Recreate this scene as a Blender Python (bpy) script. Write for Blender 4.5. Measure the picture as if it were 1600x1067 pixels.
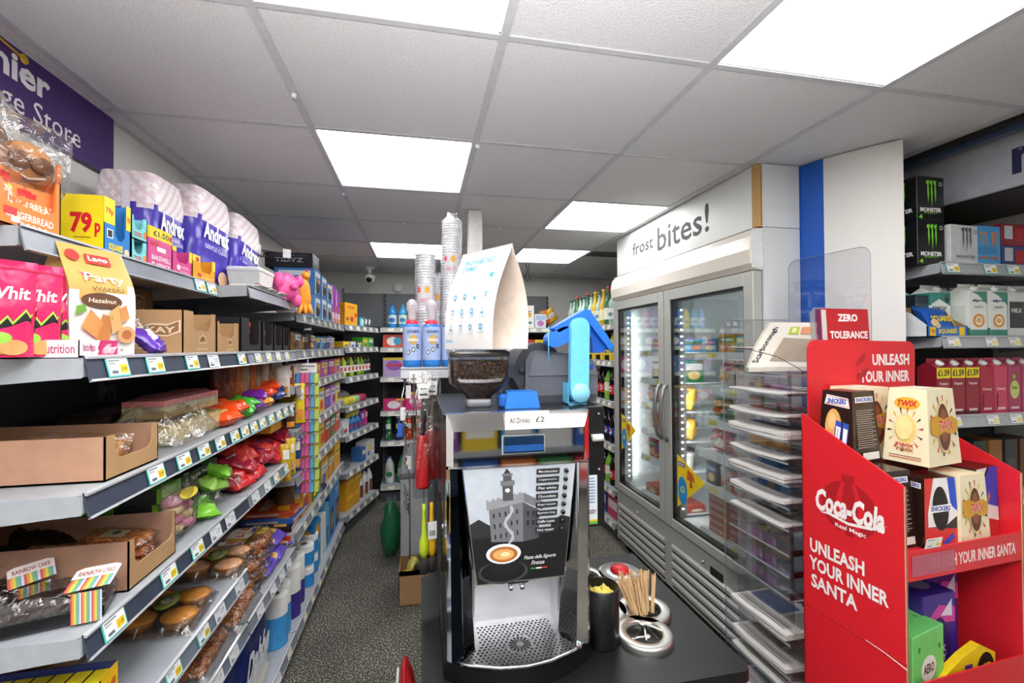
import bpy, math, random
from mathutils import Vector, Matrix, noise
for o in list(bpy.data.objects): bpy.data.objects.remove(o)
SC = bpy.context.scene
COL = SC.collection
PI = math.pi
# ---------------- camera ----------------
def make_camera():
    f, yaw, pitch, roll = 698.6, 0.2025, 0.0114, -0.00575
    fw = Vector((math.sin(yaw)*math.cos(pitch), math.cos(yaw)*math.cos(pitch), math.sin(pitch)))
    r = Vector((math.cos(yaw), -math.sin(yaw), 0)); u = r.cross(fw)
    c, s = math.cos(roll), math.sin(roll)
    R = c*r+s*u; U = -s*r+c*u
    cd = bpy.data.cameras.new('camera'); co = bpy.data.objects.new('camera', cd); COL.objects.link(co)
    cd.sensor_width = 36; cd.lens = f/1600*36; cd.clip_start = .02; cd.clip_end = 60
    M = Matrix((R, U, -fw)).transposed().to_4x4(); M.translation = (0, 0, 1.5)
    co.matrix_world = M
    SC.camera = co
make_camera()
# ---------------- world, exposure ----------------
W = bpy.data.worlds.new('world'); SC.world = W; W.use_nodes = True
W.node_tree.nodes['Background'].inputs[0].default_value = (.9, .95, 1, 1)
W.node_tree.nodes['Background'].inputs[1].default_value = .05
SC.view_settings.view_transform = 'Standard'; SC.view_settings.look = 'None'
SC.view_settings.gamma = 1; SC.view_settings.exposure = 0.0
PANEL_POWER = 9.0          # emission of the recessed LED panels
FLASH = 62.0
# LED ceiling panels: cell corner (x, y), each 0.6 m square; the last rows are behind the camera
PANELS = [(-.385, 1.725), (.815, 2.325), (-.385, 3.525), (.815, 3.525), (.815, .525), (-.385, .525), (-.385, -.675), (.815, -.675), (-.385, -1.875), (.815, -1.875)]
ZC = 2.30
# ---------------- materials ----------------
_m = {}
def lin(h):
    h = h.lstrip('#')
    if len(h) == 3: h = ''.join(x*2 for x in h)
    r = [int(h[i:i+2], 16)/255 for i in (0, 2, 4)]
    return tuple((c/12.92 if c <= .04045 else ((c+.055)/1.055)**2.4) for c in r)+(1,)
def c(h, rough=.45, metal=0., alpha=1., emit=0., noise_amt=.06, trans=0., nscale=35, coat=0., bump=0., bscale=60):
    key = (h, rough, metal, alpha, emit, noise_amt, trans, nscale, coat, bump, bscale)
    if key in _m: return _m[key]
    m = bpy.data.materials.new('mat_'+h.strip('#')); m.use_nodes = True
    nt = m.node_tree; b = nt.nodes['Principled BSDF']
    col = lin(h); b.inputs['Base Color'].default_value = col
    b.inputs['Roughness'].default_value = rough; b.inputs['Metallic'].default_value = metal
    b.inputs['Alpha'].default_value = alpha
    if trans: b.inputs['Transmission Weight'].default_value = trans
    if coat: b.inputs['Coat Weight'].default_value = coat; b.inputs['Coat Roughness'].default_value = .08
    if emit:
        b.inputs['Emission Color'].default_value = col; b.inputs['Emission Strength'].default_value = emit
    if noise_amt and not emit and alpha == 1:
        n = nt.nodes.new('ShaderNodeTexNoise'); n.inputs['Scale'].default_value = nscale; n.inputs['Detail'].default_value = 2
        tc = nt.nodes.new('ShaderNodeTexCoord'); nt.links.new(tc.outputs['Object'], n.inputs['Vector'])
        rr = nt.nodes.new('ShaderNodeValToRGB'); e = rr.color_ramp.elements
        lo = tuple(max(0, x*(1-noise_amt)) for x in col[:3])+(1,); hi = tuple(min(1, x*(1+noise_amt)) for x in col[:3])+(1,)
        e[0].position = .3; e[0].color = lo; e[1].position = .7; e[1].color = hi
        nt.links.new(n.outputs['Fac'], rr.inputs['Fac']); nt.links.new(rr.outputs['Color'], b.inputs['Base Color'])
    if bump:
        n = nt.nodes.new('ShaderNodeTexNoise'); n.inputs['Scale'].default_value = bscale; n.inputs['Detail'].default_value = 4
        tc = nt.nodes.new('ShaderNodeTexCoord'); nt.links.new(tc.outputs['Object'], n.inputs['Vector'])
        bp = nt.nodes.new('ShaderNodeBump'); bp.inputs['Strength'].default_value = bump; bp.inputs['Distance'].default_value = .004
        nt.links.new(n.outputs['Fac'], bp.inputs['Height']); nt.links.new(bp.outputs['Normal'], b.inputs['Normal'])
    _m[key] = m; return m
def glass(name, tint=(1, 1, 1, 1), gloss=.1, rough=.02, see=None):
    """thin sheet of clear material: mostly see-through with a real reflection"""
    if name in _m: return _m[name]
    m = bpy.data.materials.new(name); m.use_nodes = True; nt = m.node_tree; nt.nodes.clear()
    o = nt.nodes.new('ShaderNodeOutputMaterial'); mix = nt.nodes.new('ShaderNodeMixShader')
    t = nt.nodes.new('ShaderNodeBsdfTransparent'); t.inputs[0].default_value = tint
    g = nt.nodes.new('ShaderNodeBsdfGlossy'); g.inputs['Roughness'].default_value = rough; g.inputs['Color'].default_value = (1, 1, 1, 1)
    lw = nt.nodes.new('ShaderNodeLayerWeight'); lw.inputs['Blend'].default_value = .25
    mp = nt.nodes.new('ShaderNodeMath'); mp.operation = 'MULTIPLY_ADD'; mp.inputs[1].default_value = .5; mp.inputs[2].default_value = gloss
    nt.links.new(lw.outputs['Fresnel'], mp.inputs[0]); nt.links.new(mp.outputs[0], mix.inputs[0])
    nt.links.new(t.outputs[0], mix.inputs[1]); nt.links.new(g.outputs[0], mix.inputs[2]); nt.links.new(mix.outputs[0], o.inputs[0])
    if rough > .05:
        n = nt.nodes.new('ShaderNodeTexNoise'); n.inputs['Scale'].default_value = 28; n.inputs['Detail'].default_value = 3; n.inputs['Distortion'].default_value = 1.2
        tc = nt.nodes.new('ShaderNodeTexCoord'); nt.links.new(tc.outputs['Object'], n.inputs['Vector'])
        bp = nt.nodes.new('ShaderNodeBump'); bp.inputs['Strength'].default_value = .6; bp.inputs['Distance'].default_value = .02
        nt.links.new(n.outputs['Fac'], bp.inputs['Height']); nt.links.new(bp.outputs['Normal'], g.inputs['Normal'])
    _m[name] = m; return m
def film(): return glass('clear_wrap', (.96, .96, .96, 1), .11, .12)
def pane(): return glass('door_glass', (.96, .98, .98, 1), .025, .01)
def acrylic(): return glass('acrylic', (.93, .93, .95, 1), .05, .02)
def tex_mat(name, kind):
    if name in _m: return _m[name]
    m = bpy.data.materials.new(name); m.use_nodes = True; nt = m.node_tree; b = nt.nodes['Principled BSDF']
    tc = nt.nodes.new('ShaderNodeTexCoord')
    def N(scale, det=3):
        n = nt.nodes.new('ShaderNodeTexNoise'); n.inputs['Scale'].default_value = scale; n.inputs['Detail'].default_value = det
        nt.links.new(tc.outputs['Object'], n.inputs['Vector']); return n
    def ramp(src, stops):
        r = nt.nodes.new('ShaderNodeValToRGB'); e = r.color_ramp.elements
        while len(e) < len(stops): e.new(.5)
        for el, (p, h) in zip(e, stops): el.position = p; el.color = lin(h)
        nt.links.new(src, r.inputs['Fac']); return r
    def bump(src, st, d):
        bp = nt.nodes.new('ShaderNodeBump'); bp.inputs['Strength'].default_value = st; bp.inputs['Distance'].default_value = d
        nt.links.new(src, bp.inputs['Height']); nt.links.new(bp.outputs['Normal'], b.inputs['Normal'])
    if kind == 'carpet':
        n = N(135, 1.5); n2 = N(3, 3)
        r = ramp(n.outputs['Fac'], [(.40, '#33322e'), (.53, '#5e5b53'), (.60, '#8d897d'), (.68, '#cfccbe')])
        nt.links.new(r.outputs['Color'], b.inputs['Base Color']); b.inputs['Roughness'].default_value = .9; bump(n.outputs['Fac'], .5, .004)
        mx = nt.nodes.new('ShaderNodeMixRGB'); mx.blend_type = 'MULTIPLY'; mx.inputs[0].default_value = .5
        r2 = ramp(n2.outputs['Fac'], [(.35, '#a8a8a8'), (.65, '#ffffff')])
        nt.links.new(r.outputs['Color'], mx.inputs[1]); nt.links.new(r2.outputs['Color'], mx.inputs[2]); nt.links.new(mx.outputs[0], b.inputs['Base Color'])
    if kind == 'tile':
        n = N(170, 5)
        r = ramp(n.outputs['Fac'], [(.25, '#c9c9cc'), (.5, '#dcdcde'), (.8, '#e2e2e4')])
        nt.links.new(r.outputs['Color'], b.inputs['Base Color']); b.inputs['Roughness'].default_value = .95; bump(n.outputs['Fac'], .55, .003)
    if kind == 'wallpaint':
        n = N(4); r = ramp(n.outputs['Fac'], [(.3, '#dcdcd6'), (.7, '#e4e4df')])
        nt.links.new(r.outputs['Color'], b.inputs['Base Color']); b.inputs['Roughness'].default_value = .7
        n3 = N(120); bump(n3.outputs['Fac'], .1, .002)
    if kind == 'flute':   # corrugated board
        w = nt.nodes.new('ShaderNodeTexWave'); w.bands_direction = 'Z'; w.inputs['Scale'].default_value = 70; nt.links.new(tc.outputs['Object'], w.inputs['Vector'])
        r = ramp(w.outputs['Fac'], [(.3, '#a98058'), (.7, '#c49b70')])
        nt.links.new(r.outputs['Color'], b.inputs['Base Color']); b.inputs['Roughness'].default_value = .8
    if kind == 'beans':
        v = nt.nodes.new('ShaderNodeTexVoronoi'); v.inputs['Scale'].default_value = 110; nt.links.new(tc.outputs['Object'], v.inputs['Vector'])
        r = ramp(v.outputs['Distance'], [(0, '#8a5a38'), (.35, '#4e2c18'), (.8, '#1c0e08')])
        nt.links.new(r.outputs['Color'], b.inputs['Base Color']); b.inputs['Roughness'].default_value = .35; bump(v.outputs['Distance'], .8, .004)
    if kind == 'brushed':
        n = nt.nodes.new('ShaderNodeTexNoise'); mp = nt.nodes.new('ShaderNodeMapping'); mp.inputs['Scale'].default_value = (300, 300, 4)
        nt.links.new(tc.outputs['Object'], mp.inputs[0]); nt.links.new(mp.outputs[0], n.inputs['Vector']); n.inputs['Scale'].default_value = 2
        b.inputs['Base Color'].default_value = lin('#c9c9cc'); b.inputs['Metallic'].default_value = 1; b.inputs['Roughness'].default_value = .32; bump(n.outputs['Fac'], .08, .001)
    if kind == 'bake':
        n = N(45, 4); r = ramp(n.outputs['Fac'], [(.3, '#8a4a18'), (.5, '#c98638'), (.7, '#e6b463')])
        nt.links.new(r.outputs['Color'], b.inputs['Base Color']); b.inputs['Roughness'].default_value = .5; bump(n.outputs['Fac'], .4, .004)
    if kind == 'flap':
        n = N(150, 3); r = ramp(n.outputs['Fac'], [(.35, '#7a3a14'), (.5, '#b8682c'), (.7, '#d89a58')])
        nt.links.new(r.outputs['Color'], b.inputs['Base Color']); b.inputs['Roughness'].default_value = .5; bump(n.outputs['Fac'], .8, .005)
    if kind == 'quilt':
        n = nt.nodes.new('ShaderNodeTexMagic'); n.turbulence_depth = 2; n.inputs['Scale'].default_value = 30; nt.links.new(tc.outputs['Object'], n.inputs['Vector'])
        r = ramp(n.outputs['Fac'], [(.40, '#e3cfd6'), (.5, '#f1eaeb'), (.6, '#f4efef')])
        nt.links.new(r.outputs['Color'], b.inputs['Base Color']); b.inputs['Roughness'].default_value = .35
    _m[name] = m; return m
CHROME = lambda: c('#e8e8ea', .07, 1, noise_amt=0)
STEEL = lambda: c('#b9bbbe', .28, 1, noise_amt=0)
SHELF = lambda: c('#a3a8ae', .45)
SHELFD = lambda: c('#5b5f66', .5)
BACKP = lambda: c('#55595f', .6)
KRAFT = lambda: c('#b08a60', .8, noise_amt=.05, nscale=12)
# ---------------- mesh builder ----------------
class MB:
    def __init__(s): s.v = []; s.f = []; s.m = []; s.mats = []; s.sm = []
    def mi(s, m):
        if m not in s.mats: s.mats.append(m)
        return s.mats.index(m)
    def add(s, vs, fs, m, smooth=False):
        o = len(s.v); s.v += [tuple(p) for p in vs]; k = s.mi(m)
        for f in fs: s.f.append([i+o for i in f]); s.m.append(k); s.sm.append(smooth)
    def box(s, x0, x1, y0, y1, z0, z1, m, M=None, b=0.):
        if x0 > x1: x0, x1 = x1, x0
        if y0 > y1: y0, y1 = y1, y0
        if z0 > z1: z0, z1 = z1, z0
        if b > 0:
            b = min(b, (x1-x0)/2.01, (y1-y0)/2.01, (z1-z0)/2.01)
            vs = []; fs = []
            def vv(sx, sy, sz, ax):
                X = [x0, x1][sx]; Y = [y0, y1][sy]; Z = [z0, z1][sz]
                p = [X, Y, Z]
                for a, (sgn) in enumerate((sx, sy, sz)):
                    if a != ax: p[a] += -b if sgn else b
                vs.append(p); return len(vs)-1
            idx = {(sx, sy, sz, ax): vv(sx, sy, sz, ax) for sx in (0, 1) for sy in (0, 1) for sz in (0, 1) for ax in (0, 1, 2)}
            for ax in range(3):
                o = [a for a in range(3) if a != ax]
                for sg in (0, 1):
                    q = []
                    for (i, j) in ((0, 0), (1, 0), (1, 1), (0, 1)):
                        k = [0, 0, 0]; k[ax] = sg; k[o[0]] = i; k[o[1]] = j; q.append(idx[tuple(k)+(ax,)])
                    flip = (sg == 0) != (ax == 1)
                    fs.append(q[::-1] if flip else q)
            for ax in range(3):     # edges along ax
                o = [a for a in range(3) if a != ax]
                for i in (0, 1):
                    for j in (0, 1):
                        k0 = [0, 0, 0]; k1 = [0, 0, 0]; k1[ax] = 1
                        for k in (k0, k1): k[o[0]] = i; k[o[1]] = j
                        q = [idx[tuple(k0)+(o[0],)], idx[tuple(k1)+(o[0],)], idx[tuple(k1)+(o[1],)], idx[tuple(k0)+(o[1],)]]
                        fs.append(q)
            for sx in (0, 1):
                for sy in (0, 1):
                    for sz in (0, 1): fs.append([idx[(sx, sy, sz, a)] for a in range(3)])
        else:
            vs = [(x, y, z) for z in (z0, z1) for y in (y0, y1) for x in (x0, x1)]
            fs = [(0, 2, 3, 1), (4, 5, 7, 6), (0, 1, 5, 4), (2, 6, 7, 3), (0, 4, 6, 2), (1, 3, 7, 5)]
        if M: vs = [M @ Vector(p) for p in vs]
        s.add(vs, fs, m)
    def prism(s, pts, vec, m, cap=True, smooth=False):
        """polygon pts (3D) extruded by vec"""
        n = len(pts); vec = Vector(vec); a = [Vector(p) for p in pts]; vs = a+[p+vec for p in a]
        fs = [(i, (i+1) % n, n+(i+1) % n, n+i) for i in range(n)]
        s.add(vs, fs, m, smooth)
        if cap: s.add(vs, [list(range(n))[::-1], list(range(n, 2*n))], m)
    def lathe(s, prof, m, cx=0, cy=0, cz=0, seg=20, axis='z', smooth=True, M=None):
        vs = []; fs = []; n = len(prof)
        for (r, h) in prof:
            for i in range(seg):
                a = 2*PI*i/seg; p = (r*math.cos(a), r*math.sin(a), h)
                if axis == 'x': p = (p[2], p[0], p[1])
                if axis == 'y': p = (p[1], p[2], p[0])
                p = Vector((p[0]+cx, p[1]+cy, p[2]+cz)); vs.append(M @ p if M else p)
        for j in range(n-1):
            for i in range(seg):
                k = (i+1) % seg; fs.append((j*seg+i, j*seg+k, (j+1)*seg+k, (j+1)*seg+i))
        if prof[0][0] > 1e-6: fs.append(list(range(seg))[::-1])
        if prof[-1][0] > 1e-6: fs.append([(n-1)*seg+i for i in range(seg)])
        s.add(vs, fs, m, smooth)
    def tube(s, pts, r, m, seg=8, closed=False):
        pts = [Vector(p) for p in pts]; n = len(pts); vs = []; fs = []
        up = None
        for i, p in enumerate(pts):
            if closed: t = (pts[(i+1) % n]-pts[i-1])
            else: t = pts[min(i+1, n-1)]-pts[max(i-1, 0)]
            t.normalize()
            if up is None: up = Vector((0, 0, 1)) if abs(t.z) < .9 else Vector((1, 0, 0))
            a = t.cross(up)
            if a.length < 1e-4: a = t.cross(Vector((0, 1, .3)))
            a.normalize(); b = a.cross(t).normalized(); up = b
            rr = r[i] if isinstance(r, (list, tuple)) else r
            for k in range(seg):
                th = 2*PI*k/seg; vs.append(p+a*math.cos(th)*rr+b*math.sin(th)*rr)
        for i in range(n if closed else n-1):
            j = (i+1) % n
            for k in range(seg): l = (k+1) % seg; fs.append((i*seg+k, j*seg+k, j*seg+l, i*seg+l))
        if not closed: fs += [list(range(seg)), [(n-1)*seg+k for k in range(seg)][::-1]]
        s.add(vs, fs, m, True)
    def grid(s, fn, nu, nv, m, smooth=True, closed_u=False):
        vs = [fn(i/nu, j/nv) for j in range(nv+1) for i in range(nu+1)]
        w = nu+1
        if callable(m) and not isinstance(m, bpy.types.Material):
            for j in range(nv):
                for i in range(nu): pass
            o = len(s.v); s.v += [tuple(p) for p in vs]
            for j in range(nv):
                for i in range(nu):
                    s.f.append([o+j*w+i, o+j*w+i+1, o+(j+1)*w+i+1, o+(j+1)*w+i]); s.m.append(s.mi(m((i+.5)/nu, (j+.5)/nv))); s.sm.append(smooth)
        else:
            s.add(vs, [(j*w+i, j*w+i+1, (j+1)*w+i+1, (j+1)*w+i) for j in range(nv) for i in range(nu)], m, smooth)
    # ---- printed artwork on a face: fn(a, b, lift) -> point, a and b in 0..1
    def art(s, fn, items, curved=False, ar=1.0, step=.00015):
        """items: r x0 y0 x1 y1 col | e cx cy rx ry col | t cx cy w h text col [bold] | p pts col ; ar = face width/height"""
        for k, it in enumerate(items):
            L = .0002+step*(k+1) if not curved else .0006+.0003*k
            kd = it[0]
            if kd == 'r':
                x0, y0, x1, y1, col = it[1:6]; m = col if not isinstance(col, str) else c(col)
                n = 6 if curved else 1
                s.grid(lambda a, b: fn(x0+(x1-x0)*a, y0+(y1-y0)*b, L), n, n, m, curved)
            elif kd == 'e':
                cx, cy, rx, ry, col = it[1:6]; m = col if not isinstance(col, str) else c(col); sg = 20
                vs = [fn(cx, cy, L)]; fs = []
                rings = 3 if curved else 1
                for q in range(1, rings+1):
                    for i in range(sg):
                        a = 2*PI*i/sg; vs.append(fn(cx+rx*q/rings*math.cos(a), cy+ry*q/rings*math.sin(a), L))
                for i in range(sg): fs.append((0, 1+i, 1+(i+1) % sg))
                for q in range(rings-1):
                    for i in range(sg): j = (i+1) % sg; fs.append((1+q*sg+i, 1+(q+1)*sg+i, 1+(q+1)*sg+j, 1+q*sg+j))
                s.add(vs, fs, m)
            elif kd == 'p':
                pts, col = it[1:3]; m = col if not isinstance(col, str) else c(col)
                vs = [fn(a, b, L) for a, b in pts]; s.add(vs, [list(range(len(vs)))], m)
            elif kd == 't':
                cx, cy, w, h, txt, col = it[1:7]; bold = it[7] if len(it) > 7 else 0
                sh = it[8] if len(it) > 8 else 0; rot = it[9] if len(it) > 9 else 0
                m = col if not isinstance(col, str) else c(col)
                vs, fs, bw, bh = glyphs(txt, bold)
                out = []
                for x, y in vs:
                    X = (x/bw-.5)*w; Y = (y/bh-.5)*h; X += Y*sh
                    if rot:
                        X *= ar; X, Y = X*math.cos(rot)-Y*math.sin(rot), X*math.sin(rot)+Y*math.cos(rot); X /= ar
                    out.append(fn(cx+X, cy+Y, L))
                s.add(out, fs, m)
    def mesh(s, name):
        me = bpy.data.meshes.new(name); me.from_pydata(s.v, [], s.f)
        for m in s.mats: me.materials.append(m)
        me.polygons.foreach_set('material_index', s.m); me.polygons.foreach_set('use_smooth', s.sm)
        me.update(); return me
_g = {}
def glyphs(txt, bold=0):
    k = (txt, bold)
    if k in _g: return _g[k]
    cu = bpy.data.curves.new('t', 'FONT'); cu.body = txt; cu.size = 1; cu.resolution_u = 2; cu.offset = .02*bold
    cu.fill_mode = 'FRONT'; cu.space_line = .85
    o = bpy.data.objects.new('t', cu); COL.objects.link(o)
    dg = bpy.context.evaluated_depsgraph_get(); me = bpy.data.meshes.new_from_object(o.evaluated_get(dg))
    vs = [(v.co.x, v.co.y) for v in me.vertices]; fs = [list(p.vertices) for p in me.polygons]
    bpy.data.objects.remove(o); bpy.data.curves.remove(cu); bpy.data.meshes.remove(me)
    if not vs: vs = [(0, 0), (1, 0), (0, 1)]; fs = [(0, 1, 2)]
    x0 = min(v[0] for v in vs); x1 = max(v[0] for v in vs); y0 = min(v[1] for v in vs); y1 = max(v[1] for v in vs)
    vs = [(a-x0, b-y0) for a, b in vs]
    _g[k] = (vs, fs, max(x1-x0, .01), max(y1-y0, .01)); return _g[k]
def face(o, u, v):
    """affine face map from corner o with full edge vectors u, v"""
    o, u, v = Vector(o), Vector(u), Vector(v); n = u.cross(v).normalized()
    return lambda a, b, l=0: o+u*a+v*b+n*l
def bf(w, d, h, side, z=0):
    return {'front': face((-w/2, -d/2, z), (w, 0, 0), (0, 0, h)), 'back': face((w/2, d/2, z), (-w, 0, 0), (0, 0, h)),
            'right': face((w/2, -d/2, z), (0, d, 0), (0, 0, h)), 'left': face((-w/2, d/2, z), (0, -d, 0), (0, 0, h)),
            'top': face((-w/2, -d/2, z+h), (w, 0, 0), (0, d, 0))}[side]
def cyl(r, z0, h, spread=2.2, cx=0, cy=0):
    def fn(a, b, l=0):
        t = (a-.5)*spread; return Vector((cx+(r+l)*math.sin(t), cy-(r+l)*math.cos(t), z0+h*b))
    return fn
# ---------------- objects ----------------
def link(name, me, parent=None, loc=None, rot=None, scale=None):
    if isinstance(me, MB): me = me.mesh(name)
    o = bpy.data.objects.new(name, me); COL.objects.link(o)
    if parent: o.parent = parent
    if loc is not None: o.location = loc
    if rot is not None: o.rotation_euler = rot if hasattr(rot, '__len__') else (0, 0, rot)
    if scale is not None: o.scale = scale if hasattr(scale, '__len__') else (scale,)*3
    return o
def tag(o, label, cat, group=None, kind=None):
    o['label'] = label; o['category'] = cat
    if group: o['group'] = group
    if kind: o['kind'] = kind
    return o
def one(name, me, label, cat, loc=(0, 0, 0), rot=0, group=None, scale=None):
    return tag(link(name, me, None, loc, rot, scale), label, cat, group)
def thing(name, label, cat, loc=(0, 0, 0), rot=0, group=None, scale=None):
    return tag(link(name, None, None, loc, rot, scale), label, cat, group)
def struct(name, me):
    o = link(name, me); o['kind'] = 'structure'; return o
def kit(name, parts, label, cat, loc, rot=0, group=None, scale=None):
    """parts: list of (part name, mesh, index of parent part or None[, label]); repeats share the meshes"""
    t = thing(name, label, cat, loc, rot, group, scale); L = []
    for p in parts:
        o = link(p[0], p[1], L[p[2]] if p[2] is not None else t); L.append(o)
        if len(p) > 3: o['label'] = p[3]
    return t
ORD = ['first', 'second', 'third', 'fourth', 'fifth', 'sixth', 'seventh', 'eighth', 'ninth', 'tenth', 'eleventh', 'twelfth', 'thirteenth', 'fourteenth', 'fifteenth', 'sixteenth', 'seventeenth', 'eighteenth', 'nineteenth', 'twentieth']
_ry = 0.2025
def yp(px, x):
    """depth y at which the vertical plane x is met above pixel column px of the photograph"""
    u = (px-800)/698.6; return x*(math.cos(_ry)-u*math.sin(_ry))/(math.sin(_ry)+u*math.cos(_ry))
def xp(px, y):
    u = (px-800)/698.6; return y*(math.sin(_ry)+u*math.cos(_ry))/(math.cos(_ry)-u*math.sin(_ry))
# ================= ROOM =================
XW, YB, XR = -1.06, 4.98, 2.75
YF = -2.6
def room():
    b = MB(); b.box(XW-.1, XR+.1, YF-.1, YB+.1, -.05, 0, tex_mat('carpet', 'carpet')); struct('floor', b)
    b = MB(); b.box(XW-.1, XW, YF, YB, 0, 2.6, tex_mat('wallpaint', 'wallpaint')); struct('wall_left', b)
    b = MB(); b.box(XW-.1, XR+.1, YB, YB+.1, 0, 2.6, tex_mat('wallpaint', 'wallpaint')); struct('wall_back', b)
    b = MB(); b.box(XR, XR+.1, YF, YB, 0, 2.6, tex_mat('wallpaint', 'wallpaint')); struct('wall_right', b)
    b = MB(); b.box(XW-.1, XR+.1, YF-.1, YF, 0, 2.6, tex_mat('wallpaint', 'wallpaint')); struct('wall_front', b)
    # ceiling: tile plane with holes for the panels, plus the T grid
    tl = tex_mat('tile', 'tile'); b = MB()
    xs = [XW-.1]+[-.985+.6*i for i in range(0, 7)]+[XR+.1]; ys = [YF-.1]+[1.125+.6*j for j in range(-6, 7)]+[YB+.1]
    pan = {(round(x, 3), round(y, 3)) for x, y in PANELS}
    hole = [(0.815, 4.125), (1.415, 4.125), (1.415, 3.525)]
    for i in range(len(xs)-1):
        for j in range(len(ys)-1):
            k = (round(xs[i], 3), round(ys[j], 3))
            if k in pan or k in hole: continue
            b.add([(xs[i], ys[j], ZC), (xs[i+1], ys[j], ZC), (xs[i+1], ys[j+1], ZC), (xs[i], ys[j+1], ZC)], [(0, 3, 2, 1)], tl)
    b.box(XW-.1, XR+.1, YF-.1, YB+.1, ZC+.26, ZC+.3, c('#8b8b8b', .9))
    struct('ceiling', b)
    b = MB(); g = c('#c3c4c8', .5); w = .012
    for x in xs[1:-1]: b.box(x-w, x+w, YF, YB, ZC-.004, ZC+.002, g)
    for y in ys[1:-1]: b.box(XW, XR, y-w*.8, y+w*.8, ZC-.0035, ZC+.002, g)
    b.box(XW, XW+.02, YF, YB, ZC-.004, ZC+.002, g); b.box(XW, XR, YB-.02, YB, ZC-.004, ZC+.002, g)
    struct('trim_1', b)
    # little spigots on the grid
    for k, (x, y) in enumerate([(-.385, 1.5), (-.385, 2.42), (.225, 1.745), (-.1, 2.925), (.52, 2.925)]):
        m = MB(); m.lathe([(0, -.014), (.006, -.013), (.009, -.006), (.008, 0)], c('#e8e8ea', .3), seg=10)
        one('ceiling_hook', m, 'small white hook on the ceiling grid, ' + ['nearest the camera', 'at the first bright panel, far left corner', 'right of the first bright panel near its front', 'above the wrapped cup stacks', 'right of the white ceiling post'][k], 'hook', (x, y, ZC-.004), 0, 'ceiling grid hooks')
    lab = ['bright square LED ceiling panel in the middle of the photo, above the aisle', 'bright square LED ceiling panel beside the top of the freezer', 'bright LED ceiling panel furthest back above the aisle, behind the cups', 'bright LED ceiling panel furthest back on the right, behind the folded sign',
           'large bright LED ceiling panel at the top right of the photo', 'bright LED ceiling panel cut by the top edge of the photo', 'LED ceiling panel behind the camera on the left', 'LED ceiling panel behind the camera on the right', 'LED ceiling panel at the far end behind the camera, left', 'LED ceiling panel at the far end behind the camera, right']
    for (x, y), l in zip(PANELS, lab):
        t = thing('ceiling_light', l, 'light', (x+.3, y+.3, ZC), 0, 'recessed LED ceiling panels')
        b = MB(); b.box(-.295, .295, -.295, .295, .004, .012, c('#ffffff', .5, emit=PANEL_POWER, noise_amt=0)); link('diffuser', b, t)
        b = MB()
        for s in ((-.3, -.285, -.3, .3), (.285, .3, -.3, .3), (-.3, .3, -.3, -.285), (-.3, .3, .285, .3)): b.box(*s, 0, .03, c('#f2f2f2', .5))
        link('frame', b, t)
room()
def sign_left():
    # purple fascia on the left wall, reading along +y, facing +x
    t = thing('fascia_sign', 'purple shop fascia panel with white lettering high on the left wall', 'sign', (XW, 0, 0))
    y0, y1, z0, z1 = .55, 1.79, 2.093, 2.296
    b = MB(); b.box(.002, .02, y0, y1, z0, z1, c('#43206b', .45)); link('board', b, t)
    fn = face((.02, y0, z0), (0, y1-y0, 0), (0, 0, z1-z0)); W_, H_ = y1-y0, z1-z0
    b = MB(); wh = c('#f4f4f6', .4)
    # "Premier" / "Village Store"
    def cell(yc, zc, w, h): return ((yc-y0)/W_, (zc-z0)/H_, w/W_, h/H_)
    b.art(fn, [('t', *cell(1.335, 2.243, .365, .075), 'Premier', wh, 1.6), ('t', *cell(1.43, 2.146, .41, .078), 'Village Store', wh, 0)])
    link('lettering', b, t)
    b = MB(); gd = c('#e3b62a', .4)
    b.lathe([(0, 0), (.013, 0), (.013, .002), (0, .002)], gd, cx=0.0214, cy=1.428, cz=2.278, seg=16, axis='x')
    b.tube([(.022, 1.30, 2.2835), (.022, 1.36, 2.286), (.022, 1.428, 2.278)], .0028, gd)
    link('gold_swoosh', b, t)
sign_left()
def ceiling_bits():
    b = MB(); wh = c('#eef0f0', .35)
    b.lathe([(.055, 0), (.055, -.02), (.045, -.032), (.02, -.036), (0, -.036)], wh, seg=24)
    o = one('smoke_alarm', b, 'round white alarm disc on the back wall, left of the cups', 'alarm', (-.235, YB-.001, 2.145), (-PI/2, 0, 0))
    t = thing('dome_camera', 'small white dome security camera under the ceiling at the back', 'camera', (-.49, 4.62, ZC))
    b = MB(); b.lathe([(.05, 0), (.05, -.02), (.02, -.035), (.018, -.075), (.05, -.085), (.055, -.11), (.045, -.14), (.02, -.155), (0, -.158)], wh, seg=20); link('housing', b, t)
    b = MB(); b.lathe([(0, -.036), (.02, -.03), (.03, -.012), (.032, 0)], c('#0c0c10', .08), seg=16, M=Matrix.Translation((0, -.025, -.125)) @ Matrix.Rotation(-1.0, 4, 'X')); link('lens_dome', b, t)
    b = MB(); b.box(-.04, .04, -.04, .04, 0, ZC-.003, c('#e4e5e2', .5), b=.004); b.box(-.055, -.04, -.03, .0, 1.6, 1.96, c('#dcdcda', .5))
    one('square_post', b, 'slim white square post rising to the ceiling behind the cups', 'post', (.317, 2.62, 0))
    b = MB(); pts = [(.0, .0, .25), (.0, .0, .0), (.02, .02, -.06), (-.01, .04, -.12), (.03, .05, -.16)]
    b.tube(pts, .004, c('#222', .6)); b.tube([(.03, 0, .25), (.03, 0, 0), (.03, .02, -.08), (.05, .04, -.15)], .003, c('#333', .6))
    one('loose_cable', b, 'loose dark cables hanging from the open ceiling tile at the back right', 'cable', (1.03, 4.3, ZC+.01))
ceiling_bits()

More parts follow.
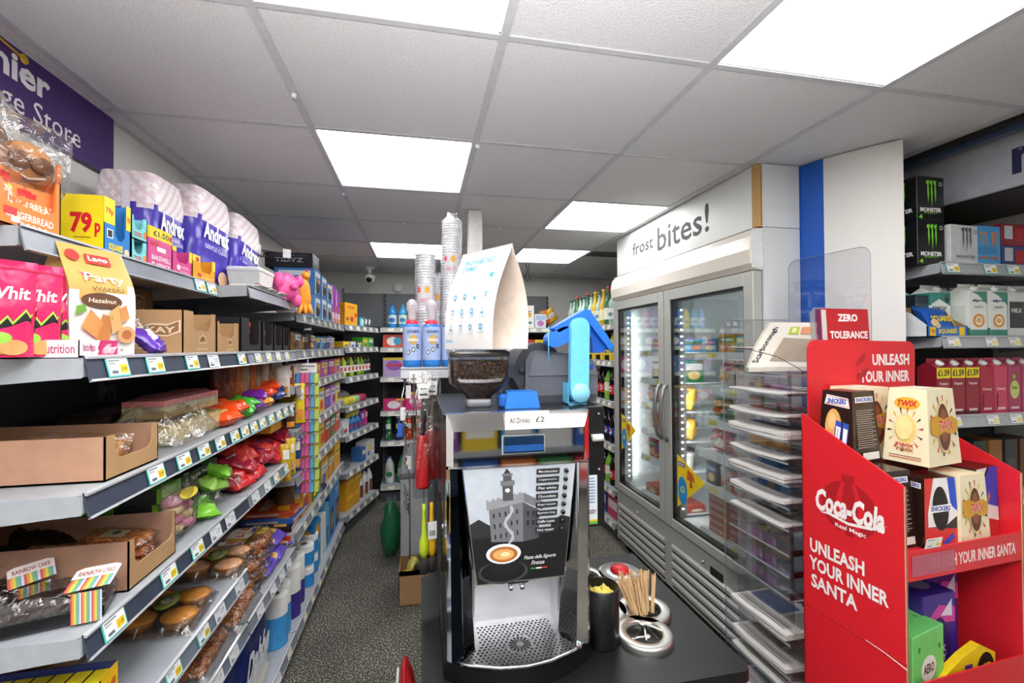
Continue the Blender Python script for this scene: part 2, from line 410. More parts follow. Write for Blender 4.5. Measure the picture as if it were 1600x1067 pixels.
# ================= SHELVING =================
def tk_yellow():   # one price ticket, along +y local x... built in xz plane facing -y, w .062 h .036
    b = MB(); w, h = .066, .040
    b.box(-w/2, w/2, -.0012, 0, -h/2, h/2, c('#4fc0b4', .3))
    f = face((-w/2+.003, -.0012, -h/2+.003), (w-.006, 0, 0), (0, 0, h-.006))
    b.art(f, [('r', 0, 0, 1, 1, '#f5f8fa'), ('r', .56, .12, .95, .62, '#f3cf2e'), ('r', .12, .1, .42, .28, '#62666c'), ('r', .05, .82, .6, .9, '#7d8288'), ('r', .05, .66, .35, .73, '#9aa0a6'), ('t', .75, .37, .26, .22, '£1.49', '#5a4a10')])
    return b.mesh('price_ticket')
def tk_white():
    b = MB(); w, h = .066, .040
    b.box(-w/2, w/2, -.0012, 0, -h/2, h/2, c('#e9ecef', .35))
    f = face((-w/2, -.0012, -h/2), (w, 0, 0), (0, 0, h))
    b.art(f, [('r', .08, .12, .40, .24, '#4a4d52'), ('r', .08, .3, .3, .36, '#8a8d92'), ('t', .66, .5, .34, .3, '2.29', '#8c9096'), ('r', .08, .78, .5, .84, '#a4a8ac')])
    return b.mesh('price_ticket')
def tk_small():
    b = MB(); w, h = .058, .034
    b.box(-w/2, w/2, -.0012, 0, -h/2, h/2, c('#eef1f0', .35))
    f = face((-w/2, -.0012, -h/2), (w, 0, 0), (0, 0, h))
    b.art(f, [('r', .5, .1, .95, .6, '#eee08a'), ('r', .08, .12, .4, .25, '#8a8d92'), ('r', .08, .75, .6, .85, '#a4a8ac')])
    return b.mesh('price_ticket')
TK = {'y': tk_yellow(), 'w': tk_white(), 's': tk_small()}
def shelf(parent, L, depth, z, y0, strip='#39404f', tickets=(), bracket=True, th=.028, lip=.042):
    """shelf in the unit's local frame: length along local x from y0 to y0+L, front edge on local y=0 facing -y"""
    b = MB(); g = SHELF(); n = y0
    b.box(n, n+L, 0, depth, z-.018, z, g); b.box(n, n+L, depth-.02, depth, z-.05, z-.018, SHELFD())
    b.box(n, n+L, -.002, .006, z-.034, z+.001, g)
    if bracket:
        for s in (n-.001, n+L-.002):
            b.prism([(s, 0, z-.001), (s, 0, z-th-.008), (s, .06, z-th-.012), (s, depth, z-.07), (s, depth, z-.001)], (.003, 0, 0), g)
    sh = link('shelf', b, parent)
    b = MB(); st = c(strip, .35); t0 = -.004; tilt = .010
    # price channel, leaning out at the bottom
    b.prism([(n, t0, z+.004), (n, t0-tilt, z-lip), (n, t0-tilt+.003, z-lip), (n, t0+.003, z+.004)], (L, 0, 0), st)
    b.prism([(n, t0+.001, z+.006), (n, t0-.006, z+.003), (n, t0-.006, z-.001), (n, t0+.001, z-.001)], (L, 0, 0), c('#c2c5c9', .25, .3))
    b.prism([(n, t0-tilt-.001, z-lip+.004), (n, t0-tilt-.004, z-lip), (n, t0-tilt+.003, z-lip-.002)], (L, 0, 0), c('#b6b9be', .25, .3))
    link('ticket_strip', b, sh)
    for (yy, k) in tickets:
        if n+.03 < yy < n+L-.03:
            o = link('price_ticket', TK[k], sh); o.location = (yy, t0-tilt/2-.0022, z-.0185); o.rotation_euler = (-.23, 0, 0)
            if strip == '#39404f' or k == 's': o['label'] = {'y': 'white ticket with yellow price box', 'w': 'plain white ticket', 's': 'small pale ticket'}[k]
    return sh
def unit(label, loc, rot, L, H, depth, shelves, base=True, back='#3b3e43', group=None, ends=True, y0=0):  # default back colour kept dark to hold the shade behind the goods
    t = thing('shelving_unit', label, 'shelving', loc, rot, group)
    b = MB(); b.box(y0, y0+L, depth, depth+.02, 0, H, c(back, .6)); link('back_panel', b, t)
    if back == '#1f2124': b = MB(); b.box(y0+.02, y0+L-.02, depth-.004, depth-.0005, 1.72, H, c('#7b7e83', .6)); link('upper_back_panel', b, t)  # lighter upper copy; the panel below has shade put into its colour
    for s in (y0, y0+L-.02):
        b = MB()
        b.box(s, s+.03 if s == y0 else s+.02, depth-.015, depth, 0, H, SHELFD())
        k = .08
        while k < H: b.box(s+.008, s+.018, depth-.0165, depth-.014, k, k+.025, c('#101114', .8)); k += .05
        link('upright', b, t)
    for s in shelves:
        dz = s.get('inset', 0)
        if dz:
            sh = shelf(t, s.get('L', L), depth-dz, s['z'], s.get('n', y0), s.get('strip', '#7c828c'), s.get('tk', ()), s.get('br', True)); sh.location.y = dz
        else: shelf(t, s.get('L', L), depth, s['z'], s.get('n', y0), s.get('strip', '#7c828c'), s.get('tk', ()), s.get('br', True))
    if base:
        b = MB(); b.box(y0, y0+L, .02, .05, 0, .09, c('#4c4f54', .6)); b.box(y0, y0+L, .05, depth, 0, .02, SHELFD()); link('kick_plate', b, t)
    return t
XF = -.60
R90 = PI/2
# left run: local x -> world +y, local y -> world -x, front edge on world x = XF
def tk(lst): return [(y, k) for y, k in lst]
def tpx(px, kinds, x=XF): return [(yp(p, x), k) for p, k in zip(px, kinds)]
DN, GR = '#39404f', '#7c828c'
unit('tall grey shelving bay nearest the camera on the left, holding cakes', (XF, 0, 0), R90, .77, 1.95, .43, [
    dict(z=1.72, inset=.10, strip=GR, tk=[(1.60, 'y'), (1.68, 'y')]),
    dict(z=1.483, strip=DN, tk=tpx((174, 234, 293, 327, 372), 'yyywy')),
    dict(z=1.235, strip=DN, tk=tpx((145, 236, 280, 312, 338, 361, 377), 'yyyyyyy')),
    dict(z=.98, strip=DN, tk=tpx((170, 257, 302, 331, 354), 'yyyww')),
    dict(z=.73, strip='#6f7a88', tk=tpx((265, 312, 338, 369), 'yyww')),
    dict(z=.54, strip='#6f7a88', tk=tpx((335, 360, 378), 'wwy')),
    dict(z=.13, strip='#6f7a88', tk=tpx((300, 340, 375), 'www'))], y0=.95)
unit('second grey shelving bay on the left, between the cake bay and the pet bay', (XF, 0, 0), R90, .60, 1.95, .43, [
    dict(z=1.72, strip=GR), dict(z=1.483, strip='#8e949c', tk=tpx((398, 415, 430, 444), 'ssss')),
    dict(z=1.235, strip=GR, tk=tpx((391, 405, 419, 431, 442, 452), 'yyyyyy')),
    dict(z=.98, strip=GR, tk=tpx((394, 413, 427, 443, 457), 'wwyyy')),
    dict(z=.54, strip=GR, tk=tpx((402, 422, 436, 447), 'wwww')), dict(z=.13, strip=GR, tk=tpx((405, 430, 448), 'wws'))], y0=1.73)
sl = [dict(z=z, strip='#84888e', inset=i, tk=[(2.5+.17*k, 's') for k in range(7)]) for z, i in ((1.67, 0), (1.485, 0), (1.31, 0), (1.09, 0), (.87, 0), (.60, 0), (.13, 0))]
unit('pet shelving bay with grey shelves at the far end of the left run', (XF, 0, 0), R90, 1.38, 1.95, .43, sl, y0=2.34)
# corner bay: from (-.6,3.74) to (-.40,4.44)
ang = math.atan2(4.45-3.76, .20)
unit('angled corner shelving bay where the left run meets the back wall', (-.595, 3.76, 0), ang, .70, 2.07, .34, back='#1f2124', shelves=[
    dict(z=z, strip='#84888e', tk=[(.1+.14*k, 's') for k in range(5)]) for z in (1.68, 1.50, 1.255, 1.02, .785, .49, .15)])
unit('grey shelving bay on the back wall at the end of the aisle', (-.38, 4.50, 0), 0, 1.30, 2.07, .42, back='#1f2124', shelves=[
    dict(z=z, strip='#b9bcb6', tk=[(.1+.12*k, 's') for k in range(10)]) for z in (1.687, 1.494, 1.207, .878, .585, .162)])
unit('grey shelving bay on the back wall seen right of the folded sign', (.93, 4.50, 0), 0, .50, 2.07, .42, back='#1f2124', shelves=[
    dict(z=z, strip='#b9bcb6', tk=[(.1+.12*k, 's') for k in range(4)]) for z in (1.687, 1.40, 1.10, .80, .48, .15)])
# drinks bay beyond the freezer, facing -x
t = unit('drinks shelving bay on the right, beyond the freezer', (1.47, 4.48, 0), -R90, 1.26, 2.0, .42, [
    dict(z=z, strip='#9a9c9a', tk=[(.08+.11*k, 's') for k in range(11)]) for z in (1.67, 1.38, 1.06, .72, .38, .13)], back='#3a3c40')
# ================= PRODUCT BUILDERS =================
_pm = {}
def pm(key, fn):
    if key not in _pm:
        b = fn(); _pm[key] = b.mesh(str(key)) if isinstance(b, MB) else b
    return _pm[key]
def carton_mb(w, d, h, col, arts=None, rough=.4, b=.0015, top=None, side=None):
    m = MB(); m.box(-w/2, w/2, -d/2, d/2, 0, h, c(col, rough), b=b)
    for s, it in (arts or {}).items():
        ww = d if s in ('left', 'right') else w; hh = d if s == 'top' else h
        m.art(bf(w, d, h, s), it, ar=ww/hh)
    return m
def tray_mb(w, d, h, col, cut=(.2, .8, .35), th=.003, arts=None, side=None, inner=None, back_h=None, sideh=None):
    """open-topped display tray; front wall (local -y) has a window cut from cut[0]..cut[1] down to height fraction cut[2]"""
    m = MB(); o = c(col, .75) if isinstance(col, str) else col; i = inner or o; sd = side or o
    bh = back_h or h; sh = sideh or h
    m.box(-w/2, w/2, -d/2, d/2, 0, th, o)
    m.box(-w/2, -w/2+th, -d/2, d/2, 0, sh, sd); m.box(w/2-th, w/2, -d/2, d/2, 0, sh, sd); m.box(-w/2, w/2, d/2-th, d/2, 0, bh, i)
    a, e, f = cut; r = min(.25*(1-f)*h, .012)
    x0, x1 = -w/2+w*a, -w/2+w*e; hz = h*f
    pts = [(-w/2, 0), (w/2, 0), (w/2, h), (x1+.004, h), (x1, hz+r), (x1-r, hz), (x0+r, hz), (x0, hz+r), (x0-.004, h), (-w/2, h)]
    m.prism([(x, -d/2, z) for x, z in pts][::-1], (0, th, 0), o)
    for s, it in (arts or {}).items(): m.art(bf(w, d, h, s), it, ar=(d if s in ('left', 'right') else w)/h)
    return m
def pillow_fn(w, h, t, seed=0, lie=False, crimp=.06, wob=1.0):
    """returns S(a,b,side) surface of a filled packet; standing in xz, thickness along y"""
    def S(a, b, side=1, l=0):
        u = abs(2*a-1); v = abs(2*b-1)
        T = t/2*max(0, (1-u**4))**.5*max(0, (1-v**(5)))**.6
        nz = noise.noise(Vector((a*4+seed*7.1, b*4+side*3, seed)))*t*.16*wob*(1-max(u, v)**6)
        ed = noise.noise(Vector((a*9+seed, b*9, 4.2+seed)))*t*.05*wob
        X = (a-.5)*w*(1-.03*(1-v**2)); Z = (b-.5)*h
        if v > .93: T = t*.015+.0008
        Y = -side*(T+nz*(1 if T > t*.05 else 0)+l)+ed
        return Vector((X, Y, Z))
    return S
def packet_mb(w, h, t, mat, art=None, seed=0, back=None, wob=1.0, ends=None, nu=12, nv=14):
    m = MB(); S = pillow_fn(w, h, t, seed, wob=wob)
    if ends: fm = lambda a, b: (c(ends, .3) if (b < .09 or b > .91) else mat)
    else: fm = mat
    m.grid(lambda a, b: S(a, b, 1), nu, nv, fm); m.grid(lambda a, b: S(1-a, b, -1), nu, nv, back or fm)
    if art: m.art(lambda a, b, l=0: S(a, b, 1, l+.0015), art, curved=True)
    return m
def place_flat(me, name, label, cat, x, y, z, rz=0, tiltx=-PI/2, group=None, scale=None):
    return one(name, me, label, cat, (x, y, z), (tiltx, 0, rz), group, scale)
def bottle_parts(prof, body, cap, capprof, label=None, lab_r=.03, lab_z=(.03, .12), lab_art=None, liquid=None, seg=18, cap_name='cap'):
    b = MB(); b.lathe(prof, body, seg=seg); P = [('bottle_body', b.mesh('bottle_body'), None)]
    k = MB(); k.lathe(capprof, cap, seg=14); P.append((cap_name, k.mesh(cap_name), None))
    if label:
        l = MB(); z0, z1 = lab_z
        l.lathe([(lab_r+.0006, z0), (lab_r+.0008, z1)], c(label, .35), seg=seg)
        l.f = l.f[:-2]; l.m = l.m[:-2]; l.sm = l.sm[:-2]
        if lab_art: l.art(cyl(lab_r+.001, z0, z1-z0), lab_art, curved=True)
        P.append(('label', l.mesh('label'), None))
    return P
def pet_bottle(h, r, body, cap, label, art=None, lz=(.3, .6)):
    prof = [(r*.8, 0), (r*.95, h*.02), (r, h*.05), (r, h*.28), (r*.97, h*.3), (r*.97, h*.6), (r, h*.62), (r*.95, h*.7), (r*.6, h*.84), (r*.36, h*.92), (r*.34, h*.95)]
    return bottle_parts(prof, body, cap, [(r*.38, h*.94), (r*.4, h*.945), (r*.4, h*.99), (r*.36, h)], label, r*.985, (h*lz[0], h*lz[1]), art)
def glass_bottle(h, r, body, cap, label=None, art=None):
    prof = [(r*.9, 0), (r, h*.02), (r, h*.55), (r*.85, h*.63), (r*.42, h*.73), (r*.36, h*.8), (r*.34, h*.95), (r*.4, h*.96)]
    return bottle_parts(prof, body, cap, [(r*.42, h*.93), (r*.42, h*.99), (r*.38, h)], label, r, (h*.15, h*.45), art)
def can_parts(h, r, body, cap, art=None):
    b = MB(); b.lathe([(r*.9, 0), (r, .004), (r, h*.84), (r*.75, h*.89)], body, seg=18)
    if art: b.art(cyl(r+.0006, .01, h*.8), art, curved=True)
    k = MB(); k.lathe([(r*.72, h*.87), (r*.74, h*.98), (r*.6, h)], cap, seg=16)
    return [('can_body', b.mesh('can_body'), None), ('cap', k.mesh('cap'), None)]
def spray_parts(body, trig, label, h=.27, art=None):
    b = MB(); w = .048; d = .03
    def ring(sc, z): return [(w*sc*math.cos(t)*(1 if abs(math.cos(t)) < .9 else .97), d*min(sc*1.05, 1)*math.sin(t), z) for t in [2*PI*i/20 for i in range(20)]]
    lv = [(.9, 0), (1, .006), (1, .12), (.94, .14), (.65, .17), (.4, .19), (.3, .2), (.3, .215)]
    vs = []; fs = []
    for sc, z in lv: vs += ring(sc, z*h/.27)
    for j in range(len(lv)-1):
        for i in range(20): k = (i+1) % 20; fs.append((j*20+i, j*20+k, (j+1)*20+k, (j+1)*20+i))
    fs += [list(range(20))[::-1], [len(vs)-20+i for i in range(20)]]
    b.add(vs, fs, body, True)
    s = h/.27
    l = MB(); l.art(lambda a, bb, q=0: Vector(((a-.5)*.07, -(d*math.sqrt(max(0.05, 1-((a-.5)*.07/w)**2))+.001+q), (.02+.10*bb)*s)), [('r', 0, 0, 1, 1, label)]+(art or []), curved=True)
    t = MB(); t.lathe([(.017, .21*s), (.017, .228*s), (.012, .232*s)], trig, seg=14)
    t.prism([(x, -.012, z*s) for x, z in ((-.05, .245), (-.05, .262), (-.03, .268), (.02, .27), (.035, .262), (.035, .245), (.012, .232), (-.012, .232))][::-1], (0, .024, 0), trig)
    t.prism([(x, -.005, z*s) for x, z in ((-.036, .247), (-.048, .205), (-.042, .203), (-.022, .245))][::-1], (0, .01, 0), trig)
    return [('bottle_body', b.mesh('bottle_body'), None), ('label', l.mesh('label'), None), ('spray_trigger', t.mesh('spray_trigger'), None)]
def rowtag(i, what, where): return '%s %s, %s' % (ORD[i], what, where)
# ================= LEFT: TOP SHELF OF THE CAKE BAY (z 1.72, front x -0.70) =================
ZT = 1.721
def top_shelf():
    # 79p box: left face (towards camera) yellow
    y0, y1, h, d = yp(161, -.72), yp(203, -.72), .135, .2
    w = y1-y0; d = -xp(94, y0)-.72
    b = tray_mb(w, d, h, '#2b7fc9', cut=(.42, .80, .30), inner=c('#a58963', .8), arts={
        'left': [('r', 0, 0, 1, 1, '#f5dc18'), ('t', .47, .52, .52, .36, '79', '#d3192b', 2.2), ('t', .86, .40, .14, .24, 'p', '#d3192b', 2), ('r', .3, .26, .7, .275, '#7a6a20')],
        'front': [('r', 0, .55, .40, 1, '#f5dc18'), ('r', .82, .55, 1, 1, '#f5dc18'), ('t', .2, .76, .28, .13, '79p', '#d3192b', 1.5), ('t', .91, .74, .14, .12, '79p', '#d3192b', 1.5),
                  ('r', .1, .30, .32, .46, '#f3f6fa'), ('r', .13, .32, .29, .44, '#15181c'), ('t', .42, .15, .52, .14, 'SQUARES', '#f6d722', 2), ('e', .83, .12, .1, .07, '#e8c9a0')]})
    one('cereal_bar_carton', b, 'yellow and blue display carton marked 79p on the top left shelf', 'carton', (-.72-d/2, y0+w/2, ZT), R90)
    # orange gingerbread tray, nearest
    w2 = .19; yb = yp(89, -.72)
    b = tray_mb(w2, .17, .15, '#f0803a', cut=(.30, .93, .27), inner=c('#6a4528', .8), sideh=.115, arts={
        'front': [('r', 0, 0, .28, .75, '#f07a34'), ('r', 0, .62, .27, 1, '#f6dc22'), ('t', .62, .15, .56, .09, 'GINGERBREAD', '#fdf3e6', 1), ('t', .66, .045, .3, .06, 'MAN', '#fdf3e6', 1), ('r', .33, .13, .47, .22, '#d3282a'), ('r', .40, .05, .5, .12, '#f4f4f0')]})
    one('gingerbread_carton', b, 'orange and yellow gingerbread man display tray nearest the camera on the top shelf', 'carton', (-.80, yb-w2/2, ZT), R90)
    # gingerbread packets in the tray: clear wrap, cookie face
    ck = c('#c98a4c', .6)
    def cookie():
        m = MB()
        m.grid(lambda a, e: Vector(((a-.5)*.10, -.012*math.sin(PI*a)*math.sin(PI*e), e*.15)), 8, 8, ck)
        m.lathe([(0, -.008), (.046, -.007), (.053, 0), (.046, .008), (0, .008)], ck, seg=24, axis='y', cz=.155)
        m.lathe([(.008, -.012), (.02, -.012), (.02, -.008)], c('#7a4a22', .5), axis='y', seg=14, cx=-.018, cz=.165)
        m.lathe([(.008, -.012), (.02, -.012), (.02, -.008)], c('#7a4a22', .5), axis='y', seg=14, cx=.02, cz=.165)
        m.tube([(-.03, -.009, .14), (0, -.011, .128), (.03, -.009, .14)], .003, c('#f4ead8', .5))
        return m
    for i, (yy, xx, rr, tz) in enumerate([(yb-.10, -.76, .3, 0), (yb-.035, -.775, -.25, .12)]):
        t = thing('wrapped_gingerbread', ['large gingerbread man in crackly clear wrap standing in the orange tray', 'gingerbread packet leaning out over the 79p carton'][i], 'biscuit', (xx, yy, ZT+.004), (tz*2, 0, R90+rr))
        k = link('biscuit', pm('cookie', cookie), t); k.scale = (1, 1, 1 if i == 0 else .85)
        w_ = MB(); S = pillow_fn(.15, .26, .05, 3+i, wob=2.2)
        w_.grid(lambda a, e: S(a, e, 1)+Vector((0, 0, .13)), 16, 18, film()); w_.grid(lambda a, e: S(1-a, e, -1)+Vector((0, 0, .13)), 16, 18, film())
        o = link('clear_wrapper', w_, t); o.scale = (1, 1, 1 if i == 0 else .85)
        w_ = MB(); w_.art(lambda a, e, l=0: S(a, e, 1, l+.001)+Vector((0, 0, .13)), [('r', .1, .08, .9, .42, '#e2844a'), ('t', .5, .26, .62, .07, 'GINGERBREAD', '#f8e8d0', 1), ('t', .5, .17, .3, .05, 'MAN', '#f8e8d0', 1), ('r', .35, .33, .6, .39, '#cf3030'), ('e', .18, .38, .12, .04, '#c8d43c')], curved=True)
        o = link('printed_label', w_, t); o.scale = (1, 1, 1 if i == 0 else .85)
    # two small aqua trays
    ya, yb2 = yp(206, -.72), yp(231, -.72)
    for i in range(2):
        b = tray_mb(yb2-ya, .13, .062, '#7fd0d4', cut=(.2, .72, .45), inner=c('#8d9093', .7), arts={'front': [('t', .4, .25, .5, .2, 'COOKIE', '#c8552b', 1.5), ('e', .85, .3, .1, .18, '#d98a4a')]})
        one('cookie_tray', b, ['aqua display tray of cookies standing on the top shelf beside the 79p carton', 'aqua display tray stacked on top of another beside the 79p carton'][i], 'carton', (-.79, (ya+yb2)/2+.005, ZT+i*.064), R90, 'aqua cookie trays')
    # pink bakewell flapjack carton: left face + front; then a low pink one and a yellow-orange one
    y3 = yp(233, -.72); y4 = yp(268, -.72); y5 = yp(300, -.72); y6 = yp(336, -.72)
    b = carton_mb(y4-y3, .16, .115, '#d8478e', {'front': [('r', 0, .72, 1, 1, '#f3d524'), ('t', .5, .86, .7, .14, '£1.50', '#3a2c10', 1.2), ('e', .93, .85, .07, .07, '#cf2e24'), ('r', .06, .55, .38, .65, '#cf2e3a'), ('r', .3, .44, .7, .55, '#f5f2ee'), ('t', .5, .27, .84, .12, 'BAKEWELL', '#fdf0f4', 1), ('t', .5, .1, .84, .12, 'FLAPJACK', '#fdf0f4', 1)],
                                              'left': [('r', 0, .72, 1, 1, '#f3d524'), ('r', .05, .1, .9, .6, '#c63c80'), ('t', .5, .86, .6, .12, '£1.50', '#3a2c10', 1)]})
    one('flapjack_carton', b, 'closed pink bakewell flapjack carton with yellow £1.50 band', 'carton', (-.80, (y3+y4)/2, ZT), R90)
    b = tray_mb(y5-y4-.003, .16, .085, '#d8478e', cut=(.22, .82, .5), inner=c('#a58963', .8), arts={'front': [('r', .0, .84, .2, 1, '#f3d524'), ('r', .84, .6, 1, 1, '#f3d524'), ('e', .3, .3, .08, .1, '#f5f2ee'), ('t', .62, .33, .5, .12, 'BAKEWELL', '#f7b8d0', 1), ('t', .62, .16, .5, .12, 'FLAPJACK', '#f7b8d0', 1)]})
    one('flapjack_tray', b, 'pink open flapjack display tray between the closed pink carton and the orange tray', 'carton', (-.80, (y4+y5)/2, ZT), R90)
    b = tray_mb(y6-y5-.003, .16, .085, '#f2a21f', cut=(.34, .84, .42), inner=c('#a58963', .8), arts={'front': [('r', .86, .6, 1, 1, '#f6d722'), ('r', 0, .75, .32, 1, '#f6d722'), ('e', .2, .85, .07, .09, '#cf2e24'), ('r', .22, .22, .36, .34, '#cf3a2a'), ('t', .66, .2, .5, .1, 'FLAPJACK', '#f9d8a0', 1)]})
    one('oat_bar_tray', b, 'orange and yellow open display tray at the far end of the carton row', 'carton', (-.80, (y5+y6)/2, ZT), R90)
top_shelf()
def andrex():
    q = tex_mat('quilt', 'quilt'); pur = c('#4d3fb4', .22, noise_amt=.12); dk = c('#3d2f86', .22)
    def pack():
        w, d, h = .25, .20, .36
        S = []
        m = MB()
        def P(a, e):     # a around, e up
            th = 2*PI*a; cx = math.cos(th); sx = math.sin(th); pw = .38
            X = w/2*math.copysign(abs(cx)**pw, cx); Y = d/2*math.copysign(abs(sx)**pw, sx)
            bul = 1-.10*abs(2*e-1)**6; dent = 1+.03*math.sin(e*PI*3*2)*(.5)+.02*noise.noise(Vector((X*20, Y*20, e*6)))
            return Vector((X*bul*dent, Y*bul*dent, e*h))
        m.grid(P, 48, 20, lambda a, e: (q if e > .66+.02*math.sin(a*40) else (c('#ece9f4', .3) if abs((a*8) % 1-.5) < .07 and a < .45 else (pur if (a > .45) else dk))))
        m.grid(lambda a, e: Vector(((P(a, 1).x)*(1-e), (P(a, 1).y)*(1-e), h+.012*math.sin(PI*e*.5))), 48, 3, q)
        m.grid(lambda a, e: Vector(((P(a, 0).x)*(e), (P(a, 0).y)*(e), 0)), 48, 2, dk)
        # white word on the front and side
        m.art(face((-w*.42, -d/2*1.045, .06), (w*.84, 0, 0), (0, 0, .18)), [('t', .5, .78, .8, .36, 'Andrex', '#ffffff', 2, 0, -.0), ('t', .5, .45, .7, .09, 'GENTLE CLEAN', '#d9d2f2', .5)])
        m.art(face((-w/2*1.05, d*.42, .05), (0, -d*.84, 0), (0, 0, .22)), [('t', .22, .5, .36, .34, 'Andrex', '#ffffff', 2, 0, -PI/2), ('r', .52, -.1, .68, 1.25, '#e9e6f2')])
        m.art(face((-w*.42, -d/2*1.045, .0), (w*.84, 0, 0), (0, 0, .07)), [('e', .75, .5, .16, .45, '#e3b58f'), ('t', .25, .5, .16, .5, '9', '#f0ecff', 1.5)])
        return m
    me = pm('andrex', pack)
    for i, (px, x, rr, rx, rt, lab) in enumerate([(222, -.895, R90, 0, 0, 'purple toilet roll multipack furthest left, behind the aqua trays'), (290, -.87, R90-.12, .12, -.08, 'purple toilet roll multipack leaning mid shelf, white name down its side'), (350, -.85, R90-.1, .10, -.16, 'purple toilet roll multipack nearest the white tub, name large on its front'), (378, -.93, R90, 0, 0, 'toilet roll multipack hidden behind the others at the far end')]):
        one('toilet_roll_pack', me, lab, 'toilet roll', (x, yp(px, x), ZT+.016*(abs(rt)+abs(rx) > 0)), (rx*0, -rt, rr), 'toilet roll multipacks on the top shelf', [(.85, .85, .92), (1, 1, .98), (.95, .95, .94), (.8, .8, .8)][i])
andrex()
def tub():
    t = thing('plastic_tub', 'white lidded plastic tub at the far end of the top left shelf', 'tub', (-.69, yp(405, -.66), ZT), R90)
    b = MB(); w, d = .085, .06
    lv = [(0, .85), (.085, 1)]
    vs = [(sx*w*s, sy*d*s, z) for z, s in lv for sx, sy in ((-1, -1), (1, -1), (1, 1), (-1, 1))]
    b.add(vs, [(3, 2, 1, 0), (4, 5, 6, 7)]+[(i, (i+1) % 4, 4+(i+1) % 4, 4+i) for i in range(4)], c('#d8dedb', .35)); link('tub_body', b, t)
    b = MB(); b.box(-w*1.06, w*1.06, -d*1.06, d*1.06, .085, .105, c('#e6e9e8', .3), b=.006); link('lid', b, t)
    one('plastic_bag', packet_mb(.2, .16, .07, glass('bag_film', (.9, .92, .93, 1), .3, .15), seed=5, wob=2.5), 'clear bag of white plastic pieces behind the white tub', 'bag', (-.80, yp(385, -.8), ZT+.085), R90)
    for i, (px, z) in enumerate([(388, 0), (405, 0), (420, 0)]):
        one('foil_tray_pack', packet_mb(.09, .12, .02, c('#cfcfc8', .25), [('r', .1, .1, .5, .3, '#c65a3a')], seed=8+i), 'white foil packet at the end of the top left shelf, '+['nearest', 'in front of the tub', 'furthest'][i], 'packet', (-.64, yp(px+12, -.62)-.02, ZT+.012), (-PI/2, 0, R90), 'flat white packets')
tub()

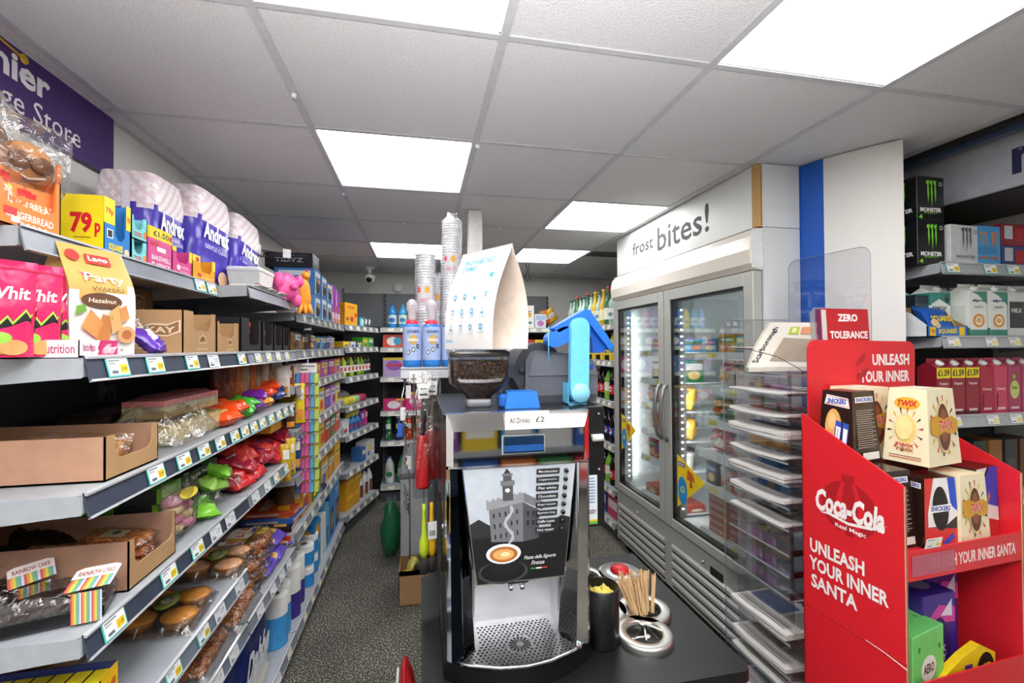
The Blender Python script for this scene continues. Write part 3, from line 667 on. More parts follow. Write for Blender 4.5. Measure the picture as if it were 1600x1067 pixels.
# ================= SECOND SHELF (z 1.483) =================
Z2 = 1.484
def second_shelf():
    # long pink and white tray: front wall with zigzag
    ya, yb = .96, yp(183, -.612)
    w = yb-ya; d = .28; m = MB(); pk = c('#d62a77', .4); wh = c('#efe6ea', .4)
    m.box(-w/2, w/2, -d/2, d/2, 0, .003, pk); m.box(-w/2, w/2, -d/2, -d/2+.003, 0, .032, wh); m.box(w/2-.003, w/2, -d/2, d/2, 0, .032, wh); m.box(-w/2, w/2, d/2-.003, d/2, 0, .16, pk)
    # end wall towards the camera, scooped
    pts = [(-w/2, -d/2, 0), (-w/2, -d/2, .032)]+[(-w/2, -d/2+d*k/8, .032+.08*(k/8)**2) for k in range(1, 9)]+[(-w/2, d/2, 0)]
    m.prism(pts[::-1], (.003, 0, 0), pk)
    f = face((-w/2, -d/2-.0003, 0), (w, 0, 0), (0, 0, .032))
    m.art(f, [('t', .25, .5, .3, .62, 'Nutrition Magicals', '#b5386a', .5), ('p', [(.44, 0), (.50, .4), (.46, .5), (.53, 1), (1, 1), (1, 0)], '#c92a6e'), ('t', .78, .48, .36, .62, '+Whitworths', '#ffffff', 1, .3)])
    f = face((-w/2-.0003, d/2, 0), (0, -d, 0), (0, 0, .032))
    m.art(f, [('p', [(.72, 0), (.76, .4), (.73, .5), (.79, 1), (1, 1), (1, 0)], '#efe6ea'), ('t', .88, .5, .2, .55, 'Nutrition', '#b5386a', .5)])
    one('snack_tray', m, 'low pink and white display tray holding the pink snack pouches', 'carton', (-.612-d/2, (ya+yb)/2, Z2), R90)
    # pink stand-up pouches
    def pouch():
        m = MB(); W, H, T = .095, .165, .045; rd = c('#e0245e', .25, noise_amt=.1)
        def S(a, b, side=1, l=0):
            u = 2*a-1; top = 1-b
            th = T/2*(1-.9*b**1.6)*(1-abs(u)**3)**.5 if b < .9 else .001
            return Vector(((a-.5)*W*(1-.0*b), -side*(th+l)+.004*noise.noise(Vector((a*5, b*5, side))), b*H))
        m.grid(lambda a, b: S(a, b, 1), 14, 16, rd); m.grid(lambda a, b: S(1-a, b, -1), 14, 16, c('#e86a90', .3))
        F = lambda a, b, l=0: S(a, b, 1, l+.001)
        m.art(F, [('p', [(.0, .0), (1, 0), (1, .5), (.86, .40), (.8, .47), (.62, .33), (.55, .40), (.38, .27), (.3, .34), (.14, .2), (0, .28)], '#19171a'),
                  ('p', [(.0, .30), (.14, .22), (.3, .37), (.38, .3), (.55, .43), (.62, .36), (.8, .5), (.86, .43), (1, .53), (1, .51), (.86, .40), (.8, .47), (.62, .33), (.55, .40), (.38, .27), (.3, .34), (.14, .2), (0, .28)], '#9fd04a'),
                  ('t', .5, .66, .74, .13, '+Whit', '#ffffff', 1.2, .3), ('e', .35, .12, .26, .1, '#b07a3c'), ('e', .62, .1, .2, .08, '#c8935a'), ('e', .4, .2, .2, .06, '#8ac43e'), ('r', 0, .9, 1, .92, '#b81a4a')], curved=True)
        # barcode on the back panel
        m.art(lambda a, b, l=0: S(1-a, b, -1, l+.001), [('r', .25, .3, .8, .6, '#f2f2f0')]+[('r', .3+.05*k, .33, .32+.05*k, .57, '#222') for k in range(9)], curved=True)
        return m
    me = pm('pouch', pouch)
    for i, (px, x, r) in enumerate([(-6, -.70, 1.0), (40, -.69, 1.0), (87, -.685, 1.0), (30, -.80, 1.0)]):
        one('snack_pouch', me, ['pink snack pouch cut by the left edge of the photo', 'pink snack pouch second from the left in the pink tray', 'pink snack pouch standing against the gold biscuit bag', 'pink snack pouch standing behind the others in the pink tray'][i], 'pouch', (x, yp(px, x), Z2+.004), (0.05, 0, r), 'pink snack pouches')
    # gold and white biscuit bag, front turned towards the camera
    t = thing('biscuit_bag', 'tall gold and white biscuit bag with red label on the second shelf', 'bag', (-.672, yp(152, -.66)-.005, Z2+.001), (0, 0, 1.22))
    W, D, H = .125, .075, .225
    gold = c('#c9a25a', .3); wt = c('#efe9e2', .3, noise_amt=.03); gy = c('#b9b2ae', .4)
    m = MB()
    def P(sx, sy, z):
        k = z/H; dd = D/2*(1-max(0, k-.62)/.38*.97); ww = W/2*(1+.04*math.sin(PI*k)); return Vector((sx*ww, sy*dd, z))
    N_ = 12
    m.grid(lambda a, b: P(2*a-1, -1, b*H)+Vector((0, -.006*math.sin(PI*a)*math.sin(PI*min(1, b*1.3))+.003*noise.noise(Vector((a*6, b*6, 1))), 0)), 8, N_, lambda a, b: gold if b > .58-.05*math.sin(a*5) else wt)
    m.grid(lambda a, b: P(1-2*a, 1, b*H), 8, N_, gold)
    m.grid(lambda a, b: P(1, 2*a-1, b*H)-Vector((.012*math.sin(PI*a)*b, 0, 0)), 6, N_, c('#c3bdb6', .4))
    m.grid(lambda a, b: P(-1, 1-2*a, b*H)+Vector((.012*math.sin(PI*a)*b, 0, 0)), 6, N_, lambda a, b: gold if b > .62 else gy)
    link('bag_body', m, t)
    m = MB(); F = lambda a, b, l=0: P(2*a-1, -1, b*H)+Vector((0, -.006*math.sin(PI*a)*math.sin(PI*min(1, b*1.3))-.003-l, 0))
    m.art(F, [('r', .34, .84, .72, .93, '#d8281f'), ('t', .53, .885, .3, .06, 'Lago', '#ffffff', 1.5), ('e', .16, .9, .1, .05, '#d8281f'), ('t', .52, .70, .6, .1, 'Party', '#fff6dc', .5, .3), ('t', .52, .61, .5, .035, 'WAFERS', '#7a5a2a', .5), ('e', .42, .5, .3, .07, '#5e3a22'), ('t', .42, .50, .4, .04, 'Hazelnut', '#f6e6c8', .5, .2),
              ('p', [(.12, .26), (.32, .16), (.42, .30), (.24, .42)], '#c88c50'), ('p', [(.32, .14), (.52, .12), (.56, .36), (.4, .38)], '#b97840'), ('p', [(.56, .2), (.72, .26), (.66, .48), (.5, .40)], '#d6a468'), ('p', [(.7, .3), (.84, .36), (.78, .48), (.66, .44)], '#c98c50'), ('e', .8, .2, .16, .08, '#e9a06c'), ('e', .8, .2, .09, .045, '#b06a3c'), ('p', [(.04, .36), (.18, .40), (.16, .46), (.05, .44)], '#6a9a3a'), ('t', .5, .06, .5, .03, 'Net 250 g', '#6a6460', .5)], curved=True)
    link('front_print', m, t)
    m = MB(); F2 = lambda a, b, l=0: P(-1, 1-2*a, b*H)+Vector((-.001-l+.012*math.sin(PI*a)*b, 0, 0))
    it = [('r', .1+.0*k, .08+.022*k, .9-.12*((k*7) % 3), .087+.022*k, '#6f6864') for k in range(23) if k not in (10, 11)]+[('t', .6, .44-.10, .4, .03, '250 g', '#3e3a38', 1)]
    m.art(F2, it, curved=True); link('side_print', m, t)
    # purple small packet
    t = thing('snack_packet', 'small purple foil snack packet lying in front of the ridged kraft carton', 'packet', (-.635, yp(232, -.63), Z2+.03), (-.9, 0, R90+.3))
    link('packet_body', packet_mb(.085, .085, .03, c('#5a2fa0', .2), [('r', .35, .35, .6, .7, '#cdbde6')], seed=11, wob=2.5), t)
    t = thing('snack_packet', 'clear crackly packet lying on the purple packet', 'packet', (-.67, yp(218, -.66), Z2+.06), (-.5, 0, R90))
    link('packet_body', packet_mb(.08, .07, .03, film(), seed=12, wob=3), t)
    # kraft cartons with ridged sides
    fl = tex_mat('flute', 'flute'); kr = KRAFT()
    def kcart(y0, y1, d, h, lab, side=True, raised=True, cut=(.3, .83, .55)):
        w = y1-y0
        b = tray_mb(w, d, h, kr, cut=cut, inner=c('#9a7450', .8), side=fl, arts={'front': [('p', [(.46, .22), (.56, .27), (.66, .24), (.66, .42), (.56, .46), (.46, .40)], '#d9b892'), ('p', [(.48, .25), (.56, .30), (.64, .27), (.64, .39), (.56, .43), (.48, .37)], '#8a5f38'), ('t', .55, .11, .34, .05, 'SNACKS', '#dcc09a', 1)],
            'left': [('p', [(.60, .35), (.72, .42), (.86, .40), (.98, .5), (.98, .78), (.86, .68), (.72, .70), (.60, .62)], '#e6d0b0'), ('p', [(.62, .39), (.72, .45), (.86, .43), (.96, .53), (.96, .74), (.86, .64), (.72, .66), (.62, .59)], '#9a6a42'), ('t', .80, .55, .26, .14, 'KAY', '#ead9bd', 1.5), ('t', .52, .17, .44, .08, 'SNACKS', '#f0e2ca', 1.5)] if side else []})
        t = thing('kraft_snack_carton', lab, 'carton', (-.618-d/2, (y0+y1)/2, Z2), R90)
        link('carton_body', b, t)
        m = MB()
        for k in range(4): m.add(*_wedge(-w*.3+k*w*.18, -d/2+.02+.01*k, .01), c('#e3cf78', .35))
        link('sandwich_crisps', m, t)
        if raised:
            m = MB(); m.box(-w/2, w/2, d/2-.004, d/2, h-.002, h+.085, c('#8d6a45', .8)); m.art(face((-w/2, d/2-.004, h), (w, 0, 0), (0, 0, .085)), [('p', [(.3, .2), (.5, .35), (.7, .25), (.7, .75), (.5, .82), (.3, .7)], '#cbb08a'), ('p', [(.33, .26), (.5, .4), (.67, .3), (.67, .7), (.5, .77), (.33, .65)], '#7a5636'), ('t', .5, .52, .28, .2, 'KAY', '#d9c39c', 1)])
            link('raised_lid', m, t)
        return t
    def _wedge(x, y, z): return [(x, y, z), (x+.03, y, z), (x+.015, y+.02, z+.07), (x+.02, y+.03, z)], [(0, 1, 2), (1, 3, 2), (0, 2, 3)]
    kcart(yp(286, -.618), yp(337, -.618), .26, .118, 'ridged kraft snack carton with its long side towards the camera, behind the purple packet')
    kcart(yp(339, -.618), yp(373, -.618), .2, .10, 'smaller ridged kraft snack carton just before the black cartons', side=False, raised=False, cut=(.12, .78, .52))
    kcart(yp(240, -.8), yp(286, -.8)-.01, .1, .12, 'kraft snack carton standing behind the gold bag, lid raised', side=False).location.x = -.84
    # black cartons with kraft linings, second bay
    for i, (a, e) in enumerate([(376, 408), (410, 427), (428, 441), (442, 452)]):
        y0, y1 = yp(a, -.618), yp(e, -.618); w = y1-y0-.004
        b = tray_mb(w, .2, .125-.004*i, c('#1c1a1c', .5), cut=(.4 if i == 0 else .2, .88, .22), inner=c('#a8875f', .8))
        t = thing('black_display_carton', rowtag(i, 'of the black display cartons on the second shelf', 'counted away from the camera'), 'carton', (-.718, (y0+y1)/2, Z2), R90, 'black display cartons'); link('carton_body', b, t)
        pk = one('wrapped_sweets', packet_mb(w*.6, .1, .03, [c('#d8561f', .25), c('#d9c9b4', .25), c('#b8b0a4', .25), c('#c93a34', .25)][i], [('e', .5, .5, .2, .12, '#d63a46')], seed=20+i, wob=2), ['orange', 'cream', 'grey', 'red'][i]+' wrapped sweets packet standing in a black carton', 'packet', (-.66, (y0+y1)/2+w*.1, Z2+.07), (.12, 0, R90), 'packets in the black cartons')
second_shelf()
# ================= THIRD SHELF (z 1.235) and below =================
Z3, Z4, Z5, Z6, Z7 = 1.236, .981, .731, .541, .131
def clear_lid(w, d, h, ribs=9, mat=None):
    m = MB(); n = 40; mat = mat or film()
    def P(a, b):   # ribbed rounded lid
        x = (a-.5)*w; k = abs(2*a-1); y = (b-.5)*d
        z = h*(1-k**10)*(1-abs(2*b-1)**8)
        z *= 1-.07*(.5+.5*math.cos(a*ribs*2*PI)); return Vector((x, y, z))
    m.grid(P, n, 12, mat); return m
def third():
    kr = KRAFT(); pk = c('#b48a70', .75)
    # big kraft tray nearest the camera, tall lid behind
    y0, y1 = yp(163, -.615), yp(246, -.615); w = y1-y0; d = .33; h = .088
    t = thing('kraft_display_tray', 'kraft display tray with cut-out front nearest the camera on the middle left shelf', 'carton', (-.613-d/2, (y0+y1)/2, Z3), R90)
    m = tray_mb(w, d, h, kr, cut=(.18, .86, .42), side=pk, inner=c('#8c6848', .8)); link('tray_body', m, t)
    m = MB(); m.prism([(-w/2, d/2-.02, h-.02), (w/2-.02, d/2-.02, h-.02), (w/2-.06, d/2-.01, h+.125), (-w/2, d/2-.01, h+.125)][::-1], (0, .004, 0), c('#6f5233', .85))
    m.art(face((-w/2+.01, d/2-.022, h+.01), (w*.45, 0, 0), (0, .01, .06)), [('r', 0, 0, 1, 1, '#b3a284'), ('e', .5, .6, .14, .3, '#39302a'), ('r', .15, .12, .85, .2, '#5a4c3c')]); link('raised_lid', m, t)
    for i in range(4):
        b = MB(); b.box(-.075, .075, -.02, .02, -.012, .012, c('#c08a58', .5), b=.005)
        b.art(face((-.07, -.021, -.009), (.14, 0, 0), (0, 0, .018)), [('r', .1, .2, .8, .32, '#6a3f22'), ('r', .2, .55, .7, .66, '#6a3f22')])
        q = thing('wrapped_bar', rowtag(i, 'of the wrapped baked bars in the middle kraft tray', ['lowest at the front', 'lowest behind the first', 'on top at the front', 'standing highest at the back'][i]), 'biscuit', (-.73-.01*(i % 2), y1-.045-.05*(i % 2), Z3+.02+.03*(i//2)), (0, .06, .06*i-.1), 'wrapped bars in the middle kraft tray')
        link('bar', b, q); b = MB(); S = pillow_fn(.18, .055, .032, 4+i); b.grid(lambda a, e: S(a, e, 1), 12, 6, film()); b.grid(lambda a, e: S(1-a, e, -1), 12, 6, film()); o = link('clear_wrapper', b, q)
    # layer cake packs under clear lids (two stacked)
    for i, (z, cols, lab) in enumerate([(Z3+.004, ('#cdbb6a', '#e2d39a', '#d6c27c'), 'yellow layer cake in a clear pack, lower of two beside the kraft tray'), (Z3+.07, ('#d8b46a', '#c9c49a', '#e08a86'), 'pink and cream layer cake in a clear ribbed pack, upper of two')]):
        y0, y1 = yp(262+4*i, -.66), yp(353, -.66); w = y1-y0; t = thing('layer_cake', lab, 'cake', (-.70-.03*i, (y0+y1)/2, z), R90)
        b = MB()
        for k in range(3): b.box(-w/2+.012, w/2-.012, -.05, .05, .004+.016*k, .019+.016*k, c(cols[k], .7, nscale=60, noise_amt=.15))
        link('cake', b, t); link('clear_lid', clear_lid(w, .12, .064, 14), t)
    b = packet_mb(.3, .14, .07, film(), seed=31, wob=3, nu=22, nv=16)
    one('clear_wrapped_cake', b, 'large crinkled clear cake pack lying between kraft tray and layer cakes', 'packet', (-.665, yp(272, -.65), Z3+.03), (-PI/2+.3, 0, R90))
    # dark fruit loaf with oval label behind
    t = thing('loaf_cake_pack', 'dark fruit cake under clear lid with a small oval label, behind the kraft tray', 'cake', (-.88, yp(175, -.88), Z3), R90)
    b = MB(); b.box(-.12, .12, -.06, .06, .003, .085, c('#3b2417', .7), b=.01); link('cake', b, t); link('clear_lid', clear_lid(.26, .14, .11, 12), t)
    b = MB(); b.lathe([(0, -.001), (.032, 0), (.03, .001)], c('#c7b7a4', .5), seg=20, axis='y', M=Matrix.Translation((-.02, -.075, .09)) @ Matrix.Rotation(-.7, 4, 'X')); link('oval_label', b, t)
    # party bag packs in orange, green, purple, second bay
    spec = [(362, -.635, 0, '#f4541e', 'bright orange sweet packet nearest the layer cakes'), (372, -.64, .03, '#f4541e', 'bright orange sweet packet on top of another'), (386, -.64, 0, '#45b52e', 'green sweet packet low beside the orange ones'), (392, -.65, .03, '#45b52e', 'green sweet packet on top'),
            (401, -.645, .015, '#7a2aa0', 'purple sweet packet beside the green ones'), (408, -.65, .045, '#7a2aa0', 'purple sweet packet lying highest'), (413, -.64, .02, '#f49a1e', 'small amber sweet packet'), (420, -.65, .05, '#f2541e', 'orange sweet packet at the far end'), (429, -.65, .07, '#ef4a22', 'red-orange sweet packet at the far end on top'), (434, -.645, .03, '#2b3f8c', 'dark blue sweet packet with yellow marks'), (441, -.65, .05, '#2c3a6c', 'dark blue sweet packet last on the shelf')]
    for i, (px, x, dz, col, lab) in enumerate(spec):
        one('sweet_packet', packet_mb(.10, .15, .045, c(col, .2, noise_amt=.12), seed=40+i, wob=2.2, art=[('e', .5, .5, .2, .15, '#f5d23a')] if i > 8 else None), lab+' on the middle left shelf', 'packet', (x-.05, yp(px, x), Z3+.024+dz), (-PI/2+.1, 0, R90+.2*((i % 3)-1)), 'sweet packets on the middle left shelf')
    for i, (px, dz, col) in enumerate([(380, 0, '#f2a51e'), (395, .03, '#f0b820'), (410, .0, '#e88a1c')]):
        one('long_biscuit_packet', packet_mb(.24, .12, .05, c(col, .25, noise_amt=.1), [('e', .25, .5, .1, .3, '#27324e'), ('r', .5, .3, .72, .7, '#3f7d2e'), ('r', .78, .25, .92, .75, '#e9e4da')], seed=60+i), 'long yellow biscuit packet at the back of the middle shelf, '+['nearest', 'on top', 'furthest'][i], 'packet', (-.80, yp(px, -.78), Z3+.07+dz), (-PI/2+.5, 0, R90), 'long yellow biscuit packets')
    # upright loaves standing behind, between the second and the middle shelf
    for i in range(9):
        col = ['#5a2410', '#8a3a14', '#b8561c', '#9a7c50', '#b8561c', '#8f7a58', '#c0b090', '#a88a5a', '#d9cdb8'][i]
        px = [352, 362, 373, 383, 394, 405, 415, 425, 436][i]
        one('upright_packet', packet_mb(.07, .17, .045, c(col, .25, noise_amt=.2), [('r', .25, .12, .75, .35, '#d99a4a' if i > 6 else col)], seed=70+i, wob=2), rowtag(i, 'upright packet hanging at the back below the second shelf', 'counted away from the camera'), 'packet', (-.72, yp(px, -.70), Z3+.155), (0, 0, .9), 'upright packets behind the sweets')
third()
def fourth():
    kr = KRAFT(); pk = c('#a8806a', .75)
    y0, y1 = yp(200, -.615), yp(273, -.615); w = y1-y0; d = .33; h = .105
    t = thing('kraft_flapjack_tray', 'kraft tray with deep cut-out front holding wrapped flapjacks on the fourth left shelf', 'carton', (-.612-d/2, (y0+y1)/2, Z4), R90)
    m = tray_mb(w, d, h, kr, cut=(.12, .93, .42), side=pk, inner=c('#8c6040', .8), back_h=.125); link('tray_body', m, t)
    for i in range(6):
        t = thing('wrapped_flapjack', rowtag(i, 'wrapped flapjack in the kraft tray', ['flat at the front', 'flat behind the front one', 'on top at the front', 'leaning in the middle', 'leaning behind', 'at the back'][i]), 'flapjack', (-.70-.075*(i % 2), y1-.065-.075*(i % 2), Z4+.02+.026*(i//2)), (.08*(i % 2), .12, .12*(i % 3)-.1), 'wrapped flapjacks')
        b = MB(); b.box(-.06, .06, -.032, .032, -.01, .01, tex_mat('flap', 'flap'), b=.004); b.art(face((-.03, -.02, .0105), (.045, 0, 0), (0, .04, 0)), [('r', 0, 0, 1, 1, '#d9cdae'), ('e', .5, .6, .18, .25, '#3a3128'), ('r', .1, .2, .9, .28, '#6a5a44')]); link('flapjack', b, t)
        b = MB(); S = pillow_fn(.145, .08, .03, 4+i, wob=2)
        R = Matrix.Rotation(-PI/2, 4, 'X'); b.grid(lambda a, e: R @ S(a, e, 1), 12, 8, film()); b.grid(lambda a, e: R @ S(1-a, e, -1), 12, 8, film()); link('clear_wrapper', b, t)
    for i in range(3):
        one('dark_loaf_packet', packet_mb(.14, .2, .07, c('#2c1a12', .15, noise_amt=.3), seed=90+i, wob=2), 'dark glossy wrapped loaf behind the flapjack tray, '+['nearest the camera', 'in the middle', 'furthest'][i], 'loaf', (-.93, 1.02+.15*i, Z4+.045), (-PI/2+.2, 0, R90), 'dark wrapped loaves')
    # rainbow cake boxes in front of the tray's side (towards the camera)
    def rainbow(m, fn, full=True):
        cols = ['#c85a54', '#d89850', '#dccb58', '#7cb070', '#6aa0b8', '#d8d4da']
        it = []
        for k in range(18): it.append(('r', k/18, 0, (k+1)/18, .55 if full else 1, cols[k % 6]))
        if full: it += [('p', [(0, .5), (0, .9), (.15, 1), (.85, 1), (1, .9), (1, .5)], '#f2e6e2'), ('t', .5, .72, .8, .22, 'RAINBOW CAKE', '#8a3a2a', 1)]
        m.art(fn, it)
    for i, (x, y, rz) in enumerate([(-.672, 1.01, .3), (-.80, 1.02, .9)]):
        t = thing('cake_box', ['black based clear cake box with rainbow striped label on the corner of the fourth shelf', 'clear cake box with rainbow label cut by the left edge of the photo'][i], 'cake', (x-.01, y+.015, Z4+.001), rz)
        w, d, h = .15, .09, .03
        b = MB(); b.box(-w/2, w/2, -d/2, d/2, 0, h, c('#16161a', .25), b=.006); link('base_tray', b, t)
        b = MB(); b.box(-w/2+.006, w/2-.006, -d/2+.006, d/2-.006, h, h+.012, c('#2a1410', .6)); link('cake', b, t)
        b = MB(); b.grid(lambda a, e: Vector(((a-.5)*w*1.04, (e-.5)*d*1.04, h+.036*(1-abs(2*a-1)**12)*(1-abs(2*e-1)**12)*(1-.09*(.5+.5*math.cos(a*18*PI))))), 48, 12, film()); b.box(-w/2-.004, w/2+.004, -d/2-.004, d/2+.004, h-.002, h, film()); link('clear_lid', b, t)
        b = MB(); rainbow(b, face((w*.12, -d/2-.003, h+.034), (w*.45, 0, .0), (.01, d*.5, .022))); rainbow(b, face((w*.2, -d/2-.006, .004), (w*.3, 0, 0), (.0, -.001, h+.028)), False); link('label', b, t)
    # pink drink of sweets, apple pastries, greens
    t = thing('wrapped_cakes', 'clear bag of pink and cream fondant cakes beside the flapjack tray', 'cake', (-.66, yp(289, -.64), Z4), R90)
    b = MB()
    for k in range(4):
        for j in range(2): b.lathe([(.0, 0), (.026, .002), (.03, .014), (.022, .026), (0, .03)], c('#e79ab4' if (k+j) % 2 else '#e6cfa0', .5), cx=-.03+.05*j, cy=0, cz=.003+.024*k, seg=14)
    link('cakes', b, t); b = packet_mb(.14, .16, .075, film(), seed=95, wob=2); o = link('clear_wrapper', b, t); o.location = (0, 0, .062)
    b = MB(); b.art(face((-.05, -.043, .092), (.09, 0, 0), (0, .02, .022)), [('e', .5, .5, .5, .5, '#f0da22')]); link('yellow_sticker', b, t)
    gr, bl = c('#6fb52a', .3), c('#15171a', .3)
    for i in range(4):
        y0, y1 = yp(252, -.66), yp(345, -.66); w = y1-y0
        b = carton_mb(w, .17, .038, '#15171a', {'left': [('r', 0, 0, .5, 1, gr)], 'front': [('r', 0, 0, .34, 1, gr), ('t', .68, .5, .52, .4, '6 Apple Pastries', '#e6e6e4', .8), ('r', .06, .25, .25, .75, '#9bcf5a')], 'top': [('r', .0, 0, .3, 1, gr), ('r', .75, 0, 1, 1, gr)]})
        one('pastry_box', b, 'black and green apple pastry box, '+['lowest', 'second lowest', 'third', 'topmost'][i]+' of the stack on the fourth left shelf', 'carton', (-.765+.01*(i % 2), (y0+y1)/2, Z4+.038*i), R90, 'apple pastry boxes')
    for i, (px, dz) in enumerate([(300, .03), (312, .06), (322, .10), (335, .13), (345, .07)]):
        one('green_wrapped_pastry', packet_mb(.13, .09, .035, [c('#7cc23a', .2), film(), c('#9fce5c', .2), c('#7cc23a', .2), film()][i], seed=100+i, wob=2.5), ['green wrapped pastry low beside the pink cakes', 'clear wrapped pastry above the low green one', 'pale green wrapped pastry beside the printed box face', 'bright green wrapped pastry on top of the pastry boxes', 'clear crinkled wrapper beside the red packets'][i], 'packet', (-.665, yp(px+18, -.64), Z4+.02+dz*.7), (-PI/2+.5, .2, R90+.3*(i-2)), 'green wrapped pastries')
    # red packets, yellow & brown boxes at far end
    for i in range(12):
        px = [374, 379, 384, 389, 396, 402, 410, 418, 425, 432, 440, 447][i]; dz = [.0, .03, .06, .09, .0, .03, .05, .07, .02, .05, .08, .10][i]
        one('red_sweet_bag', packet_mb(.11, .13, .045, c(['#c9282c', '#d8323c', '#a8243a', '#e0403a'][i % 4], .15, noise_amt=.2), [('e', .3, .75, .14, .1, '#e9e4dc'), ('e', .3, .75, .05, .05, '#3a3226')] if i < 4 else [('r', .1, .4, .9, .5, '#8a3a8c')], seed=120+i, wob=2.4), rowtag(i, 'red sweet bag on the fourth left shelf', 'counted away from the camera'), 'bag', (-.675-.02*(i % 2), yp(px, -.65), Z4+.025+dz), (-PI/2+.35, 0, R90+.25*((i % 3)-1)), 'red sweet bags on the fourth shelf')
    b = carton_mb(.26, .14, .06, '#5a1f1c', {'front': [('r', 0, 0, .55, 1, '#d9a01c'), ('r', .58, .2, .9, .8, '#3a1412')], 'top': [('r', 0, 0, .55, 1, '#d9a01c')], 'left': [('r', 0, 0, 1, 1, '#d9a01c')]})
    one('chocolate_roll_box', b, 'brown and mustard cake box lying above the red sweet bags', 'carton', (-.69, 2.19, Z4+.157), R90)
    b = carton_mb(.26, .15, .155, '#3a2430', {'front': [('r', .1, .1, .9, .5, '#5c2a50')]})
    one('sweets_display_box', b, 'dark display box behind the red sweet bags on the fourth shelf', 'carton', (-.80, 2.17, Z4), R90)
    for i in range(4): one('baguette', _roll(.022, .20, c('#d8c8a6', .6)), rowtag(i, 'pale upright roll at the far end of the fourth shelf', 'counted away'), 'bread', (-.66, yp(447+i*3.2, -.655), Z4+.002), 0, 'pale upright rolls')
def _roll(r, h, m):
    b = MB(); b.lathe([(r*.8, 0), (r, .01), (r*1.03, h*.5), (r, h-.01), (r*.7, h)], m, seg=12); return b
fourth()
def pie_pack(w, d, col, n=(2, 2), seed=0, sugar=None):
    """clear wrapped tray of round tarts, lying flat"""
    P = []; b = MB(); b.box(-w/2, w/2, -d/2, d/2, 0, .004, film())
    rx, ry = w/n[0]/2*.93, d/n[1]/2*.93; r = min(rx, ry)
    for i in range(n[0]):
        for j in range(n[1]):
            cx, cy = (-w/2+w*(i+.5)/n[0], -d/2+d*(j+.5)/n[1])
            b.lathe([(r*.72, .004), (r*.98, .026), (r*1.0, .029), (r*.92, .028)], c('#b9772e', .6), cx=cx, cy=cy, seg=22)
            b.lathe([(r*.93, .026), (r*.8, .031), (r*.4, .034), (0, .035)], col, cx=cx, cy=cy, seg=22)
    P.append(('tarts', b.mesh('tarts'), None))
    f = MB(); f.grid(lambda a, e: Vector(((a-.5)*w*1.05, (e-.5)*d*1.05, .040*(1-abs(2*a-1)**8)*(1-abs(2*e-1)**8)+.003*noise.noise(Vector((a*9, e*9, seed))))), 22, 16, film()); P.append(('clear_wrapper', f.mesh('clear_wrapper'), None))
    return P
def sticker(cx, cy, rx, ry, col, z=.043):
    b = MB(); b.lathe([(0, 0), (1, 0), (1, .001), (0, .001)], c(col, .4), seg=22); M = Matrix.Translation((cx, cy, z)) @ Matrix.Diagonal((rx, ry, 1, 1)); b.v = [tuple(M @ Vector(p)) for p in b.v]
    b.lathe([(0, .0012), (.6, .0012)], c('#d8cfa8', .5), seg=16); k = len(b.v)-32; b.v[k:] = [tuple(M @ Vector(p)) for p in b.v[k:]]; return b.mesh('sticker')
def fifth():
    bk = tex_mat('bake', 'bake'); tart = c('#e39a3c', .35, noise_amt=.35, nscale=14); jam = c('#e8b48c', .6, noise_amt=.2, nscale=60)
    for i, (px, x, col, lab) in enumerate([(240, -.71, tart, 'clear pack of four golden tarts with an oval green label, nearest the camera'), (318, -.70, jam, 'clear pack of four pale sugared tarts with a green oval label')]):
        y = yp(px+22, x); P = pie_pack(.215, .19, col, seed=i); P.append(('oval_label', sticker(-.005, .0, .045, .028, '#7e8f3a'), None, 'green oval label')); P.append(('price_sticker', sticker(-.07, .06, .022, .018, '#f0c81e', .042), None, 'yellow price sticker'))
        kit('tart_pack', P, lab, 'tarts', (x, y, Z5+.006), R90+.12-.1*i, 'tart packs on the fifth shelf', (1, 1, 1)).rotation_euler = (.05, .0, R90+.1)
    kit('tart_pack', pie_pack(.215, .19, c('#a8642a', .4, noise_amt=.3), seed=5), 'clear pack of darker tarts at the back of the fifth shelf', 'tarts', (-.90, 1.33, Z5+.006), R90, 'tart packs on the fifth shelf')
    # row of dark yellow-topped packs in a blue tray at the bottom left
    t = thing('chocolate_cake_tray', 'blue tray of yellow and brown cake packs at the bottom left, marked £1.49', 'carton', (-.80, .955+.03, Z5), R90)
    y1 = yp(186, -.615)
    y0 = .955; w = .10
    t.location = (-.615-.17, y1-w/2, Z5)
    link('tray_body', tray_mb(w, .34, .125, c('#1f2f7c', .4), cut=(.1, .9, .3), inner=c('#7a5a40', .8), arts={'front': [('r', .5, .35, 1, 1, '#f0c018'), ('t', .76, .72, .34, .18, '£1.49', '#b8321e', 1.5)]}), t)
    for i in range(9):
        b = carton_mb(.03, .10, .11, '#3a1714', {'left': [('r', 0, .62, 1, 1, '#e6d21e'), ('t', .8, .8, .3, .14, '£1.49', '#3a2c10', 1), ('r', .1, .1, .9, .45, '#5c201c')], 'top': [('r', 0, 0, 1, 1, '#e6d21e')], 'front': [('r', 0, .62, 1, 1, '#e6d21e')]}, rough=.2)
        one('cake_bar_pack', b, rowtag(i, 'brown and yellow cake pack in the bottom left tray', 'counted from the aisle'), 'packet', (-.635-.034*i, y1-w/2-.005, Z5+.004), R90+.0, 'brown and yellow cake packs').rotation_euler = (0, 0, 0)
fifth()
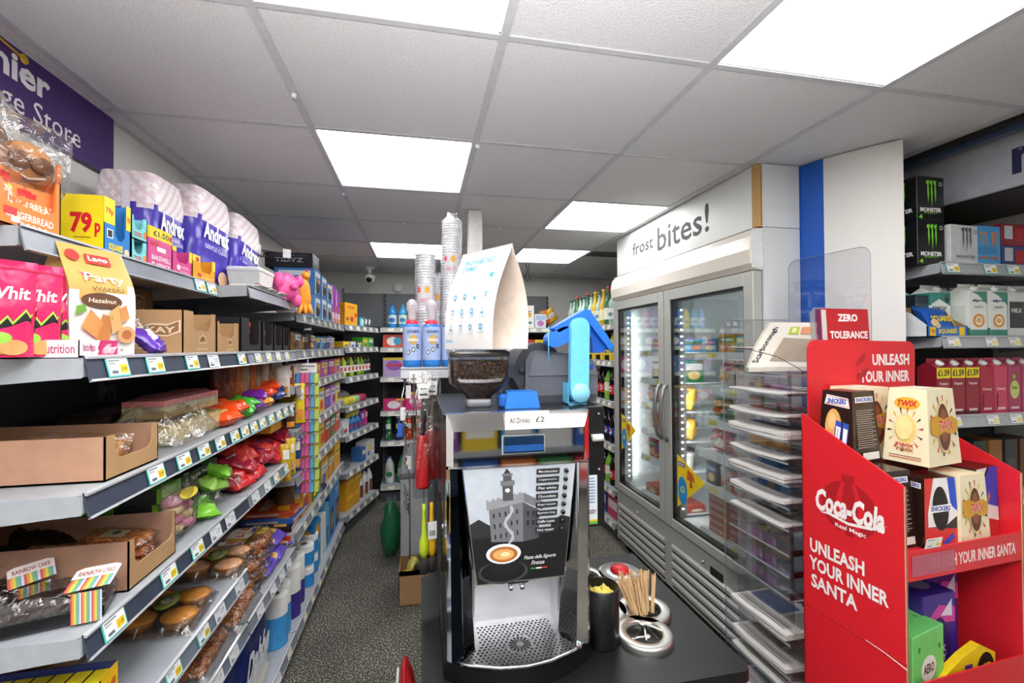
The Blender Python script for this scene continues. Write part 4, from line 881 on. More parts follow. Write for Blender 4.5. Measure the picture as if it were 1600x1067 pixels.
def lower():
    bk = tex_mat('flap', 'flap')
    for i, (px, lab) in enumerate([(278, 'clear pack of glazed pastry slices low down, nearest the camera'), (330, 'clear pack of glazed pastry slices behind the first'), ]):
        t = thing('pastry_pack', lab, 'pastry', (-.70, yp(px+25, -.68), Z6+.003), R90+.05, 'glazed pastry packs'); b = MB()
        for k in range(3): b.box(-.10+.07*k, -.04+.07*k, -.085, .085, .002, .045, bk, b=.014)
        link('pastry', b, t); b = MB(); b.grid(lambda a, e: Vector(((a-.5)*.25, (e-.5)*.21, .058*(1-abs(2*a-1)**8)*(1-abs(2*e-1)**8)+.004*noise.noise(Vector((a*9, e*9, i))))), 22, 16, film()); link('clear_wrapper', b, t)
    for i, (px, dz) in enumerate([(392, 0), (398, .06), (404, .11)]):
        t = thing('seeded_roll_bag', 'clear bag of crusty rolls, '+['lowest', 'middle', 'topmost'][i]+' of three beside the fifth shelf end', 'bread', (-.665, yp(px+6, -.65), Z6+.03+dz), (0, 0, R90), 'clear roll bags'); b = MB()
        for k in range(3): b.lathe([(0, -.022), (.028, -.012), (.033, 0), (.026, .014), (0, .02)], bk, cx=-.06+.06*k, seg=14)
        link('rolls', b, t); link('clear_wrapper', packet_mb(.2, .09, .08, film(), seed=150+i, wob=2.5), t)
    # iced bun / bread packs, purple ends
    for i, (px, x, dz, rz) in enumerate([(416, -.70, 0, 0), (432, -.70, 0, .08), (420, -.72, .055, 0), (437, -.715, .055, -.06), (449, -.70, .0, .1)]):
        b = packet_mb(.13, .24, .06, c('#e2b05a', .25, noise_amt=.25, nscale=25), [('r', .0, .0, 1, .16, '#5a3fae'), ('r', .05, .5, .95, .9, '#e9dcc8'), ('t', .5, .7, .8, .14, 'LIVE KIND', '#c8342c', 1.6), ('e', .3, .36, .15, .08, '#f5d21a'), ('e', .7, .36, .15, .08, '#f5d21a'), ('r', .3, .52, .7, .58, '#5a3fae')], seed=160+i, ends='#5a48b8')
        one('bun_packet', b, 'yellow and cream bun packet with purple ends, '+['lower nearest', 'lower middle', 'upper nearest', 'upper far', 'lower furthest'][i]+' of the pile', 'bread', (x-.03, yp(px, -.64), Z6+.035+dz), (-PI/2+.12, 0, R90+rz), 'bun packets with purple ends')
    # black and orange bin bag / chocolate boxes stack
    for i, (px, dz, w) in enumerate([(455, 0, .26), (458, .028, .26), (460, .055, .26), (464, .083, .24), (466, .11, .24)]):
        col = ['#1c1a1c', '#c9452a', '#24181a', '#2f62b4', '#c8502c'][i]
        b = carton_mb(w, .24, .026, col, {'front': [('r', .05, .3, .95, .7, '#e9e2da'), ('r', .05, .1, .4, .4, '#d8541e')], 'top': [('p', [(.05, .1), (.9, .3), (.85, .5), (.1, .35)], '#e8a41c'), ('t', .5, .65, .7, .2, '18 HEROES' if i == 0 else 'FIREBITES', '#e9e4da', 1), ('r', .6, .05, .9, .3, '#b8c4d4')], 'left': [('r', .1, .3, .7, .7, '#c8b8a8')]}, rough=.2)
        one('flat_chocolate_box', b, ['flat black box with orange flash, lowest of the low stack', 'flat orange-red box second in the low stack', 'flat dark box in the middle of the low stack', 'flat blue box near the top of the low stack', 'flat orange box on top of the low stack'][i], 'carton', (-.745+.01*(i % 2), yp(px, -.65)-.06, Z6+.028*i), R90+.06*((i % 3)-1), 'flat boxes in the low stack')
    # yellow-topped brown tub, navy wipes, teal wipes, draped yellow bag
    b = MB(); b.lathe([(.045, 0), (.05, .01), (.05, .12), (.04, .125)], c('#6a4a30', .4), seg=20)
    t = thing('coffee_jar', 'brown jar with a yellow lid low on the second bay', 'jar', (-.70, yp(447, -.70), Z6+.12), 0); link('jar_body', b, t)
    b = MB(); b.lathe([(.047, .12), (.049, .14), (.03, .148), (0, .148)], c('#e2cf22', .35), seg=20); link('lid', b, t)
    one('carton_under_jar', carton_mb(.2, .16, .118, '#3a3f48', {'front': [('r', .1, .2, .9, .6, '#7c8a96')]}), 'grey carton beneath the brown jar', 'carton', (-.76, yp(452, -.74)-.05, Z6), R90)
    for i, (px, x, dz, lab) in enumerate([(480, -.68, .10, 'lower'), (488, -.69, .15, 'middle'), (505, -.67, .17, 'far')]):
        b = packet_mb(.24, .13, .07, c('#7fd4d0', .2, noise_amt=.08), [('e', .3, .55, .09, .2, '#d03a8c'), ('e', .3, .55, .05, .11, '#9fe0dc'), ('e', .62, .55, .09, .2, '#d03a8c'), ('e', .62, .55, .05, .11, '#9fe0dc'), ('r', .1, .15, .9, .22, '#e9f4f2')], seed=180+i)
        one('baby_wipes_pack', b, 'turquoise wipes packet with pink rings, '+lab+' of three on the low shelf', 'packet', (x-.03, yp(px, -.64)-.02, Z6+.06+dz), (-PI/2+.4, 0, R90), 'turquoise wipes packets')
    one('navy_packet', packet_mb(.16, .2, .10, c('#1b2547', .3, noise_amt=.15), seed=190), 'large navy packet under the yellow bag on the low shelf', 'packet', (-.69, yp(497, -.66)-.10, Z6+.052), (-PI/2, 0, R90))
    one('grey_packet', packet_mb(.16, .14, .09, c('#7b7d72', .4), seed=191), 'grey-brown packet leaning behind the yellow bag', 'packet', (-.70, yp(497, -.66)-.08, Z6+.14), (-1.1, 0, R90+.3))
    b = MB(); b.grid(lambda a, e: Vector(((a-.5)*.11*(1-.5*e*e), -.03*math.sin(PI*a)*(1-e*.4)+.012*noise.noise(Vector((a*4, e*4, 2))), e*.15)), 14, 14, c('#e6cf1c', .25, noise_amt=.15)); b.grid(lambda a, e: Vector(((.5-a)*.11*(1-.5*e*e), .03*math.sin(PI*a)*(1-e*.4), e*.15)), 14, 14, c('#e6cf1c', .25))
    one('yellow_bag', b, 'bright yellow crumpled bag standing among the turquoise wipes', 'bag', (-.64, yp(484, -.64), Z6+.09), R90)
    for i in range(4): one('blue_carton', carton_mb(.05, .14, .10, '#2c3f86', {'left': [('r', .1, .2, .9, .8, '#8fa4d8'), ('r', .2, .35, .6, .5, '#d63a3a')], 'front': [('r', .2, .1, .8, .9, '#c23a4a')]}), rowtag(i, 'small blue carton beside the navy packet on the low shelf', 'counted away'), 'carton', (-.70, yp(462, -.68)+.06*i, Z6+.001), R90, 'small blue cartons')
    # ---- bottom shelf: paper goods
    t = thing('nappy_pack', 'large navy and white kitchen towel multipack on the bottom shelf, nearest the camera', 'kitchen roll', (-.745, 1.93, Z7), R90)
    nv = c('#1e2d6e', .25); m = MB(); w, d, h = .30, .24, .30
    def P(a, e):
        th = 2*PI*a; cx, sx = math.cos(th), math.sin(th); pw = .35
        X = w/2*math.copysign(abs(cx)**pw, cx); Y = d/2*math.copysign(abs(sx)**pw, sx); k = 1-.09*abs(2*e-1)**5
        return Vector((X*k, Y*k, e*h))
    m.grid(P, 40, 14, lambda a, e: nv if (e > .45 or a < .4) else c('#dfe2ea', .3)); m.grid(lambda a, e: P(a, 1).lerp(Vector((0, 0, h+.01)), e), 40, 3, c('#e8e8ea', .4))
    m.art(face((-w*.46, -d/2*1.03, .02), (w*.92, 0, 0), (0, 0, .26)), [('t', .5, .6, .86, .42, 'Dabbe', '#eef0f6', 2.2, .35), ('e', .5, .16, .4, .12, '#e8e4da')]); link('pack_body', m, t)
    wh = c('#ecebe8', .8, noise_amt=.03)
    def kroll(h=.23, r=.055, wrap='#3f9bdc', wz=(0, .62)):
        b = MB(); b.lathe([(.02, h), (r*.97, h), (r, h-.004), (r, .002), (r*.97, 0), (.02, 0)], wh, seg=26); b.f = b.f[:-2]; b.m = b.m[:-2]; b.sm = b.sm[:-2]
        b.lathe([(.02, 0), (.02, h)], c('#a58963', .8), seg=16); b.f = b.f[:-2]; b.m = b.m[:-2]; b.sm = b.sm[:-2]
        P = [('paper_roll', b.mesh('paper_roll'), None)]
        l = MB(); l.lathe([(r+.001, h*wz[0]), (r+.0015, h*wz[1])], c(wrap, .25, noise_amt=.1), seg=26); l.f = l.f[:-2]; l.m = l.m[:-2]; l.sm = l.sm[:-2]; P.append(('wrapper', l.mesh('wrapper'), None)); return P
    kb, kp, ky = kroll(), kroll(.25, .06, '#3b2f86', (0, .5)), kroll(.12, .055, '#2f8fd6', (.1, .7))
    yy = lambda px, x=-.66: yp(px, x)
    n = 0
    for P, lst, nm, wrd in ((kb, [(431, -.665, 0), (440, -.675, .0), (436, -.80, 0)], 'kitchen_roll', 'blue wrapped kitchen roll on the bottom shelf'), (kp, [(453, -.67, 0), (463, -.68, 0), (458, -.81, 0)], 'kitchen_roll', 'kitchen roll in purple wrap on the bottom shelf'), (ky, [(474, -.66, 0), (474, -.66, .125), (484, -.67, 0), (484, -.67, .125), (479, -.78, 0), (479, -.78, .125)], 'toilet_roll', 'toilet roll in blue wrap on the bottom shelf')):
        for i, (px, x, dz) in enumerate(lst):
            kit(nm, P, wrd+', '+(['nearest at the front edge', 'second along the front edge', 'behind the front ones'][i] if nm == 'kitchen_roll' else ['lower front nearest', 'upper front nearest', 'lower front further', 'upper front further', 'lower back', 'upper back'][i]), 'paper roll', (x, yy(px), Z7+dz), 0, 'paper rolls on the bottom shelf')
    for i, (a, e, h, col, art, lab) in enumerate([(493, 502, .30, '#2f8fd6', [('e', .5, .8, .4, .12, '#f0a81c'), ('t', .5, .55, .8, .1, 'Nice', '#e8f2fa', 1)], 'blue paper pack with orange oval on the bottom shelf'), (504, 510, .27, '#e9eae6', [('r', .2, .1, .9, .15, '#9aa09a')], 'white carton standing beside the blue paper pack'), (505, 514, .33, '#4f8f2e', [('r', .1, .2, .9, .4, '#8fc25a')], 'green carton behind the white one'),
                                                (510, 515, .30, '#6fb8e0', [('r', .2, .1, .8, .5, '#3f6f9a')], 'pale blue carton on the bottom shelf'), (516, 523, .36, '#4a90d0', [('r', .1, .08, .9, .62, '#27406a'), ('e', .5, .35, .3, .18, '#b88a4a')], 'nearer tall blue pet food carton on the bottom shelf'), (524, 531, .37, '#57a0da', [('r', .1, .08, .9, .62, '#27406a'), ('e', .5, .35, .3, .18, '#a87a4a'), ('t', .5, .82, .7, .08, 'Bakers', '#e9f2fa', 1)], 'further tall blue pet food carton on the bottom shelf')]):
        y0, y1 = yp(a, -.62), yp(e, -.62); d = .2; xo = -.1 if i == 2 else 0
        one('boxed_goods', carton_mb(y1-y0-.01, d, h, col, {'front': art, 'left': art}), lab, 'carton', (-.625-d/2+xo, (y0+y1)/2, Z7), R90)
lower()
# ---- end-of-bay hooks, sponges on the clip strip, pet bay
def pet_bay():
    t = thing('clip_strip', 'clear hanging clip strip with price card at the start of the pet bay', 'strip', (-.575, 2.50, 1.66))
    b = MB(); b.box(-.018, .018, -.0008, 0, -.22, 0, glass('strip_plastic', (.8, .8, .84, 1), .2, .04)); b.tube([(0, 0, -.22), (0, .0, -.9)], .0025, c('#b8bcc4', .4)); link('strip', b, t)
    b = MB(); b.box(-.045, .045, -.003, -.001, -.29, -.24, c('#ecebe6', .5)); b.art(face((-.045, -.003, -.29), (.09, 0, 0), (0, 0, .05)), [('r', .1, .6, .9, .75, '#8a8d90'), ('r', .1, .25, .5, .4, '#5a5d60')]); link('price_card', b, t)
    def sponge():
        b = MB(); n = 5; cols = ['#4a86b8', '#c85088', '#c85a8c', '#5a9cc4', '#bccb5a']
        for k in range(n): b.box(-.055+.022*k, -.034+.022*k, -.02, .012, -.055, .0, c(cols[k], .7), b=.004)
        b.box(-.058, -.056, -.02, .02, -.06, .01, c('#8d97a4', .4))
        return b
    me = pm('sponge', sponge); me2 = MB(); me2.box(-.055, .055, -.021, .013, -.056, .002, glass('strip_plastic', (.8, .8, .84, 1), .2, .04)); fm = me2.mesh('clear_wrapper')
    for i in range(10):
        t = thing('sponge_pack', rowtag(i, 'pack of striped sponges from the top of the clip strip', 'by the pet bay'), 'sponge', (-.572, 2.488, 1.365-.062*i), (-.25, 0, .06*(i % 3-1)+.1), 'sponge packs on the clip strip'); link('sponges', me, t)
    # top of pet bay (z 1.67): stacked boxes
    zt = 1.671
    def cart(w, d, h, col, art, lab, x, y, z, g=None, rz=R90):
        return one('pet_food_box', carton_mb(w, d, h, col, {'front': art, 'left': art}), lab, 'carton', (x, y, z), rz, g)
    bl = '#3b78b8'
    blart = [('r', .1, .72, .9, .9, '#e6edf5'), ('e', .5, .34, .34, .22, '#2a2320'), ('r', .55, .5, .85, .66, '#f0b81c'), ('p', [(.08, .05), (.2, .05), (.2, .7), (.08, .8)], '#dfe8f2')]
    y = 2.90
    for k, (dy, z, h) in enumerate([(0, zt, .14), (.0, zt+.14, .16), (.19, zt, .15), (.19, zt+.15, .14), (.36, zt, .14), (.36, zt+.14, .13)]):
        cart(.165, .22, h, bl if k % 2 else '#5c8ec8', blart, 'blue pet food box, '+['lower', 'upper'][k % 2]+' of the '+['nearest', 'middle', 'far'][k//2]+' pair on top of the pet bay', -.72, y+dy, z, 'blue pet food boxes')
    cart(.17, .26, .085, '#15161f', [('t', .5, .5, .6, .3, 'TIDYZ', '#a9b0bc', 1), ('r', .1, .75, .9, .85, '#3a3f52')], 'black box with pale lettering on top of the blue boxes near the ceiling', -.75, y+.0, zt+.302)
    for k in range(3): cart(.11, .2, .14, '#c43a62' if k % 2 else '#8a4ab0', [('r', .1, .3, .9, .6, '#e9c9d8'), ('e', .5, .2, .3, .12, '#e8b04a')], rowtag(k, 'pink or purple pet food box low on top of the pet bay', 'counted away'), -.715, 3.42+.115*k, zt, 'pink and purple pet boxes')
    for k in range(2): cart(.15, .2, .14-.02*k, '#8c1f94', [('r', .3, .15, .7, .8, '#a83ab0'), ('p', [(.05, 0), (.25, 0), (.1, 1), (0, 1)], '#e8e4f0')], ['plain purple box standing high above the pink pet boxes', 'plain purple box behind the first'][k], -.715-.0*k, 3.44+.16*k, zt+.141, 'plain purple boxes')
    for k in range(5):
        P = [('jar_body', pm('pjar', lambda: _jar()), None), ('lid', pm('plid', lambda: _lid()), None)]
        kit('pet_food_jar', P, rowtag(k, 'pale pet food pot under the pink toy', 'counted away'), 'jar', (-.655, 2.40+.0+.001*k+.085*k if k < 2 else -.0+2.40+.085*k, zt), 0, 'pale pet food pots').location.x = -.66 if k < 2 else -.83
    # wire hook rail with toys
    t = thing('wire_hook_rail', 'thin wire rail with price flags over the pet toys', 'rack', (0, 0, 0)); b = MB(); w = c('#3a3c40', .4, .6)
    for z in (1.985, 1.955): b.tube([(-1.04, 2.2, z), (-.66, 2.5, z)], .003, w)
    for k in range(4): b.tube([(-.99+.11*k, 2.245+.085*k, 1.95), (-.95+.11*k, 2.16+.085*k, 1.95), (-.95+.11*k, 2.15+.085*k, 1.965)], .0028, w)
    link('rail', b, t)
    for k in range(3): b = MB(); b.box(-.018, .018, -.001, 0, -.02, .022, c('#e9e9e2', .5)); o = link('price_flag', b, t); o.location = (-.87+.11*k, 2.235+.085*k, 1.97); o.rotation_euler = (.2, 0, .4)
    # pink rubber toy pig
    t = thing('rubber_toy', 'large pink rubber pig toy hanging over the end of the top left shelf', 'toy', (-.60, 2.22, 1.775), (0, 0, R90-.7)); pk = c('#ef5a9c', .35)
    b = MB(); b.grid(lambda a, e: _blob(a, e, .062, .045, .066, 1), 24, 16, pk); link('body', b, t)
    for k, (x, z, s) in enumerate([(-.045, -.05, .022), (.035, -.055, .022), (-.055, .03, .024), (.05, .035, .02)]): b = MB(); b.grid(lambda a, e: _blob(a, e, s, s, s*1.5, k)+Vector((x, -.02, z)), 12, 8, pk); link('leg' if k < 2 else 'ear', b, t)
    b = MB(); b.grid(lambda a, e: _blob(a, e, .02, .015, .016, 3)+Vector((-.0, -.052, .0)), 12, 8, c('#e04a8c', .35)); link('snout', b, t)
    t = thing('rubber_toy', 'orange rubber chicken toy hanging beside the pink toy', 'toy', (-.565, 2.36, 1.765), (0, 0, R90-.7)); og = c('#f09a26', .4, noise_amt=.1)
    b = MB(); b.grid(lambda a, e: _blob(a, e, .035, .03, .085, 5), 20, 14, og); link('body', b, t)
    for k in range(3): b = MB(); b.tube([(-.02+.02*k, -.01, -.05), (-.03+.03*k, -.02, -.085), (-.045+.04*k, -.025, -.10)], [.014, .010, .007], og); link('leg', b, t)
    b = MB(); b.grid(lambda a, e: _blob(a, e, .02, .02, .02, 2)+Vector((.008, -.01, .09)), 12, 8, og); link('head', b, t)
    b = MB(); b.box(.004, .018, -.02, -.008, .105, .122, c('#d8342a', .4), b=.004); link('comb', b, t)
    # goods on the other pet shelves, many small cartons
    rows = [(1.486, .43, .10, [('#8a6a3a', 'brown treat bag'), ('#8f744a', 'tan treat bag'), ('#70593a', 'dark brown treat bag'), ('#4a86c4', 'blue fish pouch'), ('#6aa0d0', 'pale blue pouch'), ('#2f62a4', 'deep blue pouch'), ('#8fb4d8', 'silver blue pouch')], 'packet'),
            (1.311, .4, .11, [('#8a3a9a', 'purple and orange treat carton'), ('#d06a3a', 'orange treat carton'), ('#9a4aa8', 'violet treat carton'), ('#7a2f8c', 'dark purple treat carton'), ('#d8742c', 'bright orange treat carton')], 'carton'),
            (1.091, .4, .16, [('#e6cc28', 'yellow carton'), ('#e9d23a', 'bright yellow carton'), ('#e0c41c', 'deep yellow carton'), ('#7a3f9a', 'purple carton'), ('#c884c0', 'lilac carton'), ('#e2c86a', 'cream yellow carton')], 'carton'),
            (.871, .4, .16, [('#c03a22', 'red tomato carton'), ('#d8722a', 'orange carton'), ('#c8a21c', 'mustard carton'), ('#a83222', 'dark red carton'), ('#3f7f34', 'green carton'), ('#c86a4a', 'terracotta carton')], 'carton'),
            (.601, .4, .17, [('#d89a1c', 'amber carton'), ('#4f7f34', 'green and yellow pineapple carton'), ('#e0a82a', 'gold carton'), ('#b8862a', 'bronze carton'), ('#f0b42c', 'bright amber carton')], 'carton')]
    nm = ['second', 'third', 'fourth', 'fifth', 'sixth']
    for r, (z, _, h, its, kd) in enumerate(rows):
        n = len(its); L = 3.70-2.55
        for k, (col, wd) in enumerate(its):
            w = L/n*.93; yc = 2.55+L*(k+.5)/n; random.seed(r*31+k); hh = h*random.uniform(.85, 1.05)
            lt = [('r', .1, .55, .9, .85, random.choice(['#f2ead8', '#e8d84a', '#e9e4ec', '#d8e4ee'])), ('e', random.uniform(.3, .7), .3, .26, .2, random.choice(['#d63a3a', '#3a6ad0', '#e8a03a', '#6a3a22'])), ('t', .5, .7, .66, .16, random.choice(['Treats', 'Pets', 'Bites', 'Choice']), '#3a2a3a', 1)]
            me = packet_mb(w, hh, .05, c(col, .25, noise_amt=.15), lt, seed=200+k) if kd == 'packet' else carton_mb(w, .12, hh, col, {'front': lt, 'left': lt[:2]})
            o = one('treat_'+kd, me, wd+' on the '+nm[r]+' shelf down of the pet bay', kd, (-.615-.06, yc, z+(hh/2 if kd == 'packet' else 0)), R90, 'goods on the pet bay shelves')
    # hook wall stuff between bays (y about 2.36..2.5), orange and yellow hanging packs
    for k, (px, z, w, h, col, lab) in enumerate([(441, 1.34, .07, .15, '#d8d0c4', 'cream hanging packet with orange corner'), (449, 1.34, .06, .14, '#8f2f24', 'dark red hanging packet'), (456, 1.35, .06, .14, '#d8c8c0', 'pale hanging packet with blue and red print'), (468, 1.22, .05, .20, '#ead02a', 'yellow hanging tube pack'), (453, 1.17, .05, .10, '#4a3324', 'small dark hanging packet'), (446, .98, .045, .17, '#caa81c', 'amber hanging battery pack'), (454, .99, .045, .17, '#d8b42a', 'yellow hanging battery pack'), (463, .98, .045, .17, '#26407a', 'navy hanging battery pack'), (471, 1.0, .04, .17, '#d8b42a', 'last yellow hanging battery pack')]):
        one('hanging_pack', packet_mb(w, h, .02, c(col, .3, noise_amt=.1), [('r', .15, .1, .85, .35, '#e89a3a'), ('r', .2, .6, .8, .85, '#f2efe6')], seed=230+k), lab+' on the hooks before the pet bay', 'packet', (-.60 if k > 2 else -.645, yp(px, -.60 if k > 2 else -.645), z), (0, 0, .5), 'packs on the hooks')
def _jar(): b = MB(); b.lathe([(.035, 0), (.038, .01), (.038, .07), (.034, .08)], c('#d8c4c8', .35), seg=16); return b
def _lid(): b = MB(); b.lathe([(.037, .08), (.039, .083), (.039, .098), (.036, .1)], c('#b8a0a8', .4), seg=16); return b
def _blob(a, e, rx, ry, rz, s):
    th = 2*PI*a; ph = PI*(e-.5); p = Vector((math.cos(ph)*math.cos(th), math.cos(ph)*math.sin(th), math.sin(ph)))
    k = 1+.22*noise.noise(p*1.6+Vector((s*3.3, 0, 0))); return Vector((p.x*rx*k, p.y*ry*k, p.z*rz*k))
pet_bay()
# ================= COUNTER AND COFFEE MACHINE =================
def counter():
    t = thing('coffee_cabinet', 'black cabinet counter carrying the coffee machine and condiment rings', 'cabinet', (0, 0, 0)); k = c('#0f1011', .42, noise_amt=.1)
    b = MB(); b.box(.004, .79, .985, 1.595, .06, .67, k); b.box(.03, .77, 1.02, 1.57, 0, .06, c('#0c0c0c', .6)); link('body', b, t)
    b = MB(); r = .02; pts = [(0, .97), (.80-r, .97), (.80-r*.3, .97+r*.3), (.80, .97+r), (.80, 1.6), (0, 1.6)]
    b.prism([(x, y, .67) for x, y in pts], (0, 0, .03), c('#0f1012', .42, noise_amt=.1)); link('worktop', b, t)
    for i, x in enumerate((.012, .41)): b = MB(); b.box(x, x+.375, .972, .984, .10, .655, k, b=.003); d = link('door', b, t); b = MB(); b.tube([(x+(.345 if i == 0 else .03), .972, .45), (x+(.345 if i == 0 else .03), .955, .46), (x+(.345 if i == 0 else .03), .955, .58), (x+(.345 if i == 0 else .03), .972, .59)], .005, STEEL()); link('handle', b, d)
    # condiment rings sunk in the counter
    st = c('#cfcfcc', .38, 1, noise_amt=0)
    for i, (x, y, lab) in enumerate([(.600, 1.140, 'steel condiment ring nearest the camera, with dark spoons inside'), (.655, 1.245, 'steel condiment ring holding the wooden stirrers'), (.675, 1.452, 'steel condiment ring closed by a clear lid with a red knob'), (.545, 1.452, 'empty steel condiment ring behind the machine, left of the red lid'), (.530, 1.270, 'steel condiment ring mostly hidden behind the black pot')]):
        q = thing('condiment_ring', lab, 'container', (x, y, .70), 0, 'steel condiment rings', (1, 1, .72))
        b = MB(); b.lathe([(.048, .004), (.048, .019), (.051, .022), (.073, .022), (.076, .019), (.077, .012), (.077, 0)], st, seg=40); b.f = b.f[:-2]; b.m = b.m[:-2]; b.sm = b.sm[:-2]; link('steel_ring', b, q)
        b = MB(); b.lathe([(0, .0015), (.050, .0015), (.050, .02)], c('#0b0b0c', .35), seg=30); b.f = [f for f in b.f if len(f) == 4]; n = len(b.f); b.m = b.m[:n]; b.sm = b.sm[:n]; link('black_liner', b, q)
        if i == 2:
            b = MB(); b.lathe([(.066, .022), (.064, .027), (.03, .030), (0, .030)], c('#c9cac6', .25, .6), seg=30); link('lid', b, q)
            b = MB(); b.lathe([(.033, .028), (.033, .038), (.026, .050), (.013, .055), (0, .055)], c('#c8202a', .35), seg=20); link('red_knob', b, q)
    random.seed(4)
    for i in range(58):
        a = random.uniform(-.9, .9); L = .112; x0 = .655+random.uniform(-.035, .03); y0 = 1.245+random.uniform(-.025, .02)
        b = MB(); b.box(-.0024, .0024, -.0008, .0008, 0, L, c('#dcb888', .6)); b.lathe([(0, -.0008), (.0024, -.0008), (.0024, .0008), (0, .0008)], c('#dcb888', .6), axis='y', cz=L, seg=10)
        if i == 0: sm = b.mesh('wooden_stirrer')
        lean = -.55+.62*(i/58)
        one('wooden_stirrer', sm, 'flat wooden coffee stirrer fanned out with the others in the steel ring', 'stirrer', (.655-.038+.062*(i/58)+random.uniform(-.004, .004), y0, .706), (random.uniform(-.12, .16), lean*.75+random.uniform(-.05, .05), random.uniform(-.3, .3)), 'wooden coffee stirrers')
    for i in range(5):
        b = MB(); b.tube([(-.03, 0, .004), (0, .0, .007), (.02, 0, .006)], .0025, c('#1b1b1d' if i % 2 else '#d9d9d6', .3), seg=6); b.lathe([(0, 0), (.008, .001), (.009, .004), (0, .003)], c('#1b1b1d' if i % 2 else '#d9d9d6', .3), cx=.026, cz=.004, seg=10)
        one('plastic_spoon', b, ['white', 'black'][i % 2]+' plastic spoon lying in the nearest steel ring, '+['left', 'lower left', 'middle', 'right', 'far right'][i], 'spoon', (.60+.012*(i-2), 1.135+.008*((i*2) % 3-1), .704+.0035*i), .6*i, 'plastic spoons in the nearest ring')
    t = thing('black_pot', 'tall black pot lined with crumpled yellow paper beside the coffee machine', 'pot', (.480, 1.150, .70)); b = MB()
    b.lathe([(0, 0), (.045, 0), (.047, .004), (.047, .150), (.044, .152), (.043, .148), (.043, .006), (0, .006)], c('#101112', .3), seg=32); link('pot_body', b, t)
    b = MB(); b.grid(lambda a, e: Vector((.041*e*math.cos(2*PI*a), .041*e*math.sin(2*PI*a), .118+.02*(1-e)+.028*abs(noise.noise(Vector((math.cos(2*PI*a)*e*3, math.sin(2*PI*a)*e*3, 1)))))), 30, 10, c('#d8c95a', .5), smooth=False); link('crumpled_paper', b, t)
counter()
def machine():
    t = thing('coffee_machine', 'chrome fronted bean to cup coffee machine with an old town poster panel', 'coffee machine', (.06, 1.08, .70))
    ch, st, bk = CHROME(), tex_mat('brushed', 'brushed'), c('#0f1012', .25)
    b = MB(); b.box(.0, .36, .13, .50, .06, .625, bk); b.box(.0, .36, .02, .13, .52, .625, bk); b.box(-.006, .366, .01, .50, .625, .638, c('#151618', .3), b=.002); b.box(.001, .012, .03, .13, .06, .52, bk); b.box(.348, .359, .03, .13, .06, .52, bk)
    for k in range(7): b.box(-.003, 0, .20, .40, .2+.02*k, .208+.02*k, c('#050505', .5))
    link('housing', b, t)
    # bowed black base
    b = MB(); pts = [(-.008, .3)]+[(-.008+.376*k/16, .02-.075*math.sin(PI*k/16)**.8) for k in range(17)]+[(.368, .3)]
    b.prism([(x, y, 0) for x, y in pts], (0, 0, .052), bk); link('base', b, t)
    # chrome door frame: bevelled top
    b = MB(); T, B_ = .640, .598
    def q(p, m=ch): b.add(p, [tuple(range(len(p)))], m)
    q([(0, 0.0, T), (0.016, -.012, B_), (.344, -.012, B_), (.36, 0.0, T)])
    q([(0, 0, T), (.36, 0, T), (.36, .02, T), (0, .02, T)]); q([(0, 0, .515), (.016, -.012, .515), (.016, -.012, B_), (0, 0, T)]); q([(.36, 0, .515), (.36, 0, T), (.344, -.012, B_), (.344, -.012, .515)])
    q([(0, .03, .515), (0, 0, .515), (0, 0, T), (0, .03, T)]); q([(.36, .03, T), (.36, 0, T), (.36, 0, .515), (.36, .03, .515)])
    b.box(.004, .356, -.006, .0, .508, .514, ch); link('top_bezel', b, t)
    b = MB(); b.box(.016, .344, -.008, .02, .514, .598, c('#9a9ca4', .04, 1, noise_amt=0)); link('mirror_panel', b, t)
    b = MB(); b.box(.133, .243, -.012, -.007, .536, .586, ch, b=.002); b.box(.138, .238, -.0135, -.011, .541, .581, c('#11233f', .08)); b.box(.139, .237, -.014, -.013, .545, .56, c('#1d4f8c', .2)); link('display', b, t)
    # side columns
    dark = c('#202936', .05, 1, noise_amt=0)  # chrome darkened in colour for the black reflection on the left column
    b = MB(); b.prism([(0, .03, .055), (0, 0, .055), (.012, -.012, .055), (.03, -.012, .055), (.072, .028, .055), (.072, .05, .055)], (0, 0, .0), ch, cap=False)
    def col(pb, pt, m_): 
        n = len(pb)
        for i in range(n-1): b.add([pb[i], pb[i+1], pt[i+1], pt[i]], [(0, 1, 2, 3)], m_[i])
    zb, zt = .055, .508
    b = MB(); col([(0, .06, zb), (0, .0, zb), (.010, -.010, zb), (.038, -.010, zb), (.072, .05, zb), (.072, .12, zb)], [(0, .06, zt), (0, .0, zt), (.008, -.010, zt), (.026, -.010, zt), (.036, .02, zt), (.036, .05, zt)], [ch, ch, dark, c('#2a2d34', .08, 1, noise_amt=0), ch, ch]); link('side_column', b, t)
    b = MB(); col([(.290, .12, zb), (.290, .05, zb), (.320, -.010, zb), (.350, -.010, zb), (.36, 0, zb), (.36, .06, zb)], [(.316, .05, zt), (.316, .02, zt), (.330, -.010, zt), (.352, -.010, zt), (.36, 0, zt), (.36, .06, zt)], [ch, ch, ch, ch, ch]); link('side_column', b, t)
    # coffee bay: back wall, floor, nozzle
    b = MB(); b.box(.066, .296, .118, .125, .055, .52, st); b.box(.066, .072, .05, .12, .055, .24, st); b.box(.290, .296, .05, .12, .055, .24, st); link('bay_lining', b, t)
    b = MB(); b.box(.155, .215, .045, .115, .19, .225, c('#3a3c40', .2, 1, noise_amt=0), b=.006); b.lathe([(.008, .165), (.010, .19)], ch, cx=.17, cy=.075, seg=12); b.lathe([(.008, .165), (.010, .19)], ch, cx=.20, cy=.075, seg=12); link('spout', b, t)
